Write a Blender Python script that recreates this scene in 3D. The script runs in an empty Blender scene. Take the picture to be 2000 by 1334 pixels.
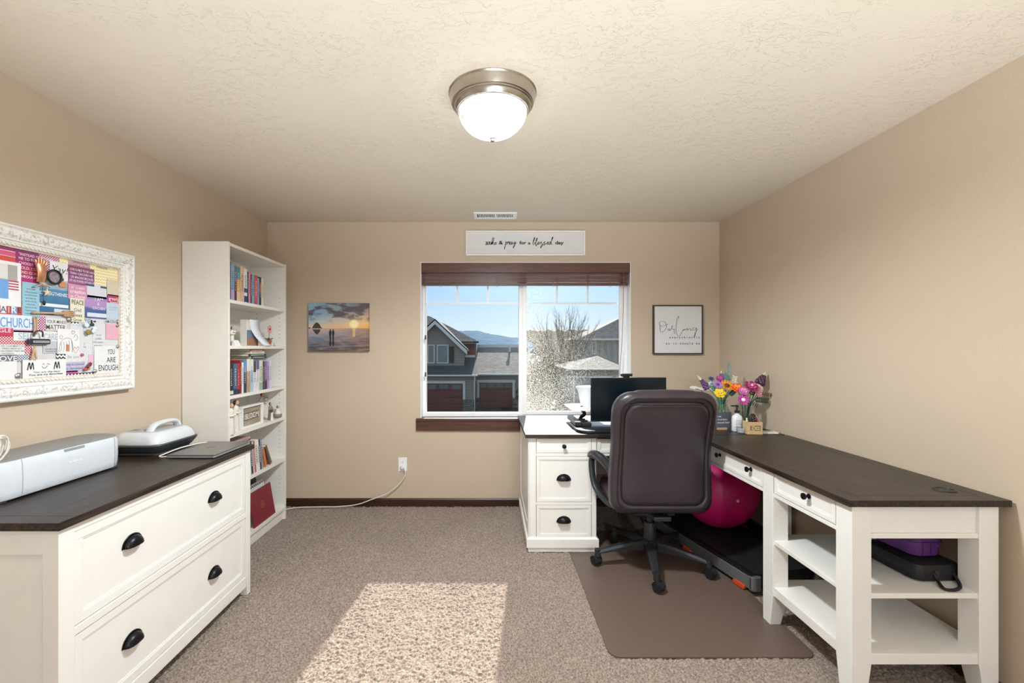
import bpy, math, random
import numpy as np
from mathutils import Vector, Matrix, Euler

random.seed(7)
C = bpy.context.scene.collection
SC = bpy.context.scene
PI = math.pi

# ------------------------------------------------------------------ camera, sky, sun, exposure
F, VX, VY, CZ = 885.0, 958.0, 680.0, 1.356          # focal length in px, principal point, eye height
cam_data = bpy.data.cameras.new('camera')
cam_data.sensor_width = 36.0
cam_data.lens = F / 2000 * 36
cam_data.shift_x = (1000 - VX) / 2000
cam_data.shift_y = (VY - 667) / 2000
cam_data.clip_start = 0.05
cam_data.clip_end = 2000
cam = bpy.data.objects.new('camera', cam_data)
cam.location = (0, 0, CZ)
cam.rotation_euler = (PI / 2, 0, 0)
C.objects.link(cam)
SC.camera = cam

SUN_DIR = Vector((0.105, 1.0, 0.607)).normalized()   # towards the sun
world = bpy.data.worlds.new('sky')
SC.world = world
world.use_nodes = True
wn, wl = world.node_tree.nodes, world.node_tree.links
wn.clear()
w_out = wn.new('ShaderNodeOutputWorld')
w_bg = wn.new('ShaderNodeBackground')
w_tc = wn.new('ShaderNodeTexCoord')
w_sep = wn.new('ShaderNodeSeparateXYZ')
w_ramp = wn.new('ShaderNodeValToRGB')
e = w_ramp.color_ramp.elements
e[0].position = 0.0
e[0].color = (0.72, 0.84, 0.94, 1)
e[1].position = 1.0
e[1].color = (0.36, 0.46, 0.62, 1)
x_ = e.new(0.03); x_.color = (0.74, 0.86, 0.95, 1)
x_ = e.new(0.13); x_.color = (0.34, 0.59, 0.90, 1)
x_ = e.new(0.40); x_.color = (0.44, 0.56, 0.76, 1)
w_dot = wn.new('ShaderNodeVectorMath'); w_dot.operation = 'DOT_PRODUCT'
w_dot.inputs[1].default_value = SUN_DIR
w_pow = wn.new('ShaderNodeMath'); w_pow.operation = 'POWER'; w_pow.inputs[1].default_value = 28.0
w_max = wn.new('ShaderNodeMath'); w_max.operation = 'MAXIMUM'; w_max.inputs[1].default_value = 0.0
w_glow = wn.new('ShaderNodeMixRGB'); w_glow.blend_type = 'ADD'
w_glow.inputs['Color2'].default_value = (3.2, 3.2, 3.0, 1)
wl.new(w_tc.outputs['Generated'], w_sep.inputs[0])
wl.new(w_sep.outputs['Z'], w_ramp.inputs[0])
wl.new(w_tc.outputs['Generated'], w_dot.inputs[0])
wl.new(w_dot.outputs['Value'], w_max.inputs[0])
wl.new(w_max.outputs[0], w_pow.inputs[0])
wl.new(w_pow.outputs[0], w_glow.inputs['Fac'])
wl.new(w_ramp.outputs[0], w_glow.inputs['Color1'])
wl.new(w_glow.outputs[0], w_bg.inputs['Color'])
w_bg.inputs['Strength'].default_value = 0.66
wl.new(w_bg.outputs[0], w_out.inputs['Surface'])

sun_l = bpy.data.lights.new('sun', 'SUN')
sun_l.energy = 6.0
sun_l.angle = math.radians(0.6)
sun_l.color = (1.0, 0.94, 0.86)
sun = bpy.data.objects.new('sun', sun_l)
sun.rotation_euler = SUN_DIR.to_track_quat('Z', 'Y').to_euler()
sun.location = (3, 30, 18)
C.objects.link(sun)

BULB = 360.0                                          # watts of the bulb inside the visible ceiling light
GLOBE_FILL = 190.0                                         # glow of the added globe, an unseen fill light behind the viewpoint
UPLIGHT_FILL = 310.0                                      # watts of the added uplight, an unseen fill behind the viewpoint
BOWL_GLOW = 1.25

SC.view_settings.view_transform = 'Standard'
SC.view_settings.look = 'None'
SC.view_settings.exposure = 0.65
SC.view_settings.gamma = 1.0
SC.view_settings.use_curve_mapping = False

# ------------------------------------------------------------------ helpers
WL = {}


def P(px, py, y):
    """A point of the photograph carried out to depth y (metres)."""
    s = F / y
    return Vector(((px - VX) / s, y, CZ - (py - VY) / s))


def lin(c):
    if isinstance(c, str):
        c = c.lstrip('#')
        c = tuple(int(c[i:i + 2], 16) / 255 for i in (0, 2, 4))
        c = tuple(v / 12.92 if v <= 0.04045 else ((v + 0.055) / 1.055) ** 2.4 for v in c)
    return (c[0], c[1], c[2], 1.0)


def tag(o, label=None, cat=None, group=None, kind=None):
    if label: o['label'] = label
    if cat: o['category'] = cat
    if group: o['group'] = group
    if kind: o['kind'] = kind
    return o


def thing(name, label, cat, loc=(0, 0, 0), group=None, local=False, kind=None):
    o = bpy.data.objects.new(name, None)
    o.empty_display_size = 0.05
    C.objects.link(o)
    o.location = loc
    WL[o] = Vector((0, 0, 0)) if local else Vector(loc)
    return tag(o, label, cat, group, kind)


class MB:
    """Collects solids; build() links them as ONE mesh object."""

    def __init__(s):
        s.v = []; s.f = []; s.m = []; s.mi = 0

    def add(s, verts, faces):
        n = len(s.v)
        s.v.extend(Vector(p) for p in verts)
        s.f.extend(tuple(i + n for i in f) for f in faces)
        s.m.extend([s.mi] * len(faces))
        return s

    def box(s, x0, x1, y0, y1, z0, z1):
        return s.add([(x0, y0, z0), (x1, y0, z0), (x1, y1, z0), (x0, y1, z0), (x0, y0, z1), (x1, y0, z1), (x1, y1, z1), (x0, y1, z1)],
                     [(0, 3, 2, 1), (4, 5, 6, 7), (0, 1, 5, 4), (1, 2, 6, 5), (2, 3, 7, 6), (3, 0, 4, 7)])

    def hexa(s, bottom, top):
        """bottom / top: four points each, counter-clockwise seen from above"""
        return s.add(list(bottom) + list(top), [(0, 3, 2, 1), (4, 5, 6, 7), (0, 1, 5, 4), (1, 2, 6, 5), (2, 3, 7, 6), (3, 0, 4, 7)])

    def quad(s, a, b, c, d):
        return s.add([a, b, c, d], [(0, 1, 2, 3)])

    def prism(s, poly, d0, d1, axis='z'):
        """poly of 2-D points swept along axis. z:(x,y) y:(x,z) x:(y,z)"""
        def m(p, d):
            return {'z': (p[0], p[1], d), 'y': (p[0], d, p[1]), 'x': (d, p[0], p[1])}[axis]
        n = len(poly)
        vs = [m(p, d0) for p in poly] + [m(p, d1) for p in poly]
        fs = [tuple(range(n))[::-1], tuple(range(n, 2 * n))] + [(i, (i + 1) % n, n + (i + 1) % n, n + i) for i in range(n)]
        return s.add(vs, fs)

    def loft(s, rings, cap=True, closed=True):
        n = len(rings[0]); vs = [p for r in rings for p in r]; fs = []
        for k in range(len(rings) - 1):
            for i in range(n if closed else n - 1):
                j = (i + 1) % n
                fs.append((k * n + i, k * n + j, (k + 1) * n + j, (k + 1) * n + i))
        if cap and closed:
            fs.append(tuple(range(n))[::-1]); fs.append(tuple((len(rings) - 1) * n + i for i in range(n)))
        return s.add(vs, fs)

    def lathe(s, prof, c=(0, 0, 0), seg=24, axis='z', cap=True, tilt=None):
        rings = []
        for r, h in prof:
            ring = []
            for i in range(seg):
                a = 2 * PI * i / seg
                p = {'z': (r * math.cos(a), r * math.sin(a), h), 'y': (r * math.cos(a), h, r * math.sin(a)), 'x': (h, r * math.cos(a), r * math.sin(a))}[axis]
                p = Vector(p)
                if tilt is not None: p = tilt @ p
                ring.append(p + Vector(c))
            rings.append(ring)
        return s.loft(rings, cap)

    def rod(s, a, b, r0, r1=None, seg=12):
        return s.tube([a, b], [r0, r0 if r1 is None else r1], seg)

    def tube(s, pts, r, seg=8, flat=1.0):
        pts = [Vector(p) for p in pts]
        rs = r if isinstance(r, (list, tuple)) else [r] * len(pts)
        rings = []; up = None
        for i, p in enumerate(pts):
            t = (pts[min(i + 1, len(pts) - 1)] - pts[max(i - 1, 0)])
            if t.length < 1e-9: t = Vector((0, 0, 1))
            t.normalize()
            if up is None:
                up = Vector((0, 0, 1)) if abs(t.z) < 0.9 else Vector((1, 0, 0))
            n = (up - t * up.dot(t))
            if n.length < 1e-6: n = t.orthogonal()
            n.normalize(); up = n; b = t.cross(n)
            rings.append([p + (n * math.cos(2 * PI * k / seg) * flat + b * math.sin(2 * PI * k / seg)) * rs[i] for k in range(seg)])
        return s.loft(rings)

    def ball(s, c, r, seg=12, rings=8, rot=None):
        if not isinstance(r, (tuple, list)): r = (r, r, r)
        c = Vector(c); vs = []; fs = []
        for j in range(1, rings):
            a = PI * j / rings
            for i in range(seg):
                b = 2 * PI * i / seg
                p = Vector((r[0] * math.sin(a) * math.cos(b), r[1] * math.sin(a) * math.sin(b), r[2] * math.cos(a)))
                vs.append(c + (rot @ p if rot is not None else p))
        t = Vector((0, 0, r[2])); t = rot @ t if rot is not None else t
        vs += [c + t, c - t]; T, B = len(vs) - 2, len(vs) - 1
        for j in range(rings - 2):
            for i in range(seg):
                k = (i + 1) % seg
                fs.append((j * seg + i, (j + 1) * seg + i, (j + 1) * seg + k, j * seg + k))
        for i in range(seg):
            k = (i + 1) % seg
            fs.append((T, i, k)); fs.append((B, (rings - 2) * seg + k, (rings - 2) * seg + i))
        return s.add(vs, fs)

    def ribbon(s, pts, w, n):
        """flat pen stroke: pts in 3-D, width w, facing n"""
        n = Vector(n); pts = [Vector(p) for p in pts]; vs = []
        for i, p in enumerate(pts):
            t = pts[min(i + 1, len(pts) - 1)] - pts[max(i - 1, 0)]
            b = n.cross(t)
            b = b.normalized() if b.length > 1e-9 else Vector((0, 0, 1))
            ww = w[i] if isinstance(w, list) else w
            vs += [p + b * ww / 2, p - b * ww / 2]
        return s.add(vs, [(2 * i, 2 * i + 1, 2 * i + 3, 2 * i + 2) for i in range(len(pts) - 1)])

    def xf(s, m):
        s.v = [m @ p for p in s.v]
        return s

    def build(s, name, m, parent=None, smooth=False, bevel=0, seg=2, sub=0, solid=0):
        me = bpy.data.meshes.new(name)
        off = WL.get(parent, Vector((0, 0, 0))) if parent is not None else Vector((0, 0, 0))
        me.from_pydata([tuple(p - off) for p in s.v], [], s.f)
        me.update()
        o = bpy.data.objects.new(name, me)
        C.objects.link(o)
        if m is not None:
            for mm in (m if isinstance(m, (list, tuple)) else [m]): me.materials.append(mm)
        if s.mi: me.polygons.foreach_set('material_index', s.m)
        if parent is not None:
            o.parent = parent
        WL[o] = off
        if smooth:
            me.polygons.foreach_set('use_smooth', [True] * len(me.polygons))
            try: me.set_sharp_from_angle(angle=math.radians(38 if smooth is True else smooth))
            except Exception: pass
        if solid:
            md = o.modifiers.new('thickness', 'SOLIDIFY'); md.thickness = solid; md.offset = 0
        if bevel:
            md = o.modifiers.new('edge', 'BEVEL'); md.width = bevel; md.segments = seg; md.limit_method = 'ANGLE'; md.angle_limit = math.radians(40)
        if sub:
            md = o.modifiers.new('round', 'SUBSURF'); md.levels = sub; md.render_levels = sub
        return o


def spline(pts, n=6, closed=False):
    """Catmull-Rom through pts"""
    pts = [Vector(p) for p in pts]; out = []
    m = len(pts)
    for i in range(m if closed else m - 1):
        g = (lambda k: pts[k % m]) if closed else (lambda k: pts[max(0, min(m - 1, k))])
        a, b, c, d = g(i - 1), g(i), g(i + 1), g(i + 2)
        for k in range(n):
            t = k / n
            out.append(0.5 * ((2 * b) + (c - a) * t + (2 * a - 5 * b + 4 * c - d) * t * t + (3 * b - a - 3 * c + d) * t ** 3))
    if not closed: out.append(pts[-1])
    return out


def rrect(w, h, r, n=6):
    """rounded rectangle outline (centre 0,0)"""
    out = []
    for cx, cy, a0 in ((w / 2 - r, h / 2 - r, 0), (-w / 2 + r, h / 2 - r, 90), (-w / 2 + r, -h / 2 + r, 180), (w / 2 - r, -h / 2 + r, 270)):
        for k in range(n + 1):
            a = math.radians(a0 + 90 * k / n)
            out.append((cx + r * math.cos(a), cy + r * math.sin(a)))
    return out


TEXT_CACHE = {}


def text_mesh(mb, s, origin, right, up, height, align='l', width=None, bold=0.0, shear=0.0, lift=0.0006):
    """flat lettering: cap height `height`, optional forced width"""
    key = (s, bold, shear)
    if key not in TEXT_CACHE:
        cu = bpy.data.curves.new('t', 'FONT'); cu.body = s; cu.size = 1.0; cu.offset = bold; cu.shear = shear
        cu.resolution_u = 3
        ob = bpy.data.objects.new('t', cu)
        C.objects.link(ob)
        dg = bpy.context.evaluated_depsgraph_get()
        me = bpy.data.meshes.new_from_object(ob.evaluated_get(dg))
        TEXT_CACHE[key] = ([tuple(v.co) for v in me.vertices], [tuple(p.vertices) for p in me.polygons])
        bpy.data.objects.remove(ob); bpy.data.curves.remove(cu); bpy.data.meshes.remove(me)
    vs, fs = TEXT_CACHE[key]
    if not vs: return
    xs = [p[0] for p in vs]; x0, x1 = min(xs), max(xs)
    k = height / 0.73
    kx = k if width is None else width / (x1 - x0)
    wd = (x1 - x0) * kx
    sh = {'l': 0, 'c': -wd / 2, 'r': -wd}[align]
    o, r, u = Vector(origin), Vector(right), Vector(up)
    n = r.cross(u)
    mb.add([o + r * ((p[0] - x0) * kx + sh) + u * (p[1] * k) + n * lift for p in vs], fs)


# ------------------------------------------------------------------ materials
MATS = {}


def nodes(m):
    m.use_nodes = True
    nt = m.node_tree
    return nt, nt.nodes, nt.links, nt.nodes['Principled BSDF']


def mat(name, col, rough=0.5, metal=0.0, var=0.06, scale=30.0, bump=0.0, bscale=None, spec=0.5, coat=0.0, sheen=0.0, trans=0.0, emit=0.0):
    if name in MATS: return MATS[name]
    m = bpy.data.materials.new(name); nt, N, L, b = nodes(m)
    c = lin(col)
    tc = N.new('ShaderNodeTexCoord')
    nz = N.new('ShaderNodeTexNoise'); nz.inputs['Scale'].default_value = scale; nz.inputs['Detail'].default_value = 4
    L.new(tc.outputs['Object'], nz.inputs['Vector'])
    rp = N.new('ShaderNodeValToRGB')
    rp.color_ramp.elements[0].position = 0.3; rp.color_ramp.elements[1].position = 0.7
    rp.color_ramp.elements[0].color = tuple(v * (1 - var) for v in c[:3]) + (1,)
    rp.color_ramp.elements[1].color = tuple(min(1, v * (1 + var)) for v in c[:3]) + (1,)
    L.new(nz.outputs['Fac'], rp.inputs['Fac'])
    L.new(rp.outputs['Color'], b.inputs['Base Color'])
    b.inputs['Roughness'].default_value = rough
    b.inputs['Metallic'].default_value = metal
    b.inputs['Specular IOR Level'].default_value = spec
    b.inputs['Coat Weight'].default_value = coat
    b.inputs['Coat Roughness'].default_value = 0.08
    b.inputs['Sheen Weight'].default_value = sheen
    if emit:
        L.new(rp.outputs['Color'], b.inputs['Emission Color']); b.inputs['Emission Strength'].default_value = emit
    if bump:
        bp = N.new('ShaderNodeBump'); bp.inputs['Strength'].default_value = bump; bp.inputs['Distance'].default_value = 0.004
        n2 = N.new('ShaderNodeTexNoise'); n2.inputs['Scale'].default_value = bscale or scale * 4; n2.inputs['Detail'].default_value = 5
        L.new(tc.outputs['Object'], n2.inputs['Vector'])
        L.new(n2.outputs['Fac'], bp.inputs['Height']); L.new(bp.outputs[0], b.inputs['Normal'])
    MATS[name] = m
    return m


def flat(col, rough=0.6):
    """ink, paper and card colours, one material per colour"""
    return mat('ink_%s_%d' % (str(col).lstrip('#').replace(' ', ''), int(rough * 100)), col, rough, var=0.03, scale=60)


def math_node(N, L, op, a, b=None, c=None):
    n = N.new('ShaderNodeMath'); n.operation = op
    for i, v in enumerate((a, b, c)):
        if v is None: continue
        if isinstance(v, (int, float)): n.inputs[i].default_value = v
        else: L.new(v, n.inputs[i])
    return n.outputs[0]


def pattern(name, kind, ca, cb, k, axes=('Y', 'Z')):
    """dots / chevron / stripe paper, measured in metres over the two given object axes"""
    if name in MATS: return MATS[name]
    m = bpy.data.materials.new(name); nt, N, L, b = nodes(m)
    tc = N.new('ShaderNodeTexCoord'); sp = N.new('ShaderNodeSeparateXYZ'); L.new(tc.outputs['Object'], sp.inputs[0])
    u = math_node(N, L, 'MULTIPLY', sp.outputs[axes[0]], k); v = math_node(N, L, 'MULTIPLY', sp.outputs[axes[1]], k)
    if kind == 'dots':
        # two interleaved square grids of discs
        def grid(off):
            a = math_node(N, L, 'SUBTRACT', math_node(N, L, 'FRACT', math_node(N, L, 'ADD', u, off)), 0.5)
            c = math_node(N, L, 'SUBTRACT', math_node(N, L, 'FRACT', math_node(N, L, 'ADD', v, off)), 0.5)
            d = math_node(N, L, 'ADD', math_node(N, L, 'MULTIPLY', a, a), math_node(N, L, 'MULTIPLY', c, c))
            return math_node(N, L, 'LESS_THAN', d, 0.055)
        fac = math_node(N, L, 'MAXIMUM', grid(0.0), grid(0.5))
    elif kind == 'chevron':
        z = math_node(N, L, 'ABSOLUTE', math_node(N, L, 'SUBTRACT', math_node(N, L, 'FRACT', u), 0.5))
        fac = math_node(N, L, 'LESS_THAN', math_node(N, L, 'FRACT', math_node(N, L, 'ADD', v, z)), 0.5)
    else:
        fac = math_node(N, L, 'LESS_THAN', math_node(N, L, 'FRACT', v), 0.5)
    mx = N.new('ShaderNodeMixRGB'); mx.inputs['Color1'].default_value = lin(ca); mx.inputs['Color2'].default_value = lin(cb)
    L.new(fac, mx.inputs['Fac']); L.new(mx.outputs[0], b.inputs['Base Color']); b.inputs['Roughness'].default_value = 0.7
    MATS[name] = m
    return m


def grad_mat(name, stops, axis='Z', lo=0.0, hi=1.0, noise=0.0, nscale=20, rough=0.6):
    """printed picture: colour bands between object coordinates lo..hi, broken up by noise"""
    if name in MATS: return MATS[name]
    m = bpy.data.materials.new(name); nt, N, L, b = nodes(m)
    tc = N.new('ShaderNodeTexCoord'); sp = N.new('ShaderNodeSeparateXYZ'); L.new(tc.outputs['Object'], sp.inputs[0])
    v = math_node(N, L, 'DIVIDE', math_node(N, L, 'SUBTRACT', sp.outputs[axis], lo), hi - lo)
    if noise:
        nz = N.new('ShaderNodeTexNoise'); nz.inputs['Scale'].default_value = nscale; nz.inputs['Detail'].default_value = 5
        L.new(tc.outputs['Object'], nz.inputs['Vector'])
        v = math_node(N, L, 'ADD', v, math_node(N, L, 'MULTIPLY', math_node(N, L, 'SUBTRACT', nz.outputs['Fac'], 0.5), noise))
    rp = N.new('ShaderNodeValToRGB'); el = rp.color_ramp.elements
    el[0].position, el[0].color = stops[0][0], lin(stops[0][1]); el[1].position, el[1].color = stops[-1][0], lin(stops[-1][1])
    for p_, c_ in stops[1:-1]:
        q = el.new(p_); q.color = lin(c_)
    L.new(v, rp.inputs['Fac']); L.new(rp.outputs[0], b.inputs['Base Color']); b.inputs['Roughness'].default_value = rough
    MATS[name] = m
    return m


def wall_mat(name, col, bscale, strength, dist, knock=False):
    m = bpy.data.materials.new(name); nt, N, L, b = nodes(m)
    tc = N.new('ShaderNodeTexCoord')
    nz = N.new('ShaderNodeTexNoise'); nz.inputs['Scale'].default_value = bscale; nz.inputs['Detail'].default_value = 3
    L.new(tc.outputs['Object'], nz.inputs['Vector'])
    h = nz.outputs['Fac']
    if knock:
        # trowelled plaster: wandering ridges that come and go in patches
        n2 = N.new('ShaderNodeTexNoise'); n2.inputs['Scale'].default_value = 28; n2.inputs['Detail'].default_value = 5; n2.inputs['Roughness'].default_value = 0.6; n2.inputs['Distortion'].default_value = 0.9
        mp = N.new('ShaderNodeMapping'); mp.inputs['Scale'].default_value = (0.85, 1.2, 1.0)
        L.new(tc.outputs['Object'], mp.inputs['Vector']); L.new(mp.outputs[0], n2.inputs['Vector'])
        r2 = N.new('ShaderNodeValToRGB'); r2.color_ramp.elements[0].position = 0.545; r2.color_ramp.elements[1].position = 0.562
        L.new(n2.outputs['Fac'], r2.inputs['Fac'])
        n4 = N.new('ShaderNodeTexNoise'); n4.inputs['Scale'].default_value = 2.6; n4.inputs['Detail'].default_value = 3
        L.new(tc.outputs['Object'], n4.inputs['Vector'])
        r4 = N.new('ShaderNodeValToRGB'); r4.color_ramp.elements[0].position = 0.38; r4.color_ramp.elements[1].position = 0.56
        L.new(n4.outputs['Fac'], r4.inputs['Fac'])
        h = math_node(N, L, 'ADD', math_node(N, L, 'MULTIPLY', r2.outputs[0], r4.outputs[0]), math_node(N, L, 'MULTIPLY', h, 0.35))
    bp = N.new('ShaderNodeBump'); bp.inputs['Strength'].default_value = strength; bp.inputs['Distance'].default_value = dist
    L.new(h, bp.inputs['Height']); L.new(bp.outputs[0], b.inputs['Normal'])
    n3 = N.new('ShaderNodeTexNoise'); n3.inputs['Scale'].default_value = 1.5
    L.new(tc.outputs['Object'], n3.inputs['Vector'])
    rp = N.new('ShaderNodeValToRGB'); c = lin(col)
    rp.color_ramp.elements[0].color = tuple(v * 0.97 for v in c[:3]) + (1,); rp.color_ramp.elements[1].color = tuple(v * 1.03 for v in c[:3]) + (1,)
    L.new(n3.outputs['Fac'], rp.inputs['Fac']); L.new(rp.outputs[0], b.inputs['Base Color'])
    b.inputs['Roughness'].default_value = 0.62
    b.inputs['Specular IOR Level'].default_value = 0.35
    return m


def wood_mat(name, dark, light, axis, rough=0.35, scale=6.0, stretch=18.0, bump=0.25, spec=0.5):
    """grain running along the given axis"""
    if name in MATS: return MATS[name]
    m = bpy.data.materials.new(name); nt, N, L, b = nodes(m)
    tc = N.new('ShaderNodeTexCoord'); mp = N.new('ShaderNodeMapping')
    sc = [stretch, stretch, stretch]; sc['xyz'.index(axis)] = 1.0
    mp.inputs['Scale'].default_value = sc
    L.new(tc.outputs['Object'], mp.inputs['Vector'])
    nz = N.new('ShaderNodeTexNoise'); nz.inputs['Scale'].default_value = scale; nz.inputs['Detail'].default_value = 6; nz.inputs['Roughness'].default_value = 0.65
    L.new(mp.outputs[0], nz.inputs['Vector'])
    rp = N.new('ShaderNodeValToRGB'); rp.color_ramp.elements[0].position = 0.35; rp.color_ramp.elements[1].position = 0.68
    rp.color_ramp.elements[0].color = lin(dark); rp.color_ramp.elements[1].color = lin(light)
    L.new(nz.outputs['Fac'], rp.inputs['Fac']); L.new(rp.outputs[0], b.inputs['Base Color'])
    bp = N.new('ShaderNodeBump'); bp.inputs['Strength'].default_value = bump; bp.inputs['Distance'].default_value = 0.0015
    L.new(nz.outputs['Fac'], bp.inputs['Height']); L.new(bp.outputs[0], b.inputs['Normal'])
    b.inputs['Roughness'].default_value = rough; b.inputs['Specular IOR Level'].default_value = spec
    MATS[name] = m
    return m


def thin_glass(name, tint=(1, 1, 1), refl=1.0):
    m = bpy.data.materials.new(name); m.use_nodes = True
    N, L = m.node_tree.nodes, m.node_tree.links; N.clear()
    out = N.new('ShaderNodeOutputMaterial'); mx = N.new('ShaderNodeMixShader'); tr = N.new('ShaderNodeBsdfTransparent'); gl = N.new('ShaderNodeBsdfGlossy')
    tr.inputs['Color'].default_value = tint + (1,); gl.inputs['Roughness'].default_value = 0.02
    fr = N.new('ShaderNodeLayerWeight'); fr.inputs['Blend'].default_value = 0.5
    nz = N.new('ShaderNodeTexNoise'); nz.inputs['Scale'].default_value = 3.0
    bp = N.new('ShaderNodeBump'); bp.inputs['Strength'].default_value = 0.02
    L.new(nz.outputs['Fac'], bp.inputs['Height']); L.new(bp.outputs[0], gl.inputs['Normal'])
    fac = math_node(N, L, 'MULTIPLY', math_node(N, L, 'ADD', math_node(N, L, 'MULTIPLY', math_node(N, L, 'POWER', fr.outputs['Facing'], 4.0), 0.5), 0.05), refl)
    L.new(fac, mx.inputs[0]); L.new(tr.outputs[0], mx.inputs[1]); L.new(gl.outputs[0], mx.inputs[2]); L.new(mx.outputs[0], out.inputs[0])
    return m


WHITE = mat('white_lacquer', '#efece6', 0.38, var=0.015, scale=12, spec=0.5)
WHITE2 = mat('white_melamine', '#e9e5dd', 0.45, var=0.015, scale=12)
VINYL = mat('white_vinyl', '#f2f2f2', 0.35, var=0.01)
DARKTOP_Y = wood_mat('espresso_wood_long', '#080605', '#44362f', 'y', 0.38, scale=4, stretch=22, bump=0.7, spec=0.42)
DARKTOP_X = wood_mat('espresso_wood_cross', '#080605', '#44362f', 'x', 0.38, scale=4, stretch=22, bump=0.7, spec=0.42)
BROWN_X = wood_mat('stained_alder', '#40261c', '#60392b', 'x', 0.38, scale=4)
BASEB = wood_mat('stained_baseboard', '#2c1710', '#46271d', 'x', 0.4, scale=4)
BASEB_Y = wood_mat('stained_baseboard_side', '#2c1710', '#46271d', 'y', 0.4, scale=4)
BLACKP = mat('black_plastic', '#17181a', 0.42, var=0.05)
PEWTER = mat('dark_pewter', '#2a2a2c', 0.35, metal=0.85, var=0.15, scale=80)
NICKEL = mat('brushed_nickel', '#b9b2a8', 0.28, metal=1.0, var=0.05, scale=40)
PAPER = mat('white_paper', '#e8e6e2', 0.75, var=0.02)

# ------------------------------------------------------------------ the room
XL, XR, YB, YR, H = -1.92, 1.97, 3.90, -1.90, 2.44
WX0, WX1, WZ0, WZ1 = -0.602, 1.207, 0.754, 2.096      # window opening
YG = 4.0                                               # glass plane

WALLM = wall_mat('wall_paint', '#c8b69f', 190, 0.35, 0.0035)
CEILM = wall_mat('ceiling_plaster', '#dbcfbd', 260, 0.6, 0.0035, knock=True)


def struct(name, mb, m, label, cat, parent=None, **k):
    o = mb.build(name, m, parent, **k)
    if parent is None: tag(o, label, cat, kind='structure')
    return o


# carpet: cut pile as real tufts where the photo looks, plain farther back
def carpet():
    m = bpy.data.materials.new('carpet_pile'); nt, N, L, b = nodes(m)
    tc = N.new('ShaderNodeTexCoord')
    n1 = N.new('ShaderNodeTexNoise'); n1.inputs['Scale'].default_value = 130; n1.inputs['Detail'].default_value = 3
    n2 = N.new('ShaderNodeTexNoise'); n2.inputs['Scale'].default_value = 2.2; n2.inputs['Detail'].default_value = 3
    L.new(tc.outputs['Object'], n1.inputs['Vector']); L.new(tc.outputs['Object'], n2.inputs['Vector'])
    rp = N.new('ShaderNodeValToRGB'); el = rp.color_ramp.elements
    el[0].position, el[0].color = 0.34, lin('#70625a'); el[1].position, el[1].color = 0.66, lin('#ad9c8c')
    L.new(n1.outputs['Fac'], rp.inputs['Fac'])
    mx = N.new('ShaderNodeMixRGB'); mx.blend_type = 'MULTIPLY'; mx.inputs['Fac'].default_value = 0.35
    L.new(rp.outputs[0], mx.inputs['Color1'])
    r2 = N.new('ShaderNodeValToRGB'); r2.color_ramp.elements[0].position = 0.35; r2.color_ramp.elements[0].color = (0.75, 0.74, 0.73, 1); r2.color_ramp.elements[1].position = 0.65; r2.color_ramp.elements[1].color = (1, 1, 1, 1)
    L.new(n2.outputs['Fac'], r2.inputs['Fac']); L.new(r2.outputs[0], mx.inputs['Color2'])
    L.new(mx.outputs[0], b.inputs['Base Color'])
    b.inputs['Roughness'].default_value = 0.95; b.inputs['Specular IOR Level'].default_value = 0.1; b.inputs['Sheen Weight'].default_value = 0.25
    y0, step = 1.45, 0.0042
    nx, ny = int((XR - XL) / step) + 1, int((YB - y0) / step) + 1
    rng = np.random.default_rng(3)

    def blur(a, k):
        for _ in range(k):
            a = (a + np.roll(a, 1, 0) + np.roll(a, -1, 0)) / 3
            a = (a + np.roll(a, 1, 1) + np.roll(a, -1, 1)) / 3
        return (a - a.mean()) / a.std()
    h = np.minimum(np.abs(blur(rng.standard_normal((ny, nx)), 2)), 1.3) * 0.0058 + blur(rng.standard_normal((ny, nx)), 1) * 0.0010 + blur(rng.standard_normal((ny, nx)), 60) * 0.0006
    h = np.clip(h - 0.0092, -0.013, 0.001)
    xs = np.linspace(XL, XR, nx); ys = np.linspace(y0, YB, ny)
    X, Y = np.meshgrid(xs, ys)
    X = X + rng.standard_normal((ny, nx)) * 0.0008; Y = Y + rng.standard_normal((ny, nx)) * 0.0008
    X[:, 0] = XL; X[:, -1] = XR; Y[0] = y0; Y[-1] = YB
    co = np.stack([X, Y, h], -1).reshape(-1, 3)
    i = np.arange((ny - 1) * (nx - 1)); r, c = i // (nx - 1), i % (nx - 1); a = r * nx + c
    fc = np.stack([a, a + 1, a + nx + 1, a + nx], -1)
    # plain remainder
    ex = np.array([[XL, YR, -0.004], [XR, YR, -0.004], [XR, y0, -0.004], [XL, y0, -0.004]])
    nv = len(co); co = np.concatenate([co, ex]); fc = np.concatenate([fc, [[nv, nv + 1, nv + 2, nv + 3]]])
    me = bpy.data.meshes.new('floor')
    me.vertices.add(len(co)); me.vertices.foreach_set('co', co.ravel())
    me.loops.add(fc.size); me.loops.foreach_set('vertex_index', fc.ravel().astype(np.int32))
    me.polygons.add(len(fc)); me.polygons.foreach_set('loop_start', np.arange(0, fc.size, 4, dtype=np.int32))
    me.update(calc_edges=True)
    me.polygons.foreach_set('use_smooth', [True] * len(fc))
    me.materials.append(m)
    o = bpy.data.objects.new('floor', me); C.objects.link(o)
    tag(o, 'beige-brown cut pile carpet covering the whole floor', 'floor', kind='structure')


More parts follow.
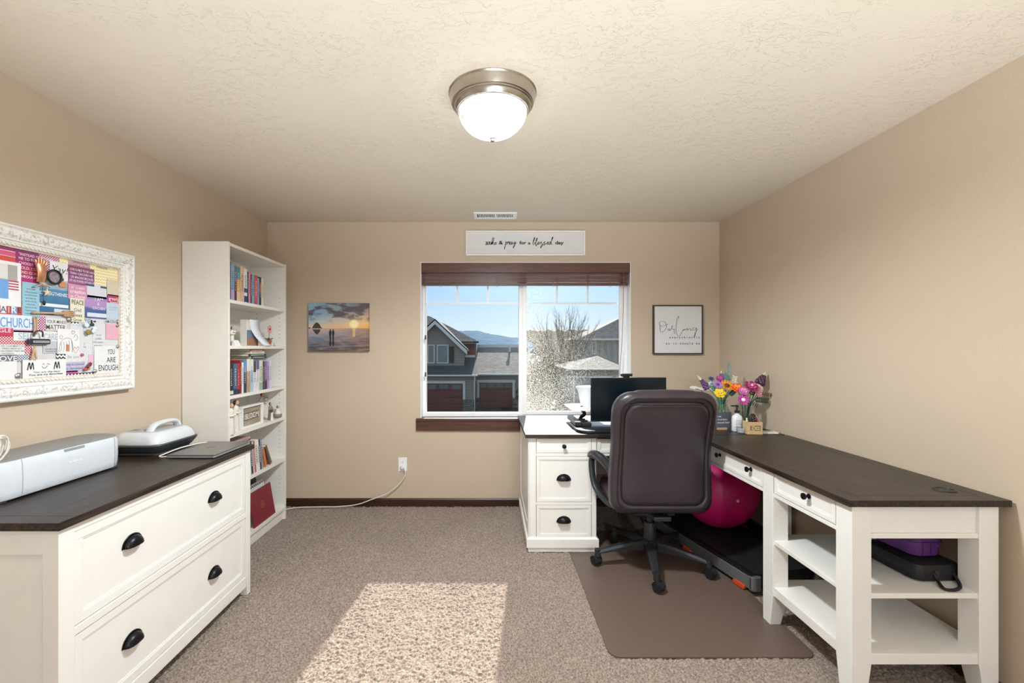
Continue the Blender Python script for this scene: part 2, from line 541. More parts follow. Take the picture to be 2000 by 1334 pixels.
carpet()
T = 0.12
struct('ceiling', MB().box(XL - T, XR + T, YR - T, YB + T, H, H + 0.1), CEILM, 'cream ceiling with trowelled knockdown plaster texture', 'ceiling')
struct('wall_left', MB().box(XL - T, XL, YR, YB + T, -0.05, H), WALLM, 'tan wall on the left behind the pinboard', 'wall')
struct('wall_right', MB().box(XR, XR + T, YR, YB + T, -0.05, H), WALLM, 'bare tan wall on the right beside the long desk', 'wall')
struct('wall_rear', MB().box(XL - T, XR + T, YR - T, YR, -0.05, H), WHITE, 'white painted wall behind the viewpoint', 'wall')
b_ = MB()
b_.box(XL, WX0, YB, YB + T, -0.05, H).box(WX1, XR, YB, YB + T, -0.05, H)
b_.box(WX0, WX1, YB, YB + T, -0.05, WZ0 - 0.03).box(WX0, WX1, YB, YB + T, WZ1, H)
struct('wall_back', b_, WALLM, 'tan back wall holding the window', 'wall')
# white painted drywall returns around the opening
t_ = 0.006
b_ = MB().box(WX0, WX0 + t_, YB - 0.001, YB + T, WZ0, WZ1).box(WX1 - t_, WX1, YB - 0.001, YB + T, WZ0, WZ1).box(WX0 + t_, WX1 - t_, YB - 0.001, YB + T, WZ1 - t_, WZ1)
struct('trim_2', b_, VINYL, 'white painted returns lining the window opening', 'trim')
b_ = MB().box(WX0, WX1, YB - 0.001, YB + T, WZ0 - 0.03, WZ0)
b_.box(WX0 - 0.035, WX1 + 0.035, YB - 0.03, YB, WZ0 - 0.024, WZ0)
b_.box(WX0 - 0.035, WX1 + 0.035, YB - 0.022, YB, WZ0 - 0.106, WZ0 - 0.024)
struct('trim_1', b_, BROWN_X, 'reddish-brown wooden sill and apron under the window', 'window sill', bevel=0.002)

bh = 0.066
def bboard(a, b, axis):
    h0 = -0.012
    pr = [(0, h0), (0.013, h0), (0.013, bh - 0.012), (0.006, bh), (0, bh)]
    mb = MB()
    if axis == 'x':
        mb.prism([(YB - p, z) for p, z in pr], a, b, 'x')
    return mb
struct('baseboard_back', bboard(XL, XR, 'x'), BASEB, 'dark brown baseboard along the back wall', 'baseboard')
struct('baseboard_left', MB().prism([(XL, -0.012), (XL + 0.013, -0.012), (XL + 0.013, bh - 0.012), (XL + 0.006, bh), (XL, bh)], YR, YB - 0.013, 'y'), BASEB_Y, 'dark brown baseboard along the left wall', 'baseboard')
struct('baseboard_right', MB().prism([(XR, -0.012), (XR - 0.013, -0.012), (XR - 0.013, bh - 0.012), (XR - 0.006, bh), (XR, bh)], YR, YB - 0.013, 'y'), BASEB_Y, 'dark brown baseboard along the right wall', 'baseboard')

# window: fixed light on the left, sliding sash with insect screen on the right
win = thing('window_1', 'white vinyl sliding window with an insect screen over its right half', 'window', ((WX0 + WX1) / 2, YG, WZ0), kind='structure')
i0, i1 = WX0 + t_, WX1 - t_
gx0, gx1, gx2, gx3 = -0.566, 0.249, 0.317, 1.131
fb = MB()
fb.box(i0, gx0, YG - 0.02, YG + 0.05, WZ0, WZ1 - t_).box(gx3 + 0.03, i1, YG - 0.02, YG + 0.05, WZ0, WZ1 - t_)
fb.box(gx0, gx3 + 0.03, YG - 0.02, YG + 0.05, WZ1 - 0.04, WZ1 - t_).box(gx0, gx3 + 0.03, YG - 0.02, YG + 0.05, WZ0, 0.788)
fb.box(gx1, gx1 + 0.036, YG - 0.012, YG + 0.05, 0.788, WZ1 - 0.04)
fb.build('frame', VINYL, win, bevel=0.003)
sb = MB()
sb.box(gx1 + 0.03, gx2, YG - 0.028, YG + 0.0, 0.772, WZ1 - 0.04).box(gx3, gx3 + 0.03, YG - 0.028, YG + 0.0, 0.772, WZ1 - 0.04)
sb.box(gx2, gx3, YG - 0.028, YG + 0.0, 0.772, 0.803).box(gx2, gx3, YG - 0.028, YG, WZ1 - 0.075, WZ1 - 0.04)
sb.build('sash', VINYL, win, bevel=0.003)
gb = MB()
zb = 1.754
for a, b in ((gx0, gx1), (gx2, gx3)):
    gb.box(a, b, YG + 0.008, YG + 0.016, zb - 0.008, zb + 0.008)
    for k in (1, 2):
        x = a + (b - a) * k / 3
        gb.box(x - 0.008, x + 0.008, YG + 0.008, YG + 0.016, zb + 0.008, WZ1 - 0.04)
gb.build('grille', VINYL, win)
GLASS = thin_glass('window_glass', (0.97, 0.99, 0.99), 0.3)
MB().box(gx0, gx1, YG + 0.020, YG + 0.024, 0.788, WZ1 - 0.04).build('pane', GLASS, win)
MB().box(gx2, gx3, YG - 0.016, YG - 0.012, 0.803, WZ1 - 0.075).build('pane', GLASS, win)

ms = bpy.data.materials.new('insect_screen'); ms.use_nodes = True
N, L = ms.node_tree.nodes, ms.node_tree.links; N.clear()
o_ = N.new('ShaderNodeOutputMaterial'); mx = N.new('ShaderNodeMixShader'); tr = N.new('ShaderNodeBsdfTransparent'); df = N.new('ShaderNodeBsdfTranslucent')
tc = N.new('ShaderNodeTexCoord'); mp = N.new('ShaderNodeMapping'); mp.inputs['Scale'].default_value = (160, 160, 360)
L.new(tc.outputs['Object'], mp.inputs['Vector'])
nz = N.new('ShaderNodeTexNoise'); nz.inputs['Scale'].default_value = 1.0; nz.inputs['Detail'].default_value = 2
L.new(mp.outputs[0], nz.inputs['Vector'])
# sun glare painted as denser specks towards the centre post and the bottom
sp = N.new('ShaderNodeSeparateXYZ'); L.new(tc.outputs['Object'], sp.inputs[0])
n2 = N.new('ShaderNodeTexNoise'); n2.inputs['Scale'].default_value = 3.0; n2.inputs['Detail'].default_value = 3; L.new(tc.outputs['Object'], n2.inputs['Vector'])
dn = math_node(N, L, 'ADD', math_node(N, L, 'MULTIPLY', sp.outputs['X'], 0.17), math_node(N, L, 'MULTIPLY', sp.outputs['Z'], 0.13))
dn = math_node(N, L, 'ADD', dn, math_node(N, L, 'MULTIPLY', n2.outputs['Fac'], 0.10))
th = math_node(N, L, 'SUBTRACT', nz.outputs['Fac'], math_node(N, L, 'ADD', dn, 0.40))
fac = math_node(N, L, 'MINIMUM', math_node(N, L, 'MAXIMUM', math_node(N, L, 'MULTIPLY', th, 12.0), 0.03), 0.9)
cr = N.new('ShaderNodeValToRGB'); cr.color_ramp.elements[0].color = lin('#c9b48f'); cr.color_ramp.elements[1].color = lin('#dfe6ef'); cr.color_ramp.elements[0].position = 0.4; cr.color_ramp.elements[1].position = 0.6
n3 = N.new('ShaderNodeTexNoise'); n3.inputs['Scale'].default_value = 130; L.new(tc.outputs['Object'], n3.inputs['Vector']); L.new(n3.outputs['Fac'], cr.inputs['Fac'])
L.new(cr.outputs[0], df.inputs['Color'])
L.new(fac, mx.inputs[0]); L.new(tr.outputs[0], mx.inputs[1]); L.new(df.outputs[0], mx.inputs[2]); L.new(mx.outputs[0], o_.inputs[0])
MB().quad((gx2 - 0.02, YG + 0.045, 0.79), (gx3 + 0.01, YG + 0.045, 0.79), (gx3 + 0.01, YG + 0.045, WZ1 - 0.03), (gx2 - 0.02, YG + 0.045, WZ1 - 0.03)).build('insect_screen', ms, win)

# ------------------------------------------------------------------ outside
SIDING = pattern('grey_lap_siding', 'stripe', '#8f877b', '#867e73', 5.0)
STUCCO = mat('cream_trim', '#d8d5cd', 0.6)


def roof_mat(name, a, b):
    m = bpy.data.materials.new(name); nt, N, L, bs = nodes(m)
    tc = N.new('ShaderNodeTexCoord'); mp = N.new('ShaderNodeMapping'); mp.inputs['Scale'].default_value = (1.0, 1.0, 1.0)
    L.new(tc.outputs['Object'], mp.inputs['Vector'])
    br = N.new('ShaderNodeTexBrick'); br.inputs['Scale'].default_value = 2.2; br.inputs['Brick Width'].default_value = 0.7; br.inputs['Row Height'].default_value = 0.3; br.inputs['Mortar Size'].default_value = 0.025
    br.inputs['Color1'].default_value = lin(a); br.inputs['Color2'].default_value = lin(b); br.inputs['Mortar'].default_value = lin('#25262a')
    L.new(mp.outputs[0], br.inputs['Vector']); L.new(br.outputs['Color'], bs.inputs['Base Color']); bs.inputs['Roughness'].default_value = 0.9
    return m


ROOF = roof_mat('asphalt_shingle_grey', '#9a938c', '#736d68')
ROOFD = roof_mat('asphalt_shingle_slate', '#4c5158', '#3a3f46')
GDOOR = mat('garage_door_mahogany', '#6a3226', 0.5, var=0.15, scale=4)
WGLASS = mat('house_window_glass', '#4c5b60', 0.12, var=0.3, scale=1.5, spec=0.9)
STONE = bpy.data.materials.new('ledge_stone'); nt, N, L, bs = nodes(STONE)
br = N.new('ShaderNodeTexBrick'); br.inputs['Scale'].default_value = 3.5; br.inputs['Row Height'].default_value = 0.3
br.inputs['Color1'].default_value = lin('#8c8070'); br.inputs['Color2'].default_value = lin('#4f4a44'); br.inputs['Mortar'].default_value = lin('#2d2a27')
tc = N.new('ShaderNodeTexCoord'); mp = N.new('ShaderNodeMapping'); mp.inputs['Rotation'].default_value = (PI / 2, 0, 0)
L.new(tc.outputs['Object'], mp.inputs[0]); L.new(mp.outputs[0], br.inputs['Vector']); L.new(br.outputs[0], bs.inputs['Base Color'])
GZ = -3.48


def fbox(mb, x0, x1, y0, y1, Y, t):
    """box whose front face covers the given photo rectangle at depth Y, t thick"""
    a, b = P(x0, y1, Y), P(x1, y0, Y)
    return mb.box(a.x, b.x, Y, Y + t, a.z, b.z)


def slab(mb, pts, t=0.12):
    pts = [Vector(p) for p in pts]
    return mb.add(pts + [p - Vector((0, 0, t)) for p in pts],
                  [tuple(range(len(pts))), tuple(range(len(pts), 2 * len(pts)))[::-1]] + [(i, len(pts) + i, len(pts) + (i + 1) % len(pts), (i + 1) % len(pts)) for i in range(len(pts))])


def house_window(par, x0, x1, y0, y1, Y):
    f = MB(); w = 1.6
    fbox(f, x0 - w, x0, y0 - w, y1 + w, Y - 0.08, 0.1); fbox(f, x1, x1 + w, y0 - w, y1 + w, Y - 0.08, 0.1)
    fbox(f, x0, x1, y0 - w, y0, Y - 0.08, 0.1); fbox(f, x0, x1, y1, y1 + w, Y - 0.08, 0.1)
    fo = f.build('window', STUCCO, par)
    p = MB(); fbox(p, x0, x1, y0, y1, Y - 0.03, 0.04); p.build('pane', WGLASS, fo)


def garage_door(par, x0, x1, y0, y1, Y):
    d = MB(); n = 4
    for k in range(n):
        a, b = y0 + (y1 - y0) * k / n, y0 + (y1 - y0) * (k + 1) / n
        fbox(d, x0, x1, a + 0.25, b - 0.25, Y - 0.04, 0.06)
        for j in range(4):
            u, v = x0 + (x1 - x0) * (j + 0.12) / 4, x0 + (x1 - x0) * (j + 0.88) / 4
            fbox(d, u, v, a + 2.5, b - 2.5, Y - 0.065, 0.03)
    fbox(d, x0, x1, y0, y1, Y, 0.03)
    do = d.build('garage_door', GDOOR, par)
    g = MB()
    for j in range(4):
        u, v = x0 + (x1 - x0) * (j + 0.14) / 4, x0 + (x1 - x0) * (j + 0.86) / 4
        fbox(g, u, v, y0 + 2.5, y0 + (y1 - y0) / n - 2.5, Y - 0.08, 0.02)
    g.build('window_row', WGLASS, do)


# left house
Y1 = 34.7
ho = thing('house', 'grey sided house with a front gable, seen through the left pane', 'house', (P(880, 680, Y1).x, Y1, GZ))
m_ = MB(); a, b = P(760, 733, Y1), P(928, 733, Y1); m_.box(a.x, b.x, Y1, Y1 + 8, GZ, a.z); m_.build('garage_wall', SIDING, ho)
Yg = 36.2
gz = [P(796, 714.6, Yg), P(906, 714.6, Yg), P(906, 676, Yg), P(851, 627.6, Yg), P(796, 676, Yg)]
MB().prism([(p.x, p.z) for p in gz], Yg, Yg + 5, 'y').build('gable_wall', SIDING, ho)
rk = MB()
for s_ in (-1, 1):
    top, tip = P(851, 625, Yg), P(851 + s_ * 62, 684, Yg)
    rk.prism([(top.x, top.z), (top.x, top.z - 0.36), (tip.x, tip.z - 0.36), (tip.x, tip.z)], Yg - 0.55, Yg - 0.42, 'y')
rk.build('rake_board', STUCCO, ho)
rf = MB()
for s_ in (-1, 1):
    top, tip = P(851, 623.5, Yg), P(851 + s_ * 63.5, 683, Yg)
    rf.prism([(top.x, top.z), (top.x, top.z - 0.12), (tip.x, tip.z - 0.12), (tip.x, tip.z)], Yg - 0.55, Yg + 5, 'y')
rf.build('gable_roof', ROOFD, ho)
house_window(ho, 836.5, 847, 675, 708, Yg); house_window(ho, 855, 874, 675, 708, Yg)
sh = MB(); fbox(sh, 877.5, 886.5, 676.5, 709, Yg - 0.07, 0.07); sh.build('shutter', mat('shutter_brown', '#3a2820', 0.6), ho)
m_ = MB(); a, b = P(780, 714, 38.1), P(927.5, 668, 38.1); m_.box(a.x, b.x, 38.1, 42.5, a.z - 1, b.z); m_.build('upper_wall', mat('red_brown_siding', '#6e3527', 0.7, var=0.1), ho)
m_ = MB(); fbox(m_, 907.5, 928, 693.5, 698, 38.02, 0.08); m_.build('belt_board', STUCCO, ho)
m_ = MB(); fbox(m_, 903, 935, 667, 670.5, 37.7, 0.15); m_.build('fascia', STUCCO, ho)
m_ = MB()
slab(m_, [P(770, 667, 37.7), P(935, 667, 37.7), P(838, 617, 42.0), P(770, 617, 42.0)])
slab(m_, [P(935, 667, 37.7), (P(935, 667, 37.7).x, 46.3, P(935, 667, 37.7).z), P(838, 617, 42.0)])
m_.build('main_roof', ROOF, ho)
m_ = MB()
slab(m_, [P(770, 732.5, 34.3), P(933, 732.5, 34.3), P(927.5, 698, 38.1), P(770, 698, 38.1)])
m_.build('lower_roof', ROOFD, ho)
m_ = MB(); fbox(m_, 770, 933, 732, 735, 34.2, 0.12); m_.build('gutter', STUCCO, ho)
m_ = MB(); a = P(926.5, 735, Y1); m_.rod((a.x, Y1 - 0.08, a.z), (a.x, Y1 - 0.08, GZ), 0.045); m_.build('downspout', STUCCO, ho)
m_ = MB(); fbox(m_, 800, 908.5, 744, 749, Y1 - 0.1, 0.1); fbox(m_, 904, 908.5, 749, 780, Y1 - 0.1, 0.1); m_.build('door_trim', STUCCO, ho)
m_ = MB(); fbox(m_, 904.5, 926, 780.5, 803, Y1 - 0.16, 0.16); m_.build('stone_base', STONE, ho)
garage_door(ho, 806, 904, 749, 803.4, Y1)

# garage wing with the lighter roof
Y2 = 36.45
hg = thing('garage_wing', 'low garage with a grey shingle roof and mahogany door, right of the gabled house', 'garage', (P(985, 680, Y2).x, Y2, GZ))
m_ = MB(); a, b = P(928.7, 732, Y2), P(1031, 732, Y2); m_.box(a.x, b.x, Y2, Y2 + 9, GZ, a.z); m_.build('garage_wall', SIDING, hg)
m_ = MB(); slab(m_, [P(922.6, 731, 36.05), P(1034, 731, 36.05), P(1031, 678.5, 41.5), P(932.5, 678.5, 41.5)]); m_.build('roof', ROOF, hg)
m_ = MB(); fbox(m_, 932, 1031, 673, 678.5, 41.5, 0.4); m_.build('ridge', STUCCO, hg)
m_ = MB(); fbox(m_, 932, 1034, 730, 733, 35.95, 0.12); m_.build('gutter', STUCCO, hg)
m_ = MB(); fbox(m_, 931, 1006.5, 742, 747.4, Y2 - 0.1, 0.1); fbox(m_, 932, 936, 747.4, 777, Y2 - 0.1, 0.1); fbox(m_, 1001, 1005.5, 747.4, 777, Y2 - 0.1, 0.1); m_.build('door_trim', STUCCO, hg)
m_ = MB(); fbox(m_, 929, 935.5, 777, 799, Y2 - 0.16, 0.16); m_.build('stone_base', STONE, hg)
m_ = MB(); fbox(m_, 1002, 1030, 777, 799, Y2 - 0.16, 0.16); m_.build('stone_base', STONE, hg)
garage_door(hg, 936, 1001, 747.4, 797.3, Y2)
m_ = MB(); a = P(995.5, 686, 40.6); m_.rod((a.x, 40.6, a.z - 0.3), (a.x, 40.6, a.z + 0.45), 0.09).rod((a.x, 40.6, a.z + 0.45), (a.x, 40.6, a.z + 0.55), 0.14); m_.build('vent_pipe', STUCCO, hg)

# right house and its garage
hr = thing('house', 'grey house with a tall hip roof at the right edge of the window', 'house', (P(1180, 680, 45).x, 45, GZ))
BOARD = pattern('board_and_batten', 'stripe', '#8d9491', '#7f8784', 1.6, ('Z', 'X'))
m_ = MB(); a, b = P(1135.5, 740, 45), P(1290, 661, 45); m_.box(a.x, b.x, 45, 52, GZ, b.z); m_.build('wall', BOARD, hr)
m_ = MB(); e1 = P(1130, 662, 44.4); rr = P(1242, 606, 49.5)
slab(m_, [e1, P(1300, 662, 44.4), P(1300, 606, 49.5), rr]); slab(m_, [(e1.x, 54, e1.z), e1, rr]); m_.build('roof', ROOF, hr)
m_ = MB(); fbox(m_, 1130, 1300, 661, 664.5, 44.3, 0.12); m_.build('gutter', STUCCO, hr)
house_window(hr, 1157.5, 1163, 669.5, 690, 45)
hq = thing('garage', 'lower hip-roofed garage in front of the grey house on the right', 'garage', (P(1165, 680, 30).x, 30, GZ))
m_ = MB(); a, b = P(1112, 722, 30.3), P(1225, 722, 30.3); m_.box(a.x, b.x, 30.3, 36.6, GZ, a.z); m_.build('wall', SIDING, hq)
e0, e1, e2 = P(1109, 721, 30), P(1228, 721, 30), P(1167, 695, 33.4)
m_ = MB(); slab(m_, [e0, e1, e2]); slab(m_, [(e0.x, 36.9, e0.z), e0, e2]); slab(m_, [e1, (e1.x, 36.9, e1.z), e2]); slab(m_, [(e1.x, 36.9, e1.z), (e0.x, 36.9, e0.z), e2]); m_.build('roof', ROOF, hq)
m_ = MB(); fbox(m_, 1109, 1228, 720.5, 723, 29.9, 0.12); m_.build('gutter', STUCCO, hq)
m_ = MB(); fbox(m_, 1119, 1197, 734, 738, 30.2, 0.1); fbox(m_, 1119, 1123, 738, 790, 30.2, 0.1); fbox(m_, 1193, 1197, 738, 790, 30.2, 0.1); m_.build('door_trim', STUCCO, hq)
m_ = MB(); fbox(m_, 1123, 1193, 738, 800, 30.25, 0.05); m_.build('garage_door', mat('grey_door', '#7d8581', 0.5), hq)

# ground, hillside and the forested hill tinted with painted haze
GR = grad_mat('lawn_and_asphalt', [(0, '#42413d'), (0.45, '#504d47'), (0.55, '#5c5444'), (1, '#454f33')], 'Y', 20, 80, noise=0.3, nscale=0.2)
struct('ground', MB().box(-120, 140, 6, 420, GZ - 0.3, GZ), GR, 'paved yard between the neighbouring houses', 'ground')


def terrain(name, x0, x1, y0, y1, fz, m, label, cat, nx=60, ny=14, base=GZ - 1):
    vs = []; fs = []
    for j in range(ny + 1):
        for i in range(nx + 1):
            x = x0 + (x1 - x0) * i / nx; t = j / ny; y = y0 + (y1 - y0) * t
            vs.append((x, y, fz(x, t)))
    for j in range(ny):
        for i in range(nx):
            k = j * (nx + 1) + i; fs.append((k, k + 1, k + nx + 2, k + nx + 1))
    o = MB().add(vs, fs).build(name, m, smooth=True)
    tag(o, label, cat, kind='structure')


FOREST_HAZE = mat('hazed_forest', '#3d6784', 0.95, var=0.35, scale=0.05, spec=0.05)  # distance haze painted into the forest's blue colour
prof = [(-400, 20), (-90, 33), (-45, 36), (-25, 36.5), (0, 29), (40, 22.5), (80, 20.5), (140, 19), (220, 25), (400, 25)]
def ridge(x):
    for (a, za), (b, zb_) in zip(prof, prof[1:]):
        if a <= x <= b:
            return za + (zb_ - za) * (x - a) / (b - a)
    return prof[0][1] if x < 0 else prof[-1][1]
rnd = random.Random(5)
terrain('forested_hill', -400, 400, 620, 900, lambda x, t: -6 + (ridge(x) + 6 + rnd.uniform(-0.5, 0.9)) * min(1, t * 1.0) ** 0.8, FOREST_HAZE, 'forested hill in painted haze blue on the horizon behind the roofs', 'hill', nx=220)
BRUSH = mat('dry_brush', '#4e4537', 0.95, var=0.55, scale=2.5, spec=0.05)
terrain('brushy_bank', 8, 60, 62, 120, lambda x, t: GZ + 9.5 * t ** 0.7 + rnd.uniform(-0.4, 0.5), BRUSH, 'dry brushy bank behind the bare tree', 'hill', nx=80)


def leafy(name, c, r, m, label, cat, n=260, group=None):
    mb = MB()
    q = random.Random(len(label))
    for _ in range(n):
        a, z, k = q.uniform(0, 2 * PI), q.uniform(-1, 1), q.uniform(0.5, 1) ** 0.5
        rr = math.sqrt(1 - z * z) * k
        p = Vector((c[0] + r[0] * rr * math.cos(a), c[1] + r[1] * rr * math.sin(a), c[2] + r[2] * z * k))
        d = q.uniform(0.10, 0.26)
        ro = Euler((q.uniform(0, 6), q.uniform(0, 6), q.uniform(0, 6))).to_matrix()
        mb.add([p + ro @ Vector(v) * d for v in ((-1, -.5, 0), (1, -.5, 0), (1, .5, .1), (-1, .5, .1))], [(0, 1, 2, 3)])
    root = thing(name, label, cat, (c[0], c[1], GZ), group=group)
    mb.build('foliage', m, root)
    MB().rod((c[0], c[1], GZ), (c[0], c[1], c[2]), 0.09, 0.05, 6).build('stem', mat('bark', '#4d4037', 0.9, var=0.2), root)
    return root


SHR = [mat('shrub_olive', '#6b6a45', 0.9, var=0.5, scale=2, spec=0.05), mat('shrub_tan', '#8c7a5c', 0.9, var=0.5, scale=2, spec=0.05), mat('shrub_green', '#4c5b39', 0.9, var=0.5, scale=2, spec=0.05)]
for (px, y0, Y, rx, rz, k, lb) in ((1056, 722, 50, 1.9, 2.6, 1, 'tan dry shrub beside the garage wing, behind the screen'), (1064, 735, 40, 1.6, 2.2, 0, 'olive shrub left of the bare tree trunk, behind the screen'),
                                (1086, 745, 37, 1.3, 1.7, 2, 'low green shrub at the foot of the bare tree'), (1044, 775, 30, 1.3, 1.1, 0, 'olive shrub nearest the window in the yard')):
    c = P(px, y0, Y); leafy('shrub', c, (rx, 1.2, min(rz, c.z - GZ + 0.2)), SHR[k], lb, 'shrub', 420, group='shrubs in the neighbouring yard')

# bare tree
tr_ = thing('bare_tree', 'tall leafless tree with many upright stems behind the right pane', 'tree', (P(1105, 740, 40).x, 40, GZ))
q = random.Random(11)
BARK = mat('grey_bark', '#574b44', 0.9, var=0.2, scale=3)
trunk, twigs = MB(), MB()
base = Vector((P(1105, 740, 40).x, 40, GZ))
fork = base + Vector((0, 0, 1.6))
trunk.tube([base, base + Vector((0.03, 0, 0.8)), fork], [0.24, 0.2, 0.18], 8)


def grow(p, d, l, r, depth):
    n = 5; pts = [p]; dd = d.copy()
    for k in range(n):
        dd = (dd + Vector((q.uniform(-.07, .07), q.uniform(-.07, .07), q.uniform(0.0, .08)))).normalized()
        pts.append(pts[-1] + dd * l / n)
    twigs.tube(pts, [r * (1 - 0.8 * k / n) for k in range(n + 1)], 4)
    if depth >= 3: return
    for k in range(1, n + 1):
        for _ in range(2):
            a = q.uniform(0, 2 * PI); sp_ = q.uniform(0.22, 0.42)
            nd = (dd + Vector((math.cos(a), math.sin(a), 0.1)) * sp_).normalized()
            grow(pts[k], nd, l * q.uniform(0.30, 0.46), r * 0.42, depth + 1)


for k in range(15):
    a = -0.50 + 1.0 * k / 14 + q.uniform(-.04, .04)
    grow(fork, Vector((math.sin(a), q.uniform(-0.3, 0.3), math.cos(a))).normalized(), 4.9 * (1 - 0.25 * abs(a)) * q.uniform(0.85, 1.05), 0.055, 1)
trunk.build('trunk', BARK, tr_, smooth=True)
twigs.build('branches', BARK, tr_)

# ------------------------------------------------------------------ ceiling lights
def ceiling_light(loc, label):
    t = thing('ceiling_light', label, 'ceiling light', loc, local=True)
    r = MB().lathe([(0.02, 0), (0.180, 0), (0.181, -0.004), (0.177, -0.009), (0.177, -0.014), (0.168, -0.046), (0.163, -0.048), (0.163, -0.053), (0.158, -0.056), (0.156, -0.064), (0.149, -0.070), (0.147, -0.074), (0.02, -0.060)], seg=64)
    r.xf(Matrix.Diagonal((1.035, 1.035, 1, 1))).build('metal_ring', NICKEL, t, smooth=True)
    m = MATS.get('alabaster_glass')
    if m is None:
        m = bpy.data.materials.new('alabaster_glass'); nt, N, L, b = nodes(m)
        tc = N.new('ShaderNodeTexCoord'); mp = N.new('ShaderNodeMapping'); mp.inputs['Scale'].default_value = (1, 2.2, 3)
        mp.inputs['Rotation'].default_value = (0.3, 0.2, 0.5)
        nz = N.new('ShaderNodeTexNoise'); nz.inputs['Scale'].default_value = 7; nz.inputs['Detail'].default_value = 6; nz.inputs['Distortion'].default_value = 1.2
        L.new(tc.outputs['Object'], mp.inputs[0]); L.new(mp.outputs[0], nz.inputs['Vector'])
        rp = N.new('ShaderNodeValToRGB'); rp.color_ramp.elements[0].position = 0.34; rp.color_ramp.elements[1].position = 0.5
        rp.color_ramp.elements[0].color = (0.36, 0.36, 0.35, 1); rp.color_ramp.elements[1].color = (1, 0.99, 0.97, 1)
        L.new(nz.outputs['Fac'], rp.inputs['Fac']); L.new(rp.outputs[0], b.inputs['Emission Color'])
        b.inputs['Base Color'].default_value = (0.75, 0.74, 0.72, 1); b.inputs['Roughness'].default_value = 0.15
        b.inputs['Emission Strength'].default_value = BOWL_GLOW
        # thin frosted glass: part of the bulb's light passes straight through
        tr = N.new('ShaderNodeBsdfTransparent'); mxs = N.new('ShaderNodeMixShader'); mxs.inputs[0].default_value = 0.35
        L.new(b.outputs[0], mxs.inputs[1]); L.new(tr.outputs[0], mxs.inputs[2]); L.new(mxs.outputs[0], N['Material Output'].inputs[0])
        MATS['alabaster_glass'] = m
    prof = [(0.147 * math.cos(a), -0.068 - 0.115 * math.sin(a)) for a in [k * PI / 2 / 16 for k in range(16)]] + [(0.006, -0.183)]
    MB().lathe(prof, seg=56).build('glass_bowl', m, t, smooth=True)
    MB().lathe([(0.0, -0.0752), (0.148, -0.0752), (0.148, -0.0745), (0.0, -0.0745)], seg=40).build('bulb_blocker', mat('blocker_black', '#050505', 0.9, spec=0.0), t)  # added black disc, soaks up bulb light so the pan stays dark
    l = bpy.data.lights.new('bulb', 'SPOT'); l.energy = BULB; l.spot_size = math.radians(172); l.spot_blend = 0.5; l.shadow_soft_size = 0.09; l.color = (0.86, 0.94, 1.0)
    lo = bpy.data.objects.new('bulb', l); lo.location = (0, 0, -0.115); C.objects.link(lo); lo.parent = t
    MB().lathe([(0.0075, -0.181), (0.0075, -0.184), (0.0072, -0.186), (0.014, -0.187), (0.014, -0.190), (0.009, -0.192), (0.0105, -0.196), (0.0085, -0.202), (0.003, -0.205)], seg=24).build('finial', NICKEL, t, smooth=True)
    return t


ceiling_light((0.009, 1.935, H), 'brushed nickel flush ceiling light with alabaster glass bowl above the carpet')
# added fill light, unseen behind the viewpoint: washes the ceiling for soft overhead light
ux, uy = 0.30, -0.62
t = thing('added_uplight', 'added fill uplight in a short black can, unseen behind the viewpoint', 'fill light', (ux, uy, 0))
MB().lathe([(0.0, 0.0), (0.10, 0.0), (0.10, 0.22), (0.096, 0.22), (0.09, 0.16), (0.0, 0.15)], (ux, uy, 0), 32).build('can', BLACKP, t, smooth=True)
l = bpy.data.lights.new('added_uplight_spot', 'SPOT'); l.energy = UPLIGHT_FILL; l.spot_size = math.radians(92); l.spot_blend = 0.6; l.shadow_soft_size = 0.08; l.color = (0.84, 0.93, 1.0)
lo = bpy.data.objects.new('added_uplight_spot', l); lo.location = (0, 0, 0.30); C.objects.link(lo); lo.parent = t
lo.rotation_euler = Vector((0.0, -0.5, -0.87)).to_track_quat('Z', 'Y').to_euler()

t = thing('added_globe_light', 'added globe fill light on a slim stand, unseen behind the viewpoint', 'fill light', (0.645, -1.25, 0))  # added fill, out of view, brightens surfaces that face the camera
MB().lathe([(0.0, 0.0), (0.13, 0.0), (0.13, 0.015), (0.02, 0.022)], (0.645, -1.25, 0), 32).build('base', BLACKP, t, smooth=True)
MB().rod((0.645, -1.25, 0.02), (0.645, -1.25, 1.41), 0.010).build('pole', BLACKP, t, smooth=True)
MB().ball((0.645, -1.25, 1.48), 0.078, 24, 16).build('globe', mat('added_globe_glow', '#e6f0ff', 0.4, var=0.01, emit=GLOBE_FILL), t, smooth=True)

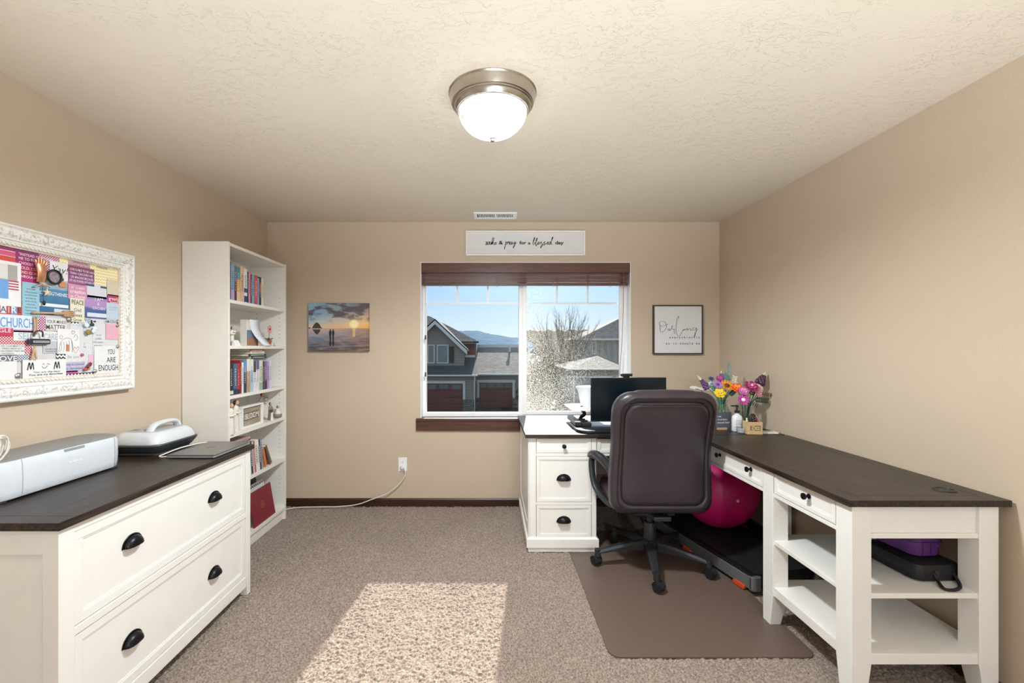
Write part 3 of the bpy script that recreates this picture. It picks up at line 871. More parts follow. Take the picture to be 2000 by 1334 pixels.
# supply vent in the ceiling
t = thing('ceiling_vent', 'white louvred air vent in the ceiling above the wooden sign', 'vent', (0.04, 3.70, H))
vx0, vx1, vy0, vy1 = -0.135, 0.215, 3.612, 3.782
m_ = MB()
for a in ((vx0, vx1, vy0, vy0 + 0.032), (vx0, vx1, vy1 - 0.032, vy1), (vx0, vx0 + 0.028, vy0 + 0.032, vy1 - 0.032), (vx1 - 0.028, vx1, vy0 + 0.032, vy1 - 0.032), (0.035, 0.05, vy0 + 0.032, vy1 - 0.032)):
    m_.box(a[0], a[1], a[2], a[3], H - 0.008, H)
m_.build('frame', VINYL, t, bevel=0.002)
MB().box(vx0 + 0.02, vx1 - 0.02, vy0 + 0.03, vy1 - 0.03, H - 0.0022, H - 0.0008).build('duct', mat('dark_duct', '#23282e', 0.8), t)
m_ = MB()
for k in range(23):
    x = vx0 + 0.036 + k * 0.0128
    if abs(x - 0.0425) < 0.012: continue
    d = 0.004 if x < 0.0425 else -0.004
    m_.add([(x, vy0 + 0.032, H - 0.006), (x + 0.0068, vy0 + 0.032, H - 0.006), (x + 0.0068 + d, vy1 - 0.032, H - 0.006), (x + d, vy1 - 0.032, H - 0.006),
            (x, vy0 + 0.032, H - 0.003), (x + 0.0068, vy0 + 0.032, H - 0.003), (x + 0.0068 + d, vy1 - 0.032, H - 0.003), (x + d, vy1 - 0.032, H - 0.003)],
           [(0, 3, 2, 1), (4, 5, 6, 7), (0, 1, 5, 4), (1, 2, 6, 5), (2, 3, 7, 6), (3, 0, 4, 7)])
m_.build('louvres', VINYL, t)

# ------------------------------------------------------------------ pieces on the back wall
RX, UZ = (1, 0, 0), (0, 0, 1)


def WB(px, py, y=YB):
    p = P(px, py, y); return p


def pen(mb, strokes, y, ox, oz, k, w, n=5):
    """handwriting: strokes in a small unit drawing (x right, y up), laid flat on a panel facing the room"""
    for st in strokes:
        pts = spline([(ox + a * k, y, oz + b * k) for a, b in st], n)
        ws = []
        for i, p in enumerate(pts):
            q_ = pts[min(i + 1, len(pts) - 1)] - pts[max(i - 1, 0)]
            down = abs(q_.z) / (q_.length + 1e-9)
            ws.append(w * (0.55 + 0.75 * down))
        mb.ribbon(pts, ws, (0, -1, 0))


# long sign
yS = YB - 0.032
a, b = WB(909.5, 450, yS), WB(1143, 499, yS)
t = thing('wall_sign', 'long white framed sign lettered wake & pray for a blessed day, above the window', 'sign', ((a.x + b.x) / 2, YB, b.z))
fw = 0.012
m_ = MB().box(a.x, b.x, yS, YB - 0.002, a.z - fw, a.z).box(a.x, b.x, yS, YB - 0.002, b.z, b.z + fw * 1.3).box(a.x, a.x + fw, yS, YB - 0.002, b.z + fw * 1.3, a.z - fw).box(b.x - fw, b.x, yS, YB - 0.002, b.z + fw * 1.3, a.z - fw)
m_.build('frame', mat('sign_frame_white', '#efe9e2', 0.5, var=0.04, scale=50), t, bevel=0.0015)
yP = YB - 0.014
MB().box(a.x + fw, b.x - fw, yP, YB - 0.003, b.z + fw, a.z - fw).build('panel', mat('sign_panel', '#dcdad8', 0.6, var=0.02), t)
INK = mat('black_ink', '#1d1c1d', 0.6)
m_ = MB(); yT = yP - 0.0012
s_ = F / yP
def sx(zx): return (900 + zx * 0.13 - VX) / s_
def sz(zy): return CZ - (405 + zy * 0.13 - VY) / s_
# unit drawing = zoomed photo pixels (13/100 px each)
k = 0.13 / s_
def wr(strokes, w=0.0042):
    pen(m_, [[(x, -y) for x, y in st] for st in strokes], yT, sx(0), sz(0), k, w)
wr([[(372, 520), (385, 520), (375, 560), (388, 560), (405, 515), (400, 555), (415, 560), (428, 515), (432, 530)],            # w
    [(462, 530), (445, 520), (430, 550), (445, 560), (462, 525), (458, 555), (470, 552)],                                    # a
    [(470, 552), (492, 490), (492, 458), (478, 470), (466, 562)], [(470, 545), (490, 522), (496, 535), (476, 540), (500, 562), (512, 545)],   # k
    [(512, 545), (530, 540), (530, 522), (516, 535), (516, 560), (545, 545)]])                                               # e
wr([[(672, 520), (678, 518), (668, 570), (655, 630), (660, 600), (680, 535), (700, 520), (698, 550), (680, 560)],            # p
    [(700, 548), (718, 510), (722, 530), (735, 520), (728, 556), (740, 552)],                                                # r
    [(768, 530), (752, 518), (738, 550), (752, 560), (768, 525), (765, 556), (778, 550)],                                    # a
    [(782, 520), (786, 552), (800, 548), (818, 515), (806, 580), (790, 612), (788, 590), (838, 530)]])                       # y
wr([[(1085, 525), (1112, 470), (1105, 452), (1090, 500), (1084, 552), (1100, 560), (1112, 535), (1096, 528), (1120, 535)],   # b
    [(1120, 535), (1148, 480), (1142, 462), (1126, 530), (1130, 580), (1145, 555)],                                          # l
    [(1145, 555), (1176, 535), (1174, 518), (1158, 535), (1160, 560), (1185, 545)],                                          # e
    [(1185, 550), (1212, 512), (1206, 530), (1222, 560), (1212, 600), (1198, 610), (1204, 585), (1235, 550)],                # s
    [(1235, 550), (1262, 512), (1256, 530), (1268, 552), (1250, 572), (1242, 562), (1285, 545)],                             # s
    [(1285, 548), (1312, 535), (1308, 518), (1294, 535), (1298, 560), (1322, 545)],                                          # e
    [(1352, 528), (1336, 518), (1322, 548), (1336, 560), (1352, 525), (1384, 455), (1376, 450), (1356, 530), (1358, 558), (1372, 550)]])   # d
for s, x0, x1, zb_, hh in (('&', 572, 634, 556, 56), ('for', 880, 982, 556, 52), ('a', 1010, 1046, 556, 46), ('day', 1418, 1545, 556, 52)):
    text_mesh(m_, s, (sx(x0), yT, sz(zb_)), RX, UZ, hh * k * (1.0 if s != 'a' else 1.0), width=(x1 - x0) * k, lift=0.0, bold=0.03)
m_.build('lettering', INK, t)

# canvas photograph of a beach at sunset
yC = YB - 0.03
a, b = WB(602.5, 592, yC), WB(720, 686, yC)
t = thing('canvas_picture', 'unframed canvas print of a beach sunset with two walkers, left of the window', 'picture', ((a.x + b.x) / 2, YB, b.z))
m = bpy.data.materials.new('beach_sunset_print'); nt, N, L, bs = nodes(m)
tc = N.new('ShaderNodeTexCoord'); sp = N.new('ShaderNodeSeparateXYZ'); L.new(tc.outputs['Object'], sp.inputs[0])
Wc, Hc = b.x - a.x, a.z - b.z
u = math_node(N, L, 'DIVIDE', math_node(N, L, 'ADD', sp.outputs['X'], Wc / 2), Wc); v = math_node(N, L, 'DIVIDE', sp.outputs['Z'], Hc)
def cramp(fac, stops):
    rp = N.new('ShaderNodeValToRGB'); el = rp.color_ramp.elements
    el[0].position, el[0].color = stops[0][0], lin(stops[0][1]); el[1].position, el[1].color = stops[-1][0], lin(stops[-1][1])
    for p_, c_ in stops[1:-1]: el.new(p_).color = lin(c_)
    L.new(fac, rp.inputs['Fac']); return rp.outputs[0]
def mixc(fac, c1, c2, mode='MIX'):
    mxn = N.new('ShaderNodeMixRGB'); mxn.blend_type = mode
    for s, i in ((fac, 'Fac'), (c1, 'Color1'), (c2, 'Color2')):
        if isinstance(s, (int, float)): mxn.inputs[i].default_value = s
        elif isinstance(s, str): mxn.inputs[i].default_value = lin(s)
        else: L.new(s, mxn.inputs[i])
    return mxn.outputs[0]
skyL = cramp(v, [(0.48, '#e8c7a4'), (0.62, '#a9c0cf'), (0.78, '#7fb0cf'), (1.0, '#8fb6cc')])
skyR = cramp(v, [(0.48, '#f0a646'), (0.62, '#efc585'), (0.76, '#b99a86'), (1.0, '#6f6468')])
sky = mixc(u, skyL, skyR)
mp = N.new('ShaderNodeMapping'); mp.inputs['Scale'].default_value = (6, 1, 15); mp.inputs['Rotation'].default_value = (0, -0.25, 0); L.new(tc.outputs['Object'], mp.inputs[0])
nz = N.new('ShaderNodeTexNoise'); nz.inputs['Scale'].default_value = 1.4; nz.inputs['Detail'].default_value = 6; L.new(mp.outputs[0], nz.inputs['Vector'])
cl = math_node(N, L, 'MULTIPLY', math_node(N, L, 'MULTIPLY', math_node(N, L, 'MAXIMUM', math_node(N, L, 'SUBTRACT', math_node(N, L, 'ADD', nz.outputs['Fac'], math_node(N, L, 'MULTIPLY', u, 0.12)), 0.5), 0.0), 9.0), math_node(N, L, 'MINIMUM', math_node(N, L, 'MAXIMUM', math_node(N, L, 'MULTIPLY', math_node(N, L, 'SUBTRACT', v, 0.58), 6.0), 0.0), 1.0))
cl = math_node(N, L, 'MINIMUM', cl, 0.95)
sky = mixc(cl, sky, '#5b5156')
# the low sun
du = math_node(N, L, 'SUBTRACT', u, 0.755); dv = math_node(N, L, 'MULTIPLY', math_node(N, L, 'SUBTRACT', v, 0.565), 0.8)
d2 = math_node(N, L, 'ADD', math_node(N, L, 'MULTIPLY', du, du), math_node(N, L, 'MULTIPLY', dv, dv))
sunf = cramp(math_node(N, L, 'SQRT', d2), [(0.0, '#ffffff'), (0.05, '#ffffff'), (0.09, '#5a5a5a'), (0.25, '#000000')])
sky = mixc(sunf, sky, '#fff0b0')
wet = mixc(u, cramp(v, [(0.0, '#3c444c'), (0.15, '#4d5c74'), (0.3, '#7d8ba6'), (0.46, '#c9b3ae')]), cramp(v, [(0.0, '#4a3d38'), (0.2, '#6d5751'), (0.35, '#8c6d60'), (0.46, '#9a7d68')]))
mp2 = N.new('ShaderNodeMapping'); mp2.inputs['Scale'].default_value = (5, 1, 40); mp2.inputs['Rotation'].default_value = (0, 0.25, 0); L.new(tc.outputs['Object'], mp2.inputs[0])
nz2 = N.new('ShaderNodeTexNoise'); nz2.inputs['Scale'].default_value = 1.6; nz2.inputs['Detail'].default_value = 5; L.new(mp2.outputs[0], nz2.inputs['Vector'])
wv = cramp(nz2.outputs['Fac'], [(0.42, '#000000'), (0.62, '#909090')])
wet = mixc(wv, wet, '#d8b59a')
dg = math_node(N, L, 'LESS_THAN', math_node(N, L, 'ABSOLUTE', du), 0.022)
wet = mixc(math_node(N, L, 'MULTIPLY', math_node(N, L, 'MULTIPLY', dg, nz2.outputs['Fac']), math_node(N, L, 'GREATER_THAN', v, 0.3)), wet, '#ffd27a')
L.new(mixc(math_node(N, L, 'GREATER_THAN', v, 0.475), wet, sky), bs.inputs['Base Color']); bs.inputs['Roughness'].default_value = 0.55
MB().box(a.x, b.x, yC, YB - 0.002, b.z, a.z).build('canvas', m, t)
DK = mat('print_dark', '#2b2725', 0.6); DK2 = mat('print_brown', '#4b423e', 0.6)
def U(u_, v_): return (a.x + Wc * u_, b.z + Hc * v_)
yf = yC - 0.0006
def cut(name, pts, m): MB().prism([U(*p) for p in pts], yf - 0.0004, yf, 'y').build(name, m, t)
cut('printed_rock', [(0.055, 0.475), (0.085, 0.54), (0.11, 0.58), (0.135, 0.60), (0.165, 0.585), (0.19, 0.55), (0.205, 0.505), (0.235, 0.475)], DK2)
cut('printed_reflection', [(0.065, 0.455), (0.20, 0.455), (0.19, 0.41), (0.16, 0.36), (0.135, 0.345), (0.105, 0.385)], DK2)
cut('printed_headland', [(0.0, 0.472), (0.0, 0.49), (0.02, 0.497), (0.045, 0.474)], DK)
for dx, wd in ((0.363, 1.0), (0.412, 0.9)):
    body = [(-.013, .275), (-.017, .33), (-.023, .385), (-.022, .415), (-.008, .428), (-.011, .444), (-.004, .457), (.006, .457), (.012, .444), (.008, .428), (.022, .412), (.021, .37), (.014, .33), (.012, .275),
            (.013, .215), (.019, .165), (.014, .118), (-.002, .108), (-.015, .122), (-.018, .165), (-.012, .215)]
    cut('printed_walker', [(dx + x * wd, y) for x, y in body], DK)

# framed print on the right
yD = YB - 0.026
a, b = WB(1276, 595.5, yD), WB(1373.5, 692, yD)
t = thing('framed_print', 'square white print lettered Darling everything is as it should be, in thin dark frame', 'picture', ((a.x + b.x) / 2, YB, b.z))
fw = 0.0115
m_ = MB().box(a.x, b.x, yD, YB - 0.002, a.z - fw, a.z).box(a.x, b.x, yD, YB - 0.002, b.z, b.z + fw).box(a.x, a.x + fw, yD, YB - 0.002, b.z + fw, a.z - fw).box(b.x - fw, b.x, yD, YB - 0.002, b.z + fw, a.z - fw)
m_.build('frame', mat('dark_frame', '#3d3530', 0.5, var=0.15), t, bevel=0.001)
yP = YB - 0.021
MB().box(a.x + fw, b.x - fw, yP, YB - 0.003, b.z + fw, a.z - fw).build('panel', mat('print_panel', '#dcdcdc', 0.6, var=0.015), t)
m_ = MB(); yT = yP - 0.001; s_ = F / yP; k = 130 / 1334 / s_
ox, oz = (1260 - VX) / s_, CZ - (580 - VY) / s_
def wr2(sts, w): pen(m_, [[(x, -y) for x, y in st] for st in sts], yT, ox, oz, k, w)
wr2([[(305, 560), (300, 640), (318, 705), (360, 695), (410, 640), (428, 580), (400, 510), (345, 482), (290, 505), (282, 545), (320, 585), (380, 580), (455, 540)],
     [(480, 645), (462, 640), (455, 668), (478, 665), (488, 640), (490, 668), (505, 672), (540, 600), (545, 570), (535, 620), (560, 655), (585, 640), (580, 700), (598, 745)],
     [(675, 440), (672, 390), (645, 430), (622, 560), (618, 690), (650, 770), (690, 780), (740, 700), (768, 650), (770, 672)],
     [(770, 672), (800, 640), (803, 668), (830, 650), (848, 630), (850, 668), (880, 640), (905, 635), (910, 670), (935, 655)],
     [(1010, 610), (970, 615), (950, 650), (975, 668), (1010, 640), (1028, 618), (1010, 720), (985, 820), (980, 790), (1010, 710), (1055, 640)]], 0.0030)
def mono(s, x0, x1, zy, h):
    n = len(s); st = (x1 - x0) / (n - 1) if n > 1 else 0
    for i, ch in enumerate(s):
        if ch != ' ':
            text_mesh(m_, ch, (ox + (x0 + st * i) * k, yT, oz - zy * k), RX, UZ, h * k, align='c', lift=0, bold=0.02)
mono('everything is', 500, 1082, 830, 44); mono('as it should be', 430, 1082, 952, 44)
m_.build('lettering', mat('grey_ink', '#4c4a49', 0.7), t)

# wall outlet and the cord plugged into it
a, b = WB(778.3, 893.3), WB(795, 920)
t = thing('wall_outlet', 'white duplex wall outlet on the back wall below the window', 'outlet', ((a.x + b.x) / 2, YB, b.z))
MB().box(a.x, b.x, YB - 0.006, YB - 0.0005, b.z, a.z).build('cover_plate', VINYL, t, bevel=0.002)
cx = (a.x + b.x) / 2
for dz, nm in ((0.020, 0), (-0.020, 1)):
    zc = (a.z + b.z) / 2 + dz
    so = MB().prism([(cx + x, zc + y) for x, y in rrect(0.034, 0.028, 0.011)], YB - 0.0075, YB - 0.006, 'y').build('socket', VINYL, t)
    if nm == 0:
        m_ = MB()
        for x in (-0.006, 0.006): m_.box(cx + x - 0.001, cx + x + 0.001, YB - 0.0081, YB - 0.0076, zc - 0.002, zc + 0.007)
        m_.ball((cx, YB - 0.0078, zc - 0.008), 0.0022, 8, 6)
        m_.build('slots', BLACKP, so)
CORD = mat('white_cord', '#e6e1da', 0.4, var=0.02)
t = thing('power_cord', 'white power cord plugged into the outlet and trailing to the bookcase', 'cord', (cx, YB - 0.03, 0.33))
zc = (a.z + b.z) / 2 - 0.021
MB().lathe([(0.006, YB - 0.034), (0.013, YB - 0.033), (0.0165, YB - 0.028), (0.0165, YB - 0.010), (0.015, YB - 0.0085)], (cx, 0, zc), 20, 'y').build('plug', CORD, t, smooth=True)
pts = [Vector((cx + 0.012, YB - 0.024, zc - 0.006))] + [P(791, 919, YB - 0.026), P(790.5, 930, YB - 0.028), P(780, 945, YB - 0.034), P(757, 963, YB - 0.04), P(727, 975, YB - 0.045), P(697, 985.5, YB - 0.05), P(660, 989.5, YB - 0.06), P(625, 990, YB - 0.068), P(585, 991, YB - 0.075), P(566, 994, YB - 0.095), P(552, 998, YB - 0.13)]
for p in pts: p.z = max(p.z, 0.0075)
MB().tube(spline(pts, 6), 0.0043, 8).build('cable', CORD, t, smooth=60)

# ------------------------------------------------------------------ window blind
t = thing('window_blind', 'reddish-brown wooden blind pulled up at the top of the window', 'blind', (0.3, 3.93, 2.09))
BW = wood_mat('blind_wood', '#4b2d25', '#6d4638', 'x', 0.35, scale=4)
SLATM = wood_mat('blind_slats', '#6a4842', '#8c645b', 'x', 0.3, scale=4)
MB().box(WX0 + 0.008, WX1 - 0.012, YB - 0.012, YB + 0.006, 2.003, 2.089).build('valance', BW, t, bevel=0.004)
MB().box(WX0 + 0.014, WX1 - 0.018, YB + 0.008, YB + 0.058, 2.045, 2.087).build('head_rail', BW, t)
m_ = MB(); q = random.Random(4)
for k in range(17):
    z = 1.924 + k * 0.0068
    tl = q.uniform(-0.002, 0.002); sg = 0.0015
    m_.hexa([(WX0 + 0.012, YB + 0.008, z + tl - sg), (WX1 - 0.017, YB + 0.008, z - tl + sg), (WX1 - 0.017, YB + 0.056, z - tl), (WX0 + 0.012, YB + 0.056, z + tl)],
            [(WX0 + 0.012, YB + 0.008, z + tl + 0.0032 - sg), (WX1 - 0.017, YB + 0.008, z - tl + 0.0032 + sg), (WX1 - 0.017, YB + 0.056, z - tl + 0.0032), (WX0 + 0.012, YB + 0.056, z + tl + 0.0032)])
m_.build('slat_stack', SLATM, t)
MB().box(WX0 + 0.012, WX1 - 0.017, YB + 0.007, YB + 0.057, 1.898, 1.918).build('bottom_rail', BW, t, bevel=0.003)
CORDM = mat('blind_cord', '#8b6d63', 0.7)
for px in (860, 970, 1081, 1192):
    x = P(px, 550, YB).x
    m_ = MB()
    m_.tube([(x, YB + 0.004, 2.03), (x, YB + 0.004, 1.90)], 0.0012, 5)
    for k in range(4):
        zc = 2.0 - k * 0.028
        m_.tube(spline([(x - 0.012, YB + 0.003, zc), (x + 0.004, YB + 0.000, zc + 0.006), (x + 0.014, YB + 0.002, zc - 0.010), (x - 0.004, YB + 0.001, zc - 0.016), (x - 0.012, YB + 0.003, zc - 0.010)], 5), 0.0011, 5)
    m_.tube(spline([(x, YB + 0.002, 1.90), (x + 0.01, YB + 0.0, 1.888), (x + 0.002, YB + 0.0, 1.882), (x - 0.008, YB, 1.889)], 5), 0.0011, 5)
    m_.build('ladder_cord', CORDM, t)
x = P(1217, 560, YB).x
MB().tube(spline([(x, YB - 0.014, 2.0), (x - 0.002, YB - 0.014, 1.7), (x - 0.018, YB - 0.012, 1.35), (x - 0.036, YB - 0.012, 1.115)], 5), 0.0022, 6).build('tilt_wand', CORDM, t)
x = P(831, 560, YB + 0.02).x
m_ = MB().tube([(x, YB + 0.005, 1.93), (x + 0.002, YB + 0.02, 1.12)], 0.0010, 5)
lc = m_.build('lift_cord', CORDM, t)
for z in (1.45, 1.13):
    MB().lathe([(0.002, z + 0.02), (0.006, z + 0.015), (0.008, z - 0.012), (0.004, z - 0.02)], (x + 0.001, YB + 0.013, 0), 10).build('tassel', BW, lc, smooth=True)

# ------------------------------------------------------------------ furniture helpers
def framed_front(mb, x0, x1, z0, z1, y, depth=0.018, rail=0.022):
    """drawer front facing -y: slab, raised rim and recessed field with a small step"""
    mb.box(x0, x1, y + 0.006, y + depth, z0, z1)
    r = rail
    for a in ((x0, x1, z1 - r, z1), (x0, x1, z0, z0 + r), (x0, x0 + r, z0 + r, z1 - r), (x1 - r, x1, z0 + r, z1 - r)):
        mb.box(a[0], a[1], y, y + 0.006, a[2], a[3])
    r2 = r + 0.007
    for a in ((x0 + r, x1 - r, z1 - r2, z1 - r), (x0 + r, x1 - r, z0 + r, z0 + r2), (x0 + r, x0 + r2, z0 + r2, z1 - r2), (x1 - r2, x1 - r, z0 + r2, z1 - r2)):
        mb.box(a[0], a[1], y + 0.003, y + 0.006, a[2], a[3])
    return mb


ROT_L = Matrix.Rotation(PI / 2, 4, 'Z')        # front facing -y  ->  facing +x
ROT_R = Matrix.Rotation(-PI / 2, 4, 'Z')       # front facing -y  ->  facing -x


def knob(x, y, z):
    """round knob whose stem starts at (x,y,z) and points to -y"""
    return MB().lathe([(0.011, 0.0), (0.011, -0.003), (0.0055, -0.005), (0.005, -0.013), (0.011, -0.017), (0.0145, -0.022), (0.0135, -0.028), (0.006, -0.031)][::-1], (x, y, z), 20, 'y')


def cup_pull(x, y, z, w=0.084, h=0.036, d=0.026):
    """half-dome bin pull, open below, on a face looking to -y"""
    mb = MB(); n, m = 18, 7; rings = []
    for j in range(m + 1):
        b = j / m * PI / 2
        rings.append([Vector((x + w / 2 * math.cos(PI * i / n) * math.cos(b) ** 0.6, y - d * math.sin(b), z + h * math.sin(PI * i / n) * (math.cos(b) ** 0.6))) for i in range(n + 1)])
    mb.loft(rings, cap=False, closed=False)
    mb.ribbon([(x + (w / 2 + 0.003) * math.cos(PI * i / n), y - 0.001, z + (h + 0.003) * math.sin(PI * i / n)) for i in range(n + 1)], 0.008, (0, -1, 0))
    return mb


# ------------------------------------------------------------------ lateral file cabinet (left)
LX0, LXF, LY0, LY1, LH = -1.905, -1.335, 1.40, 2.52, 0.82
t = thing('file_cabinet', 'white two-drawer lateral file cabinet with dark wood top along the left wall', 'file cabinet', (-1.62, 1.96, 0))
ch = 0.012
m_ = MB().prism([(LX0, LY0 - 0.014), (-1.322, LY0 - 0.014), (-1.320, LY0 - 0.012), (-1.320, LY1 + 0.012), (-1.322, LY1 + 0.014), (LX0, LY1 + 0.014)], LH - 0.025, LH, 'z')
m_.build('top', DARKTOP_Y, t, bevel=0.002)
MB().box(LX0, -1.320 - 0.0, LY0 + 0.046, LY0 + 0.0475, LH - 0.0005, LH + 0.0002).build('top_seam', mat('seam_dark', '#0d0908', 0.6), t)
zb = 0.05
m_ = MB()
m_.box(LX0 + 0.05, LXF - 0.03, LY0 + 0.012, LY1 - 0.012, 0.06, LH - 0.025)          # carcass core
m_.box(LXF - 0.03, LXF - 0.002, 1.455, 2.475, LH - 0.055, LH - 0.025)                 # rails between the drawers
m_.box(LXF - 0.03, LXF, 1.455, 2.475, 0.432, 0.458).box(LXF - 0.03, LXF, 1.455, 2.475, zb, 0.108)
m_.build('body', WHITE, t, bevel=0.0015)
for y0 in (LY0, LY1 - 0.012):
    for z0, z1 in ((LH - 0.105, LH - 0.025), (0.06, 0.14)):
        MB().box(LX0 + 0.05, LXF - 0.05, y0, y0 + 0.012, z0, z1).build('end_rail', WHITE, t, bevel=0.002)
for (x0, x1) in ((LXF - 0.05, LXF), (LX0, LX0 + 0.05)):
    for (y0, y1, sg) in ((LY0, 1.455, 1), (2.475, LY1, -1)):
        zt = 0.11
        k_ = 0.012
        MB().box(x0, x1, y0, y1, zt, LH - 0.025).hexa([(x0 + (k_ if x0 < -1.6 else k_), y0 + (0 if sg > 0 else k_), 0), (x1, y0 + (0 if sg > 0 else k_), 0), (x1, y1 - (k_ if sg > 0 else 0), 0), (x0 + k_, y1 - (k_ if sg > 0 else 0), 0)],
                 [(x0, y0, zt), (x1, y0, zt), (x1, y1, zt), (x0, y1, zt)]).build('corner_post', WHITE, t, bevel=0.0015)
for (z0, z1, zp) in ((0.461, 0.764, 0.618), (0.111, 0.429, 0.252)):
    # built facing -y around the origin, then turned to face the room
    w = 2.472 - 1.458
    mb = framed_front(MB(), -w / 2, w / 2, z0, z1, 0.0, rail=0.030)
    mb.xf(Matrix.Translation((LXF - 0.004, (2.472 + 1.458) / 2, 0)) @ ROT_L)
    d = mb.build('drawer', WHITE, t, bevel=0.002)
    for yc in (1.70, 2.204):
        cup_pull(0, 0, 0).xf(Matrix.Translation((LXF - 0.0095, yc, zp)) @ ROT_L).build('cup_pull', PEWTER, d, smooth=60, solid=0.0025)

# ------------------------------------------------------------------ bookcase
BX0, BXF, BY0, BY1, BH = -1.916, -1.630, 2.815, 3.615, 2.02
t = thing('bookcase', 'tall white open bookcase with six shelves standing against the left wall', 'bookcase', ((BX0 + BXF) / 2, (BY0 + BY1) / 2, 0))
th = 0.020
SHELF = [1.662, 1.372, 1.055, 0.810, 0.482]
for y0, yi in ((BY0, BY0 + th), (BY1 - th, BY1 - th)):
    m_ = MB().box(BX0, BXF, y0, y0 + th, 0.0, BH)
    m_.mi = 1                                          # rows of shelf-pin holes on the inner face
    for x in (BXF - 0.045, BX0 + 0.06):
        z = 0.25
        while z < 1.78:
            if min(abs(z - s) for s in SHELF) > 0.035:
                m_.lathe([(0.0026, yi - 0.0006), (0.0026, yi + 0.0006)], (x, 0, z), 8, 'y')
            z += 0.032
    m_.build('side_panel', [WHITE2, mat('pin_hole_dark', '#3b3833', 0.8)], t)
MB().box(BX0 + 0.002, BX0 + 0.008, BY0 + th, BY1 - th, 0.08, BH - 0.022).build('back_panel', WHITE2, t)
MB().box(BX0 + 0.008, BX0 + 0.009, 3.214, 3.216, 0.1, BH - 0.03).build('back_seam', mat('seam_grey', '#8d887f', 0.7), t)
MB().box(BX0, BXF - 0.004, BY0 + th, BY1 - th, BH - 0.022, BH - 0.002).build('top_panel', WHITE2, t, bevel=0.001)
for z in SHELF:
    MB().box(BX0 + 0.009, BXF - 0.004, BY0 + th, BY1 - th, z - 0.021, z).build('shelf', WHITE2, t, bevel=0.001)
MB().box(BX0 + 0.009, BXF - 0.004, BY0 + th, BY1 - th, 0.074, 0.095).build('shelf', WHITE2, t, bevel=0.001)
MB().box(BXF - 0.035, BXF - 0.018, BY0 + th, BY1 - th, 0.0, 0.074).build('kick_board', WHITE2, t)
# ------------------------------------------------------------------ desks (right)
DZ = 0.784
# --- back desk under the window
t = thing('writing_desk', 'white desk with dark wood top and drawer pedestal under the window', 'desk', (1.09, 3.42, 0))
DX0, DX1, DY0, DY1 = 0.231, 1.952, 3.0, 3.845
MB().box(DX0, DX1, DY0, DY1, DZ - 0.025, DZ).build('top', DARKTOP_X, t, bevel=0.002)
m_ = MB()
for y in (DY0 + 0.07, DY1 - 0.07): m_.box(DX0 + 0.085, DX1 - 0.085, y - 0.0008, y + 0.0008, DZ - 0.0004, DZ + 0.0002)
for x in (DX0 + 0.085, DX1 - 0.085): m_.box(x - 0.0008, x + 0.0008, DY0 + 0.07, DY1 - 0.07, DZ - 0.0004, DZ + 0.0002)
m_.build('top_seam', MATS['seam_dark'], t)
MB().prism([(0.36 + x, 3.735 + y) for x, y in rrect(0.062, 0.028, 0.012)], DZ - 0.002, DZ + 0.0015, 'z').build('grommet', BLACKP, t)
px0, px1, py0, py1 = 0.2546, 0.706, 3.022, 3.83
zb1, zt1 = 0.085, DZ - 0.025
m_ = MB().box(px0, px1, py0 + 0.018, py1, zb1, zt1)
m_.box(px0, 0.3035, py0, py0 + 0.018, zb1, zt1).box(0.675, px1, py0, py0 + 0.018, zb1, zt1)
for z0, z1 in ((0.753, zt1), (0.634, 0.655), (0.310, 0.329), (zb1, 0.092)): m_.box(0.3035, 0.675, py0, py0 + 0.018, z0, z1)
pd = m_.build('pedestal', WHITE, t, bevel=0.0015)
pl = MB(); o_ = 0.014
pr = [(0.0, zb1 + 0.012), (0.006, zb1 + 0.006), (o_, zb1), (o_, 0.03), (0.004, 0.028), (0.004, 0.0)]
rings = []
for o1, z in pr:
    rings.append([(px0 - o1, py0 - o1, z), (px1 + o1, py0 - o1, z), (px1 + o1, py1, z), (px0 - o1, py1, z)])
pl.loft(rings[::-1])
pl.build('plinth', WHITE, pd)
sidep = MB()
sidep.box(px0 - 0.004, px0 + 0.004, py0 + 0.0, py0 + 0.07, zb1 + 0.012, zt1).box(px0 - 0.004, px0 + 0.004, py1 - 0.07, py1, zb1 + 0.012, zt1).box(px0 - 0.004, px0 + 0.004, py0 + 0.07, py1 - 0.07, zt1 - 0.08, zt1).box(px0 - 0.004, px0 + 0.004, py0 + 0.07, py1 - 0.07, zb1 + 0.012, zb1 + 0.08)
sidep.build('side_frame', WHITE, pd, bevel=0.001)
for z0, z1, kind in ((0.657, 0.751, 'knob'), (0.331, 0.632, 'cup'), (0.094, 0.308, 'cup')):
    d = framed_front(MB(), 0.3065, 0.672, z0, z1, py0 - 0.001, rail=0.020).build('drawer', WHITE, t, bevel=0.0015)
    xc, zc = 0.489, (z0 + z1) / 2
    if kind == 'knob': knob(xc, py0 - 0.001, zc).build('knob', PEWTER, d, smooth=True)
    else: cup_pull(xc, py0 + 0.003, zc - 0.008).build('cup_pull', PEWTER, d, smooth=60, solid=0.0025)
# centre drawer and apron, modesty panel, right-hand leg
m_ = MB().box(px1, 1.335, py0 + 0.022, py0 + 0.04, 0.637, zt1).box(px1, 1.335, py0, py0 + 0.022, 0.637, 0.653)
m_.build('apron', WHITE, t, bevel=0.0015)
d = framed_front(MB(), px1 + 0.006, 1.31, 0.657, 0.751, py0 - 0.001, rail=0.020).build('drawer', WHITE, t, bevel=0.0015)
for x in (0.86, 1.16): knob(x, py0 - 0.001, 0.704).build('knob', PEWTER, d, smooth=True)
MB().box(px1, 1.87, 3.79, 3.81, 0.30, zt1).build('modesty_panel', WHITE, t)
MB().box(1.87, 1.935, 3.765, 3.83, 0.0, zt1).build('leg', WHITE, t, bevel=0.0015)

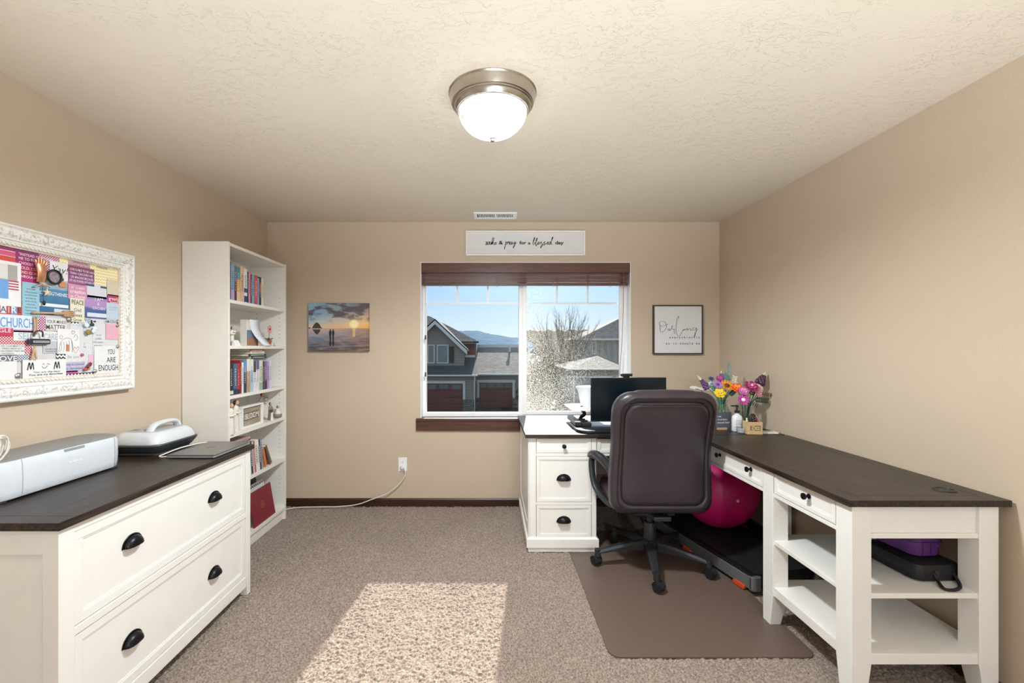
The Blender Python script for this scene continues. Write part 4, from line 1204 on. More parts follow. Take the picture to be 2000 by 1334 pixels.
# --- long desk on the right wall
t = thing('side_desk', 'long white desk with dark wood top, drawers and open shelves along the right wall', 'desk', (1.65, 2.34, 0))
RX0, RX1, RY0, RY1 = 1.346, 1.957, 1.699, 2.985
MB().box(RX0, RX1, RY0, RY1, DZ - 0.025, DZ).build('top', DARKTOP_Y, t, bevel=0.002)
m_ = MB()
for x in (RX0 + 0.07, RX1 - 0.07): m_.box(x - 0.0008, x + 0.0008, RY0 + 0.06, RY1 - 0.06, DZ - 0.0004, DZ + 0.0002)
for y in (RY0 + 0.06, RY1 - 0.06): m_.box(RX0 + 0.07, RX1 - 0.07, y - 0.0008, y + 0.0008, DZ - 0.0004, DZ + 0.0002)
m_.build('top_seam', MATS['seam_dark'], t)
g = MB().lathe([(0.030, DZ - 0.001), (0.038, DZ + 0.0005), (0.036, DZ + 0.003), (0.030, DZ + 0.003), (0.029, DZ + 0.0006)], (1.832, 1.83, 0), 28).build('grommet', BLACKP, t, smooth=True)
zt = DZ - 0.025
pw = 0.074
xs0, xs1 = 1.368, 1.924
for (x0, y0, ix, iy) in ((xs0, 1.715, 1, 1), (xs1 - pw, 1.715, -1, 1), (xs0, 2.195, 1, -1), (xs1 - pw, 2.195, -1, -1), (xs1 - pw, 2.895, -1, -1)):
    x1, y1 = x0 + pw, y0 + pw + 0.006
    tp = 0.022
    bx0, bx1 = (x0, x1 - tp) if ix > 0 else (x0 + tp, x1)
    by0, by1 = (y0, y1 - tp) if iy > 0 else (y0 + tp, y1)
    zk = 0.155
    MB().box(x0, x1, y0, y1, zk, zt).hexa([(bx0, by0, 0.0035), (bx1, by0, 0.0035), (bx1, by1, 0.0035), (bx0, by1, 0.0035)], [(x0, y0, zk), (x1, y0, zk), (x1, y1, zk), (x0, y1, zk)]).build('corner_post', WHITE, t, bevel=0.0015)
# aprons
m_ = MB()
m_.box(xs0 + pw, xs1 - pw, 1.727, 1.745, 0.652, zt).box(xs0 + pw, xs1 - pw, 1.718, 1.76, 0.634, 0.652)
m_.build('end_apron', WHITE, t, bevel=0.0015)
m_ = MB()
m_.box(xs0 + 0.004, xs0 + 0.05, 1.795, 2.195, 0.634, 0.652).box(xs0 + 0.02, xs0 + 0.035, 1.795, 2.195, 0.652, zt)
m_.box(xs0 + 0.004, xs0 + 0.05, 2.275, 2.895, 0.634, 0.652).box(xs0 + 0.02, xs0 + 0.035, 2.275, 2.895, 0.652, zt)
m_.box(xs1 - 0.03, xs1 - 0.01, 1.795, 2.895, 0.634, zt)
m_.build('side_apron', WHITE, t, bevel=0.0015)
for y0, y1, kn in ((1.80, 2.19, (1.955,)), (2.28, 2.89, (2.39, 2.71))):
    yc = (y0 + y1) / 2; w = y1 - y0
    mb = framed_front(MB(), -w / 2, w / 2, 0.655, 0.755, 0.0, rail=0.020).xf(Matrix.Translation((xs0 + 0.002, yc, 0)) @ ROT_R)
    d = mb.build('drawer', WHITE, t, bevel=0.0015)
    for ky in kn:
        knob(0, 0, 0).xf(Matrix.Translation((xs0 + 0.006, ky, 0.717)) @ ROT_R).build('knob', PEWTER, d, smooth=True)
# shelves
MB().box(xs0 + 0.006, xs1 - 0.006, 1.722, 2.268, 0.404, 0.424).build('shelf', WHITE, t, bevel=0.0015)
m_ = MB().box(xs0 + 0.02, xs1 - 0.02, 1.735, 2.255, 0.180, 0.197)
m_.box(xs0 + pw, xs1 - pw, 1.720, 1.735, 0.155, 0.197).box(xs0 + 0.005, xs0 + 0.02, 1.795, 2.195, 0.155, 0.197).box(xs1 - 0.02, xs1 - 0.005, 1.795, 2.195, 0.155, 0.197).box(xs0 + pw, xs1 - pw, 2.255, 2.268, 0.155, 0.197)
m_.build('shelf', WHITE, t, bevel=0.001)

# ------------------------------------------------------------------ chair mat
MATM = bpy.data.materials.new('vinyl_mat'); nt, N, L, bs = nodes(MATM)
bs.inputs['Base Color'].default_value = lin('#6f5a4e'); bs.inputs['Roughness'].default_value = 0.42; bs.inputs['Specular IOR Level'].default_value = 0.4
tc = N.new('ShaderNodeTexCoord'); nz = N.new('ShaderNodeTexNoise'); nz.inputs['Scale'].default_value = 380; L.new(tc.outputs['Object'], nz.inputs['Vector'])
rp = N.new('ShaderNodeValToRGB'); rp.color_ramp.elements[0].color = lin('#574840'); rp.color_ramp.elements[1].color = lin('#786559'); L.new(nz.outputs['Fac'], rp.inputs['Fac']); L.new(rp.outputs[0], bs.inputs['Base Color'])
bp = N.new('ShaderNodeBump'); bp.inputs['Strength'].default_value = 0.12; bp.inputs['Distance'].default_value = 0.002; L.new(nz.outputs['Fac'], bp.inputs['Height']); L.new(bp.outputs[0], bs.inputs['Normal'])
pl = [(x, y) for x, y in rrect(1.437 - 0.525, 3.36 - 1.985, 0.05)]
pl = [((0.525 + 1.437) / 2 + x, (1.985 + 3.36) / 2 + y) for x, y in pl]
pl = [p for p in pl if not (p[0] < 0.9 and p[1] > 2.5)]
k_ = max(i for i, p in enumerate(pl) if p[1] > 2.5 and p[0] > 0.9)
pl[k_ + 1:k_ + 1] = [(0.73, 3.36), (0.73, 3.004), (0.525, 3.004)]
o = MB().prism(pl, -0.004, 0.003, 'z').build('chair_mat', MATM)
tag(o, 'brownish translucent vinyl mat on the carpet under the office chair', 'chair mat')

# ------------------------------------------------------------------ pinboard on the left wall
FX = XL + 0.045                                        # front face of the frame
PB = XL + 0.022                                        # face of the board
fy0, fy1, fz0, fz1 = 1.42, 2.395, 1.143, 1.844        # outer frame (y, z)
t = thing('pinboard', 'ornate whitewashed framed pinboard full of inspirational clippings on the left wall', 'pinboard', (XL, 2.0, fz0))
FRM = bpy.data.materials.new('whitewashed_carving'); nt, N, L, bs = nodes(FRM)
tc = N.new('ShaderNodeTexCoord'); mp = N.new('ShaderNodeMapping'); L.new(tc.outputs['Object'], mp.inputs[0])
vz = N.new('ShaderNodeTexNoise'); vz.inputs['Scale'].default_value = 42; vz.inputs['Detail'].default_value = 2; vz.inputs['Distortion'].default_value = 2.2; L.new(mp.outputs[0], vz.inputs['Vector'])
rp = N.new('ShaderNodeValToRGB'); rp.color_ramp.elements[0].position = 0.36; rp.color_ramp.elements[1].position = 0.47
rp.color_ramp.elements[0].color = lin('#bdb5a9'); rp.color_ramp.elements[1].color = lin('#e9e7e2')
L.new(vz.outputs['Fac'], rp.inputs['Fac']); L.new(rp.outputs[0], bs.inputs['Base Color'])
bp = N.new('ShaderNodeBump'); bp.inputs['Strength'].default_value = 0.9; bp.inputs['Distance'].default_value = 0.004; L.new(vz.outputs['Fac'], bp.inputs['Height']); L.new(bp.outputs[0], bs.inputs['Normal']); bs.inputs['Roughness'].default_value = 0.55
PLAINF = mat('whitewashed_plain', '#e7e5df', 0.5, var=0.05, scale=60, bump=0.2)


def ring_frame(mb, y0, y1, z0, z1, prof):
    """picture-frame moulding: prof of (inset, height above wall) swept round the rectangle"""
    rings = []
    for ins, h in prof:
        rings.append([(XL + h, y0 + ins, z0 + ins), (XL + h, y1 - ins, z0 + ins), (XL + h, y1 - ins, z1 - ins), (XL + h, y0 + ins, z1 - ins)])
    mb.loft(rings, cap=False)
    return mb


ring_frame(MB(), fy0, fy1, fz0, fz1, [(0.0, 0.001), (0.0, 0.036), (0.004, 0.043), (0.010, 0.045), (0.013, 0.041)]).build('outer_bead', PLAINF, t)
ring_frame(MB(), fy0, fy1, fz0, fz1, [(0.013, 0.041), (0.018, 0.038), (0.030, 0.043), (0.044, 0.043), (0.055, 0.036)]).build('carved_band', FRM, t)
ring_frame(MB(), fy0, fy1, fz0, fz1, [(0.055, 0.036), (0.058, 0.040), (0.062, 0.040), (0.065, 0.034), (0.070, 0.033)]).build('inner_bead', PLAINF, t)
ring_frame(MB(), fy0, fy1, fz0, fz1, [(0.070, 0.033), (0.090, 0.030), (0.091, 0.018)]).build('inner_lip', mat('frame_lip', '#d7c9b6', 0.5, var=0.1), t)
rope = MB(); ins = 0.078
def ropeline(a, b, n):
    d = (b - a) / n; u = d.normalized()
    up = Vector((1, 0, 0)); sd = u.cross(up)
    for k in range(n):
        c = a + d * (k + 0.5)
        ax = (u * 0.8 + sd * 0.55).normalized()
        r = Matrix((ax, up, ax.cross(up))).transposed()
        rope.ball(c, (d.length * 0.62, 0.006, 0.0055), 8, 6, r)
c0, c1, c2, c3 = (Vector((XL + 0.033, y, z)) for y, z in ((fy0 + ins, fz0 + ins), (fy1 - ins, fz0 + ins), (fy1 - ins, fz1 - ins), (fy0 + ins, fz1 - ins)))
for p, q_, n in ((c0, c1, 46), (c1, c2, 30), (c2, c3, 46), (c3, c0, 30)): ropeline(p, q_, n)
rope.build('rope_moulding', PLAINF, t, smooth=60)
MB().box(XL + 0.001, PB, fy0 + 0.085, fy1 - 0.085, fz0 + 0.085, fz1 - 0.085).build('board', mat('board_grey', '#cfcac6', 0.8), t)


def LWY(px, x): return F * (-x) / (VX - px)
def LWZ(px, py, x):
    return CZ - (py - VY) * LWY(px, x) / F


RYD = (0, 1, 0)
LAYER = [0]


def clip(name, label, box, m, lines=(), layer=1, kind='clipping', group='clippings on the pinboard', tilt=0.0, extra=None):
    """a flat paper pinned to the board, box in photo pixels (x0, y-top at x0, x1, y-bottom at x1)"""
    x0, y0, x1, y1 = box
    xb = PB + 0.0006 + 0.0009 * layer
    ya, yb = LWY(x0, xb), LWY(x1, xb)
    xm = (x0 + x1) / 2; ym = LWY(xm, xb)
    zt, zb = CZ - (y0 - VY) * ym / F, CZ - (y1 - VY) * ym / F
    yc, zc = (ya + yb) / 2, (zt + zb) / 2
    w, h = yb - ya, zt - zb
    r = thing(name, label, kind, (xb, yc, zc), group=group, local=True)
    r.rotation_euler = (tilt, 0, 0)
    MB().box(-0.0004, 0.0004, -w / 2, w / 2, -h / 2, h / 2).build('sheet', m, r)
    bycol = {}
    for ln in lines:
        s, u, v, hh, col = ln[:5]
        wd = ln[5] * w if len(ln) > 5 and ln[5] else None
        al = ln[6] if len(ln) > 6 else 'c'
        mb = bycol.setdefault(col, MB())
        text_mesh(mb, s, (0.0005, -w / 2 + u * w, h / 2 - v * h), RYD, UZ, hh * h, align=al, width=wd, lift=0.0004, bold=0.003)
    for col, mb in bycol.items():
        if mb.v: mb.build('lettering', flat(col, 0.65), r)
    if extra: extra(r, w, h)
    return r


def patch(r, w, h, box, m, name='printed_patch', d=0.0007):
    u0, v0, u1, v1 = box
    MB().box(0.0003, d, -w / 2 + u0 * w, -w / 2 + u1 * w, h / 2 - v1 * h, h / 2 - v0 * h).build(name, m, r)


DOTM = pattern('magenta_polka_dots', 'dots', '#a0386b', '#f0e4ea', 95)
DOTR = pattern('red_polka_dots', 'dots', '#b0384c', '#efe6e4', 95)
DOTG = pattern('grey_polka_dots', 'dots', '#6d7785', '#e8e8e8', 95)
CHEVY = pattern('yellow_chevrons', 'chevron', '#e6cf80', '#f2ead0', 70)
CHEVB = pattern('black_chevrons', 'chevron', '#2c2c2e', '#ececec', 60)
# bottom layers first
clip('paper_sheet', 'large pale grey sheet with faint words behind the bee pin on the pinboard', (137, 621, 235, 731), flat('#d5d5d6'), [('BRAVE', .27, .075, .06, '#4f6f8f', .22), ('GOD IS', .22, .16, .045, '#a8b4c2'), ('LOVE', .30, .245, .045, '#b3bfcd'), ('y', .26, .47, .04, '#777777'), ('he.', .27, .53, .035, '#777777')], 1)
clip('patterned_paper', 'magenta polka dot paper at the top of the pinboard', (76, 497, 118, 537), DOTM, (), 1)
clip('patterned_paper', 'narrow magenta polka dot paper beside YOUR MINDS MATTER', (73, 618, 91, 645), DOTM, (), 1)
clip('patterned_paper', 'red polka dot paper at the lower left of the pinboard', (-8, 655, 62, 706), DOTR, (), 1)
clip('patterned_paper', 'grey polka dot strip beside the word OVE', (32, 690, 58, 706), DOTG, (), 2)
clip('patterned_paper', 'small yellow chevron scrap above the word Yay', (116, 503, 134, 518), CHEVY, (), 2)
clip('patterned_paper', 'large yellow chevron paper in the upper right corner of the pinboard', (175, 515, 235, 563), CHEVY, [('STRENGTH', .38, .24, .08, '#5c5540', .35)], 1)
clip('photo_print', 'pale mountain photo with the pumpkin sticker, left of the pink creation card', (95, 536, 137, 572), grad_mat('pale_mountain', [(0, '#5e86a8'), (0.4, '#a9b6c2'), (0.7, '#c9c3c9'), (1, '#dcd6d8')], 'Z', -0.05, 0.05, 0.4, 40), (), 1)
clip('quote_card', 'blue mountain card lettered STRENGTHENED', (74, 565, 135, 616), grad_mat('blue_ridge', [(0, '#33588a'), (0.5, '#3f7096'), (1, '#5c8fb4')], 'Z', -0.08, 0.08, 0.3, 25), [('STRENGTHENED.', .52, .24, .13, '#eef2f4', .95)], 2, extra=lambda r, w, h: (patch(r, w, h, (.02, .56, .97, .68), flat('#dfe5ea')), patch(r, w, h, (.5, .74, .99, .98), flat('#c9d4dd'))))
clip('quote_card', 'magenta card with a quote about choosing to be bold', (-20, 474, 76, 556), grad_mat('magenta_wash', [(0, '#b2306f'), (0.5, '#a12469'), (1, '#6d3a63')], 'Z', -0.1, 0.1, 0.35, 14),
     [('"INSTEAD OF GIVING', .56, .27, .065, '#f2e6ee', None, 'l'), ('ME TO FEAR, WE', .56, .37, .065, '#f2e6ee', None, 'l'), ('CHOOSE TO BE', .56, .48, .065, '#f2e6ee', None, 'l'), ('BOLD, COUR', .56, .59, .07, '#f6d9b0', None, 'l'), ('AND CONFI', .56, .70, .07, '#f6d9b0', None, 'l'), ('THROUGH CHRIST', .56, .80, .065, '#f2e6ee', None, 'l')], 2)
clip('striped_card', 'pink and red striped card at the upper left edge of the pinboard', (-20, 487, 30, 510), flat('#d2557a'), (), 3, extra=lambda r, w, h: (patch(r, w, h, (0, .5, 1, .95), flat('#cf4a44')), patch(r, w, h, (0, .46, 1, .52), flat('#f0dfe0')), patch(r, w, h, (0, .0, 1, .05), flat('#f0dfe0'))))
clip('photo_print', 'white bordered photo with a striped flag at the left edge of the pinboard', (-24, 509, 41, 597), flat('#e6e5e4'), (), 4, extra=lambda r, w, h: (
    patch(r, w, h, (.30, .07, .88, .62), flat('#a9a39c')), patch(r, w, h, (.30, .07, .58, .40), flat('#d9d6d2'), 'printed_wall', .0009),
    patch(r, w, h, (.25, .42, .60, .84), flat('#6f9fd8'), 'flag_canton', .0011),
    [patch(r, w, h, (.60, .42 + k * .06, .92 - k * .0, .45 + k * .06), flat('#b04654'), 'flag_stripe', .0011) for k in range(4)], [patch(r, w, h, (.60, .45 + k * .06, .92, .48 + k * .06), flat('#e4e0e0'), 'flag_stripe', .0011) for k in range(4)]))
clip('quote_card', 'pale teal card of small print beside the blue mountain card', (43, 552, 77, 622), flat('#93bccb'), [(s, .5, .20 + k * .085, .035, '#2f5160', wd) for k, (s, wd) in enumerate([('it is well', .5), ('with my soul and', .7), ('all will be made', .72), ('new each day', .6), ('so do not fear', .66), ('trust in him', .5), ('hold on to the', .66), ('hope you have', .6), ('and love in all', .7)])], 3)
clip('cut_out_letters', 'mixed cut-out letters A R E on a red strip', (-16, 596, 43, 616), flat('#b34750'), [('A', .36, .72, .62, '#2f5673'), ('R', .72, .72, .66, '#f1eff0'), ('E', .90, .62, .5, '#222222'), ('I', .54, .72, .6, '#e8c9b4')], 3, extra=lambda r, w, h: (patch(r, w, h, (.27, .02, .46, .80), flat('#dcdcda')), patch(r, w, h, (.62, .02, .82, .85), flat('#6f9cc0')), patch(r, w, h, (.0, .86, 1, 1), flat('#d9775a'))))
clip('word_card', 'pale card with the word CHURCH in tall blue letters', (-16, 615, 67, 643), flat('#d7dfe7'), [('CHURCH', .58, .86, .70, '#5b8fc4', .80)], 4)
clip('word_card', 'small red tag lettered GLE at the left edge', (-16, 640, 25, 656), flat('#bd3552'), [('GLE', .62, .55, .5, '#f4e8ea', .6)], 5)
clip('paper_strip', 'pink ruled strip under the word CHURCH', (24, 640, 67, 649), pattern('pink_rules', 'stripe', '#c983b0', '#d79cc2', 400), (), 3)
clip('word_card', 'pale card lettered SELF CARE behind the dark clip', (26, 647, 113, 666), flat('#dfdedb'), [('SELF', .28, .84, .68, '#9db3bb', .36), ('CARE', .82, .84, .68, '#9db3bb', .32)], 3)
clip('quote_card', 'white note about setting your minds on things above', (0, 673, 48, 693), flat('#dcdcdc'), [('SET YOUR MINDS ON', .5, .22, .16, '#5a5a5a', .92), ('THINGS ABOVE NOT', .47, .46, .16, '#5a5a5a', .82), ('ON THINGS THAT ARE', .5, .70, .16, '#5a5a5a', .95), ('ON EARTH', .30, .94, .16, '#5a5a5a', .5)], 3)
clip('word_card', 'dark grey strip with the white letters OVE', (-18, 693, 34, 707), flat('#6a6d70'), [('LOVE', .56, .88, .76, '#f2f2f2', .85)], 3)
clip('ruled_card', 'blank ruled white card in the lower left corner of the pinboard', (-20, 706, 33, 742), pattern('card_rules', 'stripe', '#e2e1de', '#dad9d6', 160), (), 4)
clip('word_card', 'pale card lettered YOUR MINDS MATTER', (89, 622, 130, 646), flat('#d9d7d4'), [('YOUR MINDS', .5, .40, .26, '#565453', .94), ('MATTER', .48, .92, .42, '#49494a', .92)], 3)
clip('word_card', 'tan mesh strip of small print under SELF CARE', (84, 664, 114, 690), pattern('grey_net', 'dots', '#c8c8ca', '#a8abb2', 260), [('YOU ARE LOVED', .5, .75, .12, '#55585e', .8), ('I CAN DO ALL', .5, .92, .12, '#55585e', .8)], 2)
clip('quote_card', 'purple card with white text about his power within me', (133, 522, 184, 556), grad_mat('plum_wash', [(0, '#a45a94'), (0.5, '#7d3f6e'), (1, '#854a58')], 'Z', -0.05, 0.05, 0.3, 20), [('GOD IS ABLE TO DO more', .52, .26, .13, '#f0e8ee', .92), ('THAN I CAN EVEN ASK', .5, .48, .14, '#f0e8ee', .88), ('OR IMAGINE BECAUSE', .52, .69, .14, '#f0e8ee', .86), ('OF HIS POWER WITHIN ME', .52, .90, .14, '#f0e8ee', .95)], 4)
clip('word_card', 'dusty rose strip lettered LASTING LEGACY', (133, 508, 176, 531), flat('#c3a3ad'), [('LEAVING BEHIND', .55, .34, .24, '#8c3d44', .7), ('LASTING LEGACY', .55, .80, .36, '#8c3d44', .86)], 3)
clip('word_card', 'white card with Yay! in black script', (97, 512, 135, 547), flat('#e2e1e0'), (), 3, extra=lambda r, w, h: [text_mesh(mbx := MB(), 'Yay!', (0.0005, -w * .38, -h * .12), RYD, UZ, h * .42, width=w * .84, shear=0.3, lift=0.0004, bold=-0.005), mbx.build('lettering', flat('#2d3336', .65), r)])
clip('quote_card', 'pink card lettered creation in Christ', (133, 556, 170, 585), flat('#cf8fae'), [('AM A NEW', .5, .30, .16, '#f4e4ec', .7), ('creation', .5, .60, .26, '#f6ecf0', .8), ('in Christ.', .52, .90, .22, '#f6ecf0', .8)], 5)
clip('ruled_card', 'white ruled card with navy ends right of the pink creation card', (167, 556, 208, 582), pattern('white_rules', 'stripe', '#d9dadd', '#cdd0d6', 180), (), 4, extra=lambda r, w, h: (patch(r, w, h, (.0, .0, .36, .16), flat('#3c4a78')), patch(r, w, h, (.70, .05, 1, .2), flat('#4a5568'))))
clip('note_card', 'beige blank note near the right edge of the pinboard', (209, 547, 234, 578), flat('#d3c7ae'), (), 4)
clip('quote_card', 'violet mountain card lettered I AM', (163, 578, 210, 622), grad_mat('violet_ridge', [(0, '#3e5480'), (0.42, '#4a639a'), (0.5, '#a98cbc'), (0.75, '#b08fc0'), (1, '#5d5e98')], 'Z', -0.06, 0.06, 0.18, 25), [('I AM', .62, .22, .16, '#eee8f2'), ('&', .6, .40, .14, '#e8d8ec'), ('CHOSEN', .62, .60, .12, '#efe6f0')], 4, extra=lambda r, w, h: patch(r, w, h, (.14, .76, .98, .94), flat('#d4dae2')))
clip('word_card', 'red and magenta tag lettered greatly loved', (210, 576, 234, 595), grad_mat('red_magenta', [(0, '#b33a72'), (1, '#b53a4a')], 'Y', -0.03, 0.03, 0.1), [('greatly', .5, .56, .34, '#f4e8ee', .85), ('loved', .5, .90, .3, '#f4e8ee', .6)], 4)
clip('note_card', 'pale blue card with faint print near the right edge', (208, 592, 233, 624), flat('#bccbd8'), [('be still', .5, .3, .08, '#8fa2b4', .6), ('and know', .5, .45, .08, '#8fa2b4', .6)], 5)
clip('word_card', 'cream strip lettered PEACE and God loves', (137, 583, 165, 629), flat('#e2dcc4'), [('PEACE', .52, .26, .20, '#353836', .86), ('God', .5, .56, .16, '#6a5a96', .5), ('loves', .5, .78, .16, '#3a3d3a', .64), ('Grow', .5, .97, .14, '#4a4d4a', .6)], 6)
clip('patterned_paper', 'small black chevron scrap left of the word BRAVE', (139, 617, 153, 634), CHEVB, (), 3)
clip('patterned_paper', 'black chevron strip below the child drawing', (110, 689, 129, 702), CHEVB, (), 3)
clip('patterned_paper', 'black chevron strip along the lower edge of the pinboard', (126, 728, 185, 737), CHEVB, (), 2)
clip('patterned_paper', 'black chevron scrap at the right edge above the pink note', (228, 624, 236, 634), CHEVB, (), 3)
clip('paper_strip', 'lavender strip of text ending in a journal', (124, 706, 166, 726), flat('#bdb7cf'), [('living in a journal', .5, .38, .26, '#5c5a78', .9), ('is devoted', .5, .78, .26, '#5c5a78', .8)], 3)
clip('paper_strip', 'magenta strip near the lower edge of the pinboard', (128, 724, 152, 730), flat('#b04f8c'), (), 3)
clip('word_card', 'white card lettered Be you beneath the child drawing', (128, 690, 158, 707), flat('#dcd9d8'), [('Be you', .5, .55, .32, '#8c98a4', .75)], 4)
HEARTRED, BLK = flat('#a63a44', .65), flat('#2e2c2c', .65)


def drawing(r, w, h):
    mb = MB()
    def S(pts): mb.ribbon(spline([(0.0007, -w / 2 + u * w, h / 2 - v * h) for u, v in pts], 5), 0.0014, (1, 0, 0))
    S([(.05, .95), (.12, .6), (.25, .42), (.45, .36), (.62, .44), (.68, .7), (.70, .95)])
    for k in range(5): S([(.14 + k * .12, .55 - .03 * k), (.18 + k * .12, .72), (.12 + k * .13, .92)])
    S([(.08, .34), (.14, .26), (.22, .30), (.18, .40), (.08, .36)]); S([(.72, .36), (.80, .22), (.90, .26), (.88, .42), (.76, .44)])
    mb.build('ink_lines', BLK, r)
    mb = MB()
    def S2(pts): mb.ribbon(spline([(0.0009, -w / 2 + u * w, h / 2 - v * h) for u, v in pts], 5), 0.0016, (1, 0, 0))
    S2([(.80, .98), (.72, .80), (.78, .72), (.84, .80), (.92, .70), (.95, .80), (.82, .98)]); S2([(.62, .10), (.66, .05), (.70, .10), (.75, .05), (.78, .12), (.68, .2), (.62, .10)])
    mb.build('red_hearts', HEARTRED, r)
    MB().box(0.0003, 0.0006, -w * .12, w * .02, -h * .40, -h * .12).build('orange_patch', flat('#cf8156'), r)


clip('child_drawing', 'child drawing of a striped animal with red hearts on white paper', (112, 643, 155, 691), flat('#e4e2df'), (), 5, kind='drawing', group=None, extra=drawing)
clip('word_card', 'list of words ending in NEEDED WANTED HOPEFUL', (181, 652, 203, 692), flat('#d8d8d9'), [('YOU ARE', .5, .10, .07, '#6b6b6d', .5), ('LOVED.', .5, .28, .08, '#5b5b5d', .62), ('VALUABLE.', .5, .45, .08, '#5b5b5d', .92), ('NEEDED.', .5, .62, .08, '#5b5b5d', .75), ('WANTED.', .5, .79, .08, '#5b5b5d', .75), ('HOPEFUL.', .5, .96, .08, '#5b5b5d', .85)], 3)
clip('sticky_note', 'pink sticky note near the right edge below the word AMAZING', (207, 633, 235, 663), flat('#e0aabb'), (), 4)
clip('sticky_note', 'pink sticky note left of YOU ARE ENOUGH', (173, 692, 203, 710), flat('#e0b4c8'), (), 3)
clip('word_card', 'narrow grey strip lettered AMAZING', (204, 623, 229, 633), flat('#d2d3d6'), [('AMAZING', .5, .82, .62, '#5a5d62', .92)], 3)
clip('word_card', 'white card lettered YOU ARE ENOUGH in bold black', (184, 676, 234, 729), flat('#e1e1e0'), [('YOU', .64, .30, .20, '#2f2f30', .28), ('ARE', .64, .60, .20, '#2f2f30', .36), ('ENOUGH.', .56, .90, .22, '#2f2f30', .80)], 6)


def momcard(r, w, h):
    mb = MB()
    def S(pts, wd=0.0028): mb.ribbon(spline([(0.0008, -w / 2 + u * w, h / 2 - v * h) for u, v in pts], 5), wd, (1, 0, 0))
    for o_ in (0.0, 0.60): S([(.10 + o_, .52), (.14 + o_, .14), (.17 + o_, .48), (.21 + o_, .14), (.235 + o_, .50)], 0.0045)
    S([(.42, .34), (.45, .44), (.51, .42), (.54, .32)], 0.002); S([(.43, .26), (.46, .22), (.48, .26)], 0.0018); S([(.53, .26), (.56, .22), (.60, .28)], 0.0018)
    text_mesh(mb, 'You are the best', (0.0006, w * .04, -h * .18), RYD, UZ, h * .09, 'c', width=w * .62, shear=.2, lift=0.0003, bold=.01)
    text_mesh(mb, 'You are my favorites', (0.0006, w * .02, -h * .31), RYD, UZ, h * .10, 'c', width=w * .78, shear=.2, lift=0.0003, bold=.02)
    text_mesh(mb, 'love you!', (0.0006, -w * .05, -h * .45), RYD, UZ, h * .09, 'c', width=w * .38, shear=.2, lift=0.0003, bold=.01)
    mb.build('lettering', BLK, r)


clip('greeting_card', 'white card handwritten MOM with a smile at the bottom of the pinboard', (44, 702, 129, 740), flat('#e3e1dd'), (), 6, kind='card', group=None, extra=momcard)

# things pinned or clipped over the papers
def at_board(px, py, lift): 
    x = PB + lift; return Vector((x, LWY(px, x), LWZ(px, py, x)))


GEM = mat('silver_gem', '#b9b7b5', 0.2, metal=0.8, var=0.4, scale=200)
for px, py, r, m_g, lb in ((38, 734, .012, GEM, 'oval silver gem magnet at the lower left beside the MOM card'), (137, 624, .011, GEM, 'silver gem magnet below the PEACE strip'),
                           (187, 725, .010, GEM, 'silver gem magnet at the left of the word ENOUGH'), (231, 677, .009, GEM, 'silver gem magnet above YOU ARE ENOUGH'),
                           (231, 636, .008, GEM, 'clear gem magnet above the pink sticky note'), (235, 577, .006, mat('white_pin', '#e8e6e2', 0.3), 'white push pin beside the greatly loved tag'),
                           (162, 693, .0075, mat('magenta_button', '#b45c90', 0.5), 'round magenta button magnet beside the Be you card')):
    c = at_board(px, py, 0.012)
    t = thing('magnet', lb, 'magnet', (PB + 0.006, c.y, c.z), group='magnets on the pinboard')
    MB().lathe([(r * .9, PB + 0.0062), (r, PB + 0.009), (r * .75, PB + 0.013), (r * .3, PB + 0.015)], (0, c.y, c.z), 16, 'x').build('dome', m_g, t, smooth=True)
c = at_board(171, 716, 0.012)
t = thing('gem_cluster', 'cluster of red and dark gems at the bottom of the pinboard', 'brooch', (PB + 0.006, c.y, c.z))
q = random.Random(2)
for k, col in enumerate(('#7c2430', '#c24a4f', '#3a3230', '#a8a4a0', '#8e2c38', '#b98b46', '#5e1d28')):
    MB().ball(c + Vector((0.002, q.uniform(-.014, .014), q.uniform(-.014, .014))), (0.006, 0.008, 0.008), 10, 7).build('gem', mat('gem_%d' % k, col, 0.15, spec=0.8), t, smooth=True)

COP = mat('copper_foil', '#d9a078', 0.3, metal=0.75, var=0.12, scale=30)
t = thing('copper_hand_ornament', 'copper hand-shaped ornament with five fingers pointing up on the pinboard', 'ornament', at_board(80, 528, 0.012))
a0, a1 = at_board(79, 551, 0.016), at_board(79, 516, 0.02)
hw = abs(at_board(89, 530, 0.016).y - at_board(70, 530, 0.016).y) / 2
m_ = MB(); rings = []
for k in range(9):
    f_ = k / 8; c_ = a0.lerp(a1, f_); wv_ = hw * (0.82 + 0.2 * f_); bow = 0.006 * math.sin(f_ * PI)
    rings.append([Vector((c_.x + bow + 0.008 * math.cos(b) , c_.y + wv_ * math.sin(b), c_.z)) for b in [j * 2 * PI / 14 for j in range(14)]])
m_.loft(rings)
m_.build('palm_cuff', COP, t, smooth=60)
for k in range(5):
    b0 = a1 + Vector((0.0, hw * (-0.9 + 0.44 * k), -0.004)); l_ = (0.020, 0.029, 0.031, 0.029, 0.022)[k]
    b1 = b0 + Vector((0.002, (-0.006 + 0.003 * k), l_))
    MB().tube([b0, b0.lerp(b1, .5) + Vector((0.003, 0, 0)), b1], [hw * .22, hw * .19, hw * .12], 8).build('finger', COP, t, smooth=60)
t = thing('oval_locket', 'black oval ring locket with a small grey photo beside the copper hand', 'locket', at_board(106, 542, 0.012))
c = at_board(106, 541, 0.014)
ry, rz = abs(at_board(119, 541, .014).y - at_board(92, 541, .014).y) / 2, 0.029
pts = [c + Vector((0.002, ry * math.cos(a), rz * math.sin(a))) for a in [k * 2 * PI / 28 for k in range(29)]]
MB().tube(pts, 0.0045, 8).build('ring', BLACKP, t, smooth=60)
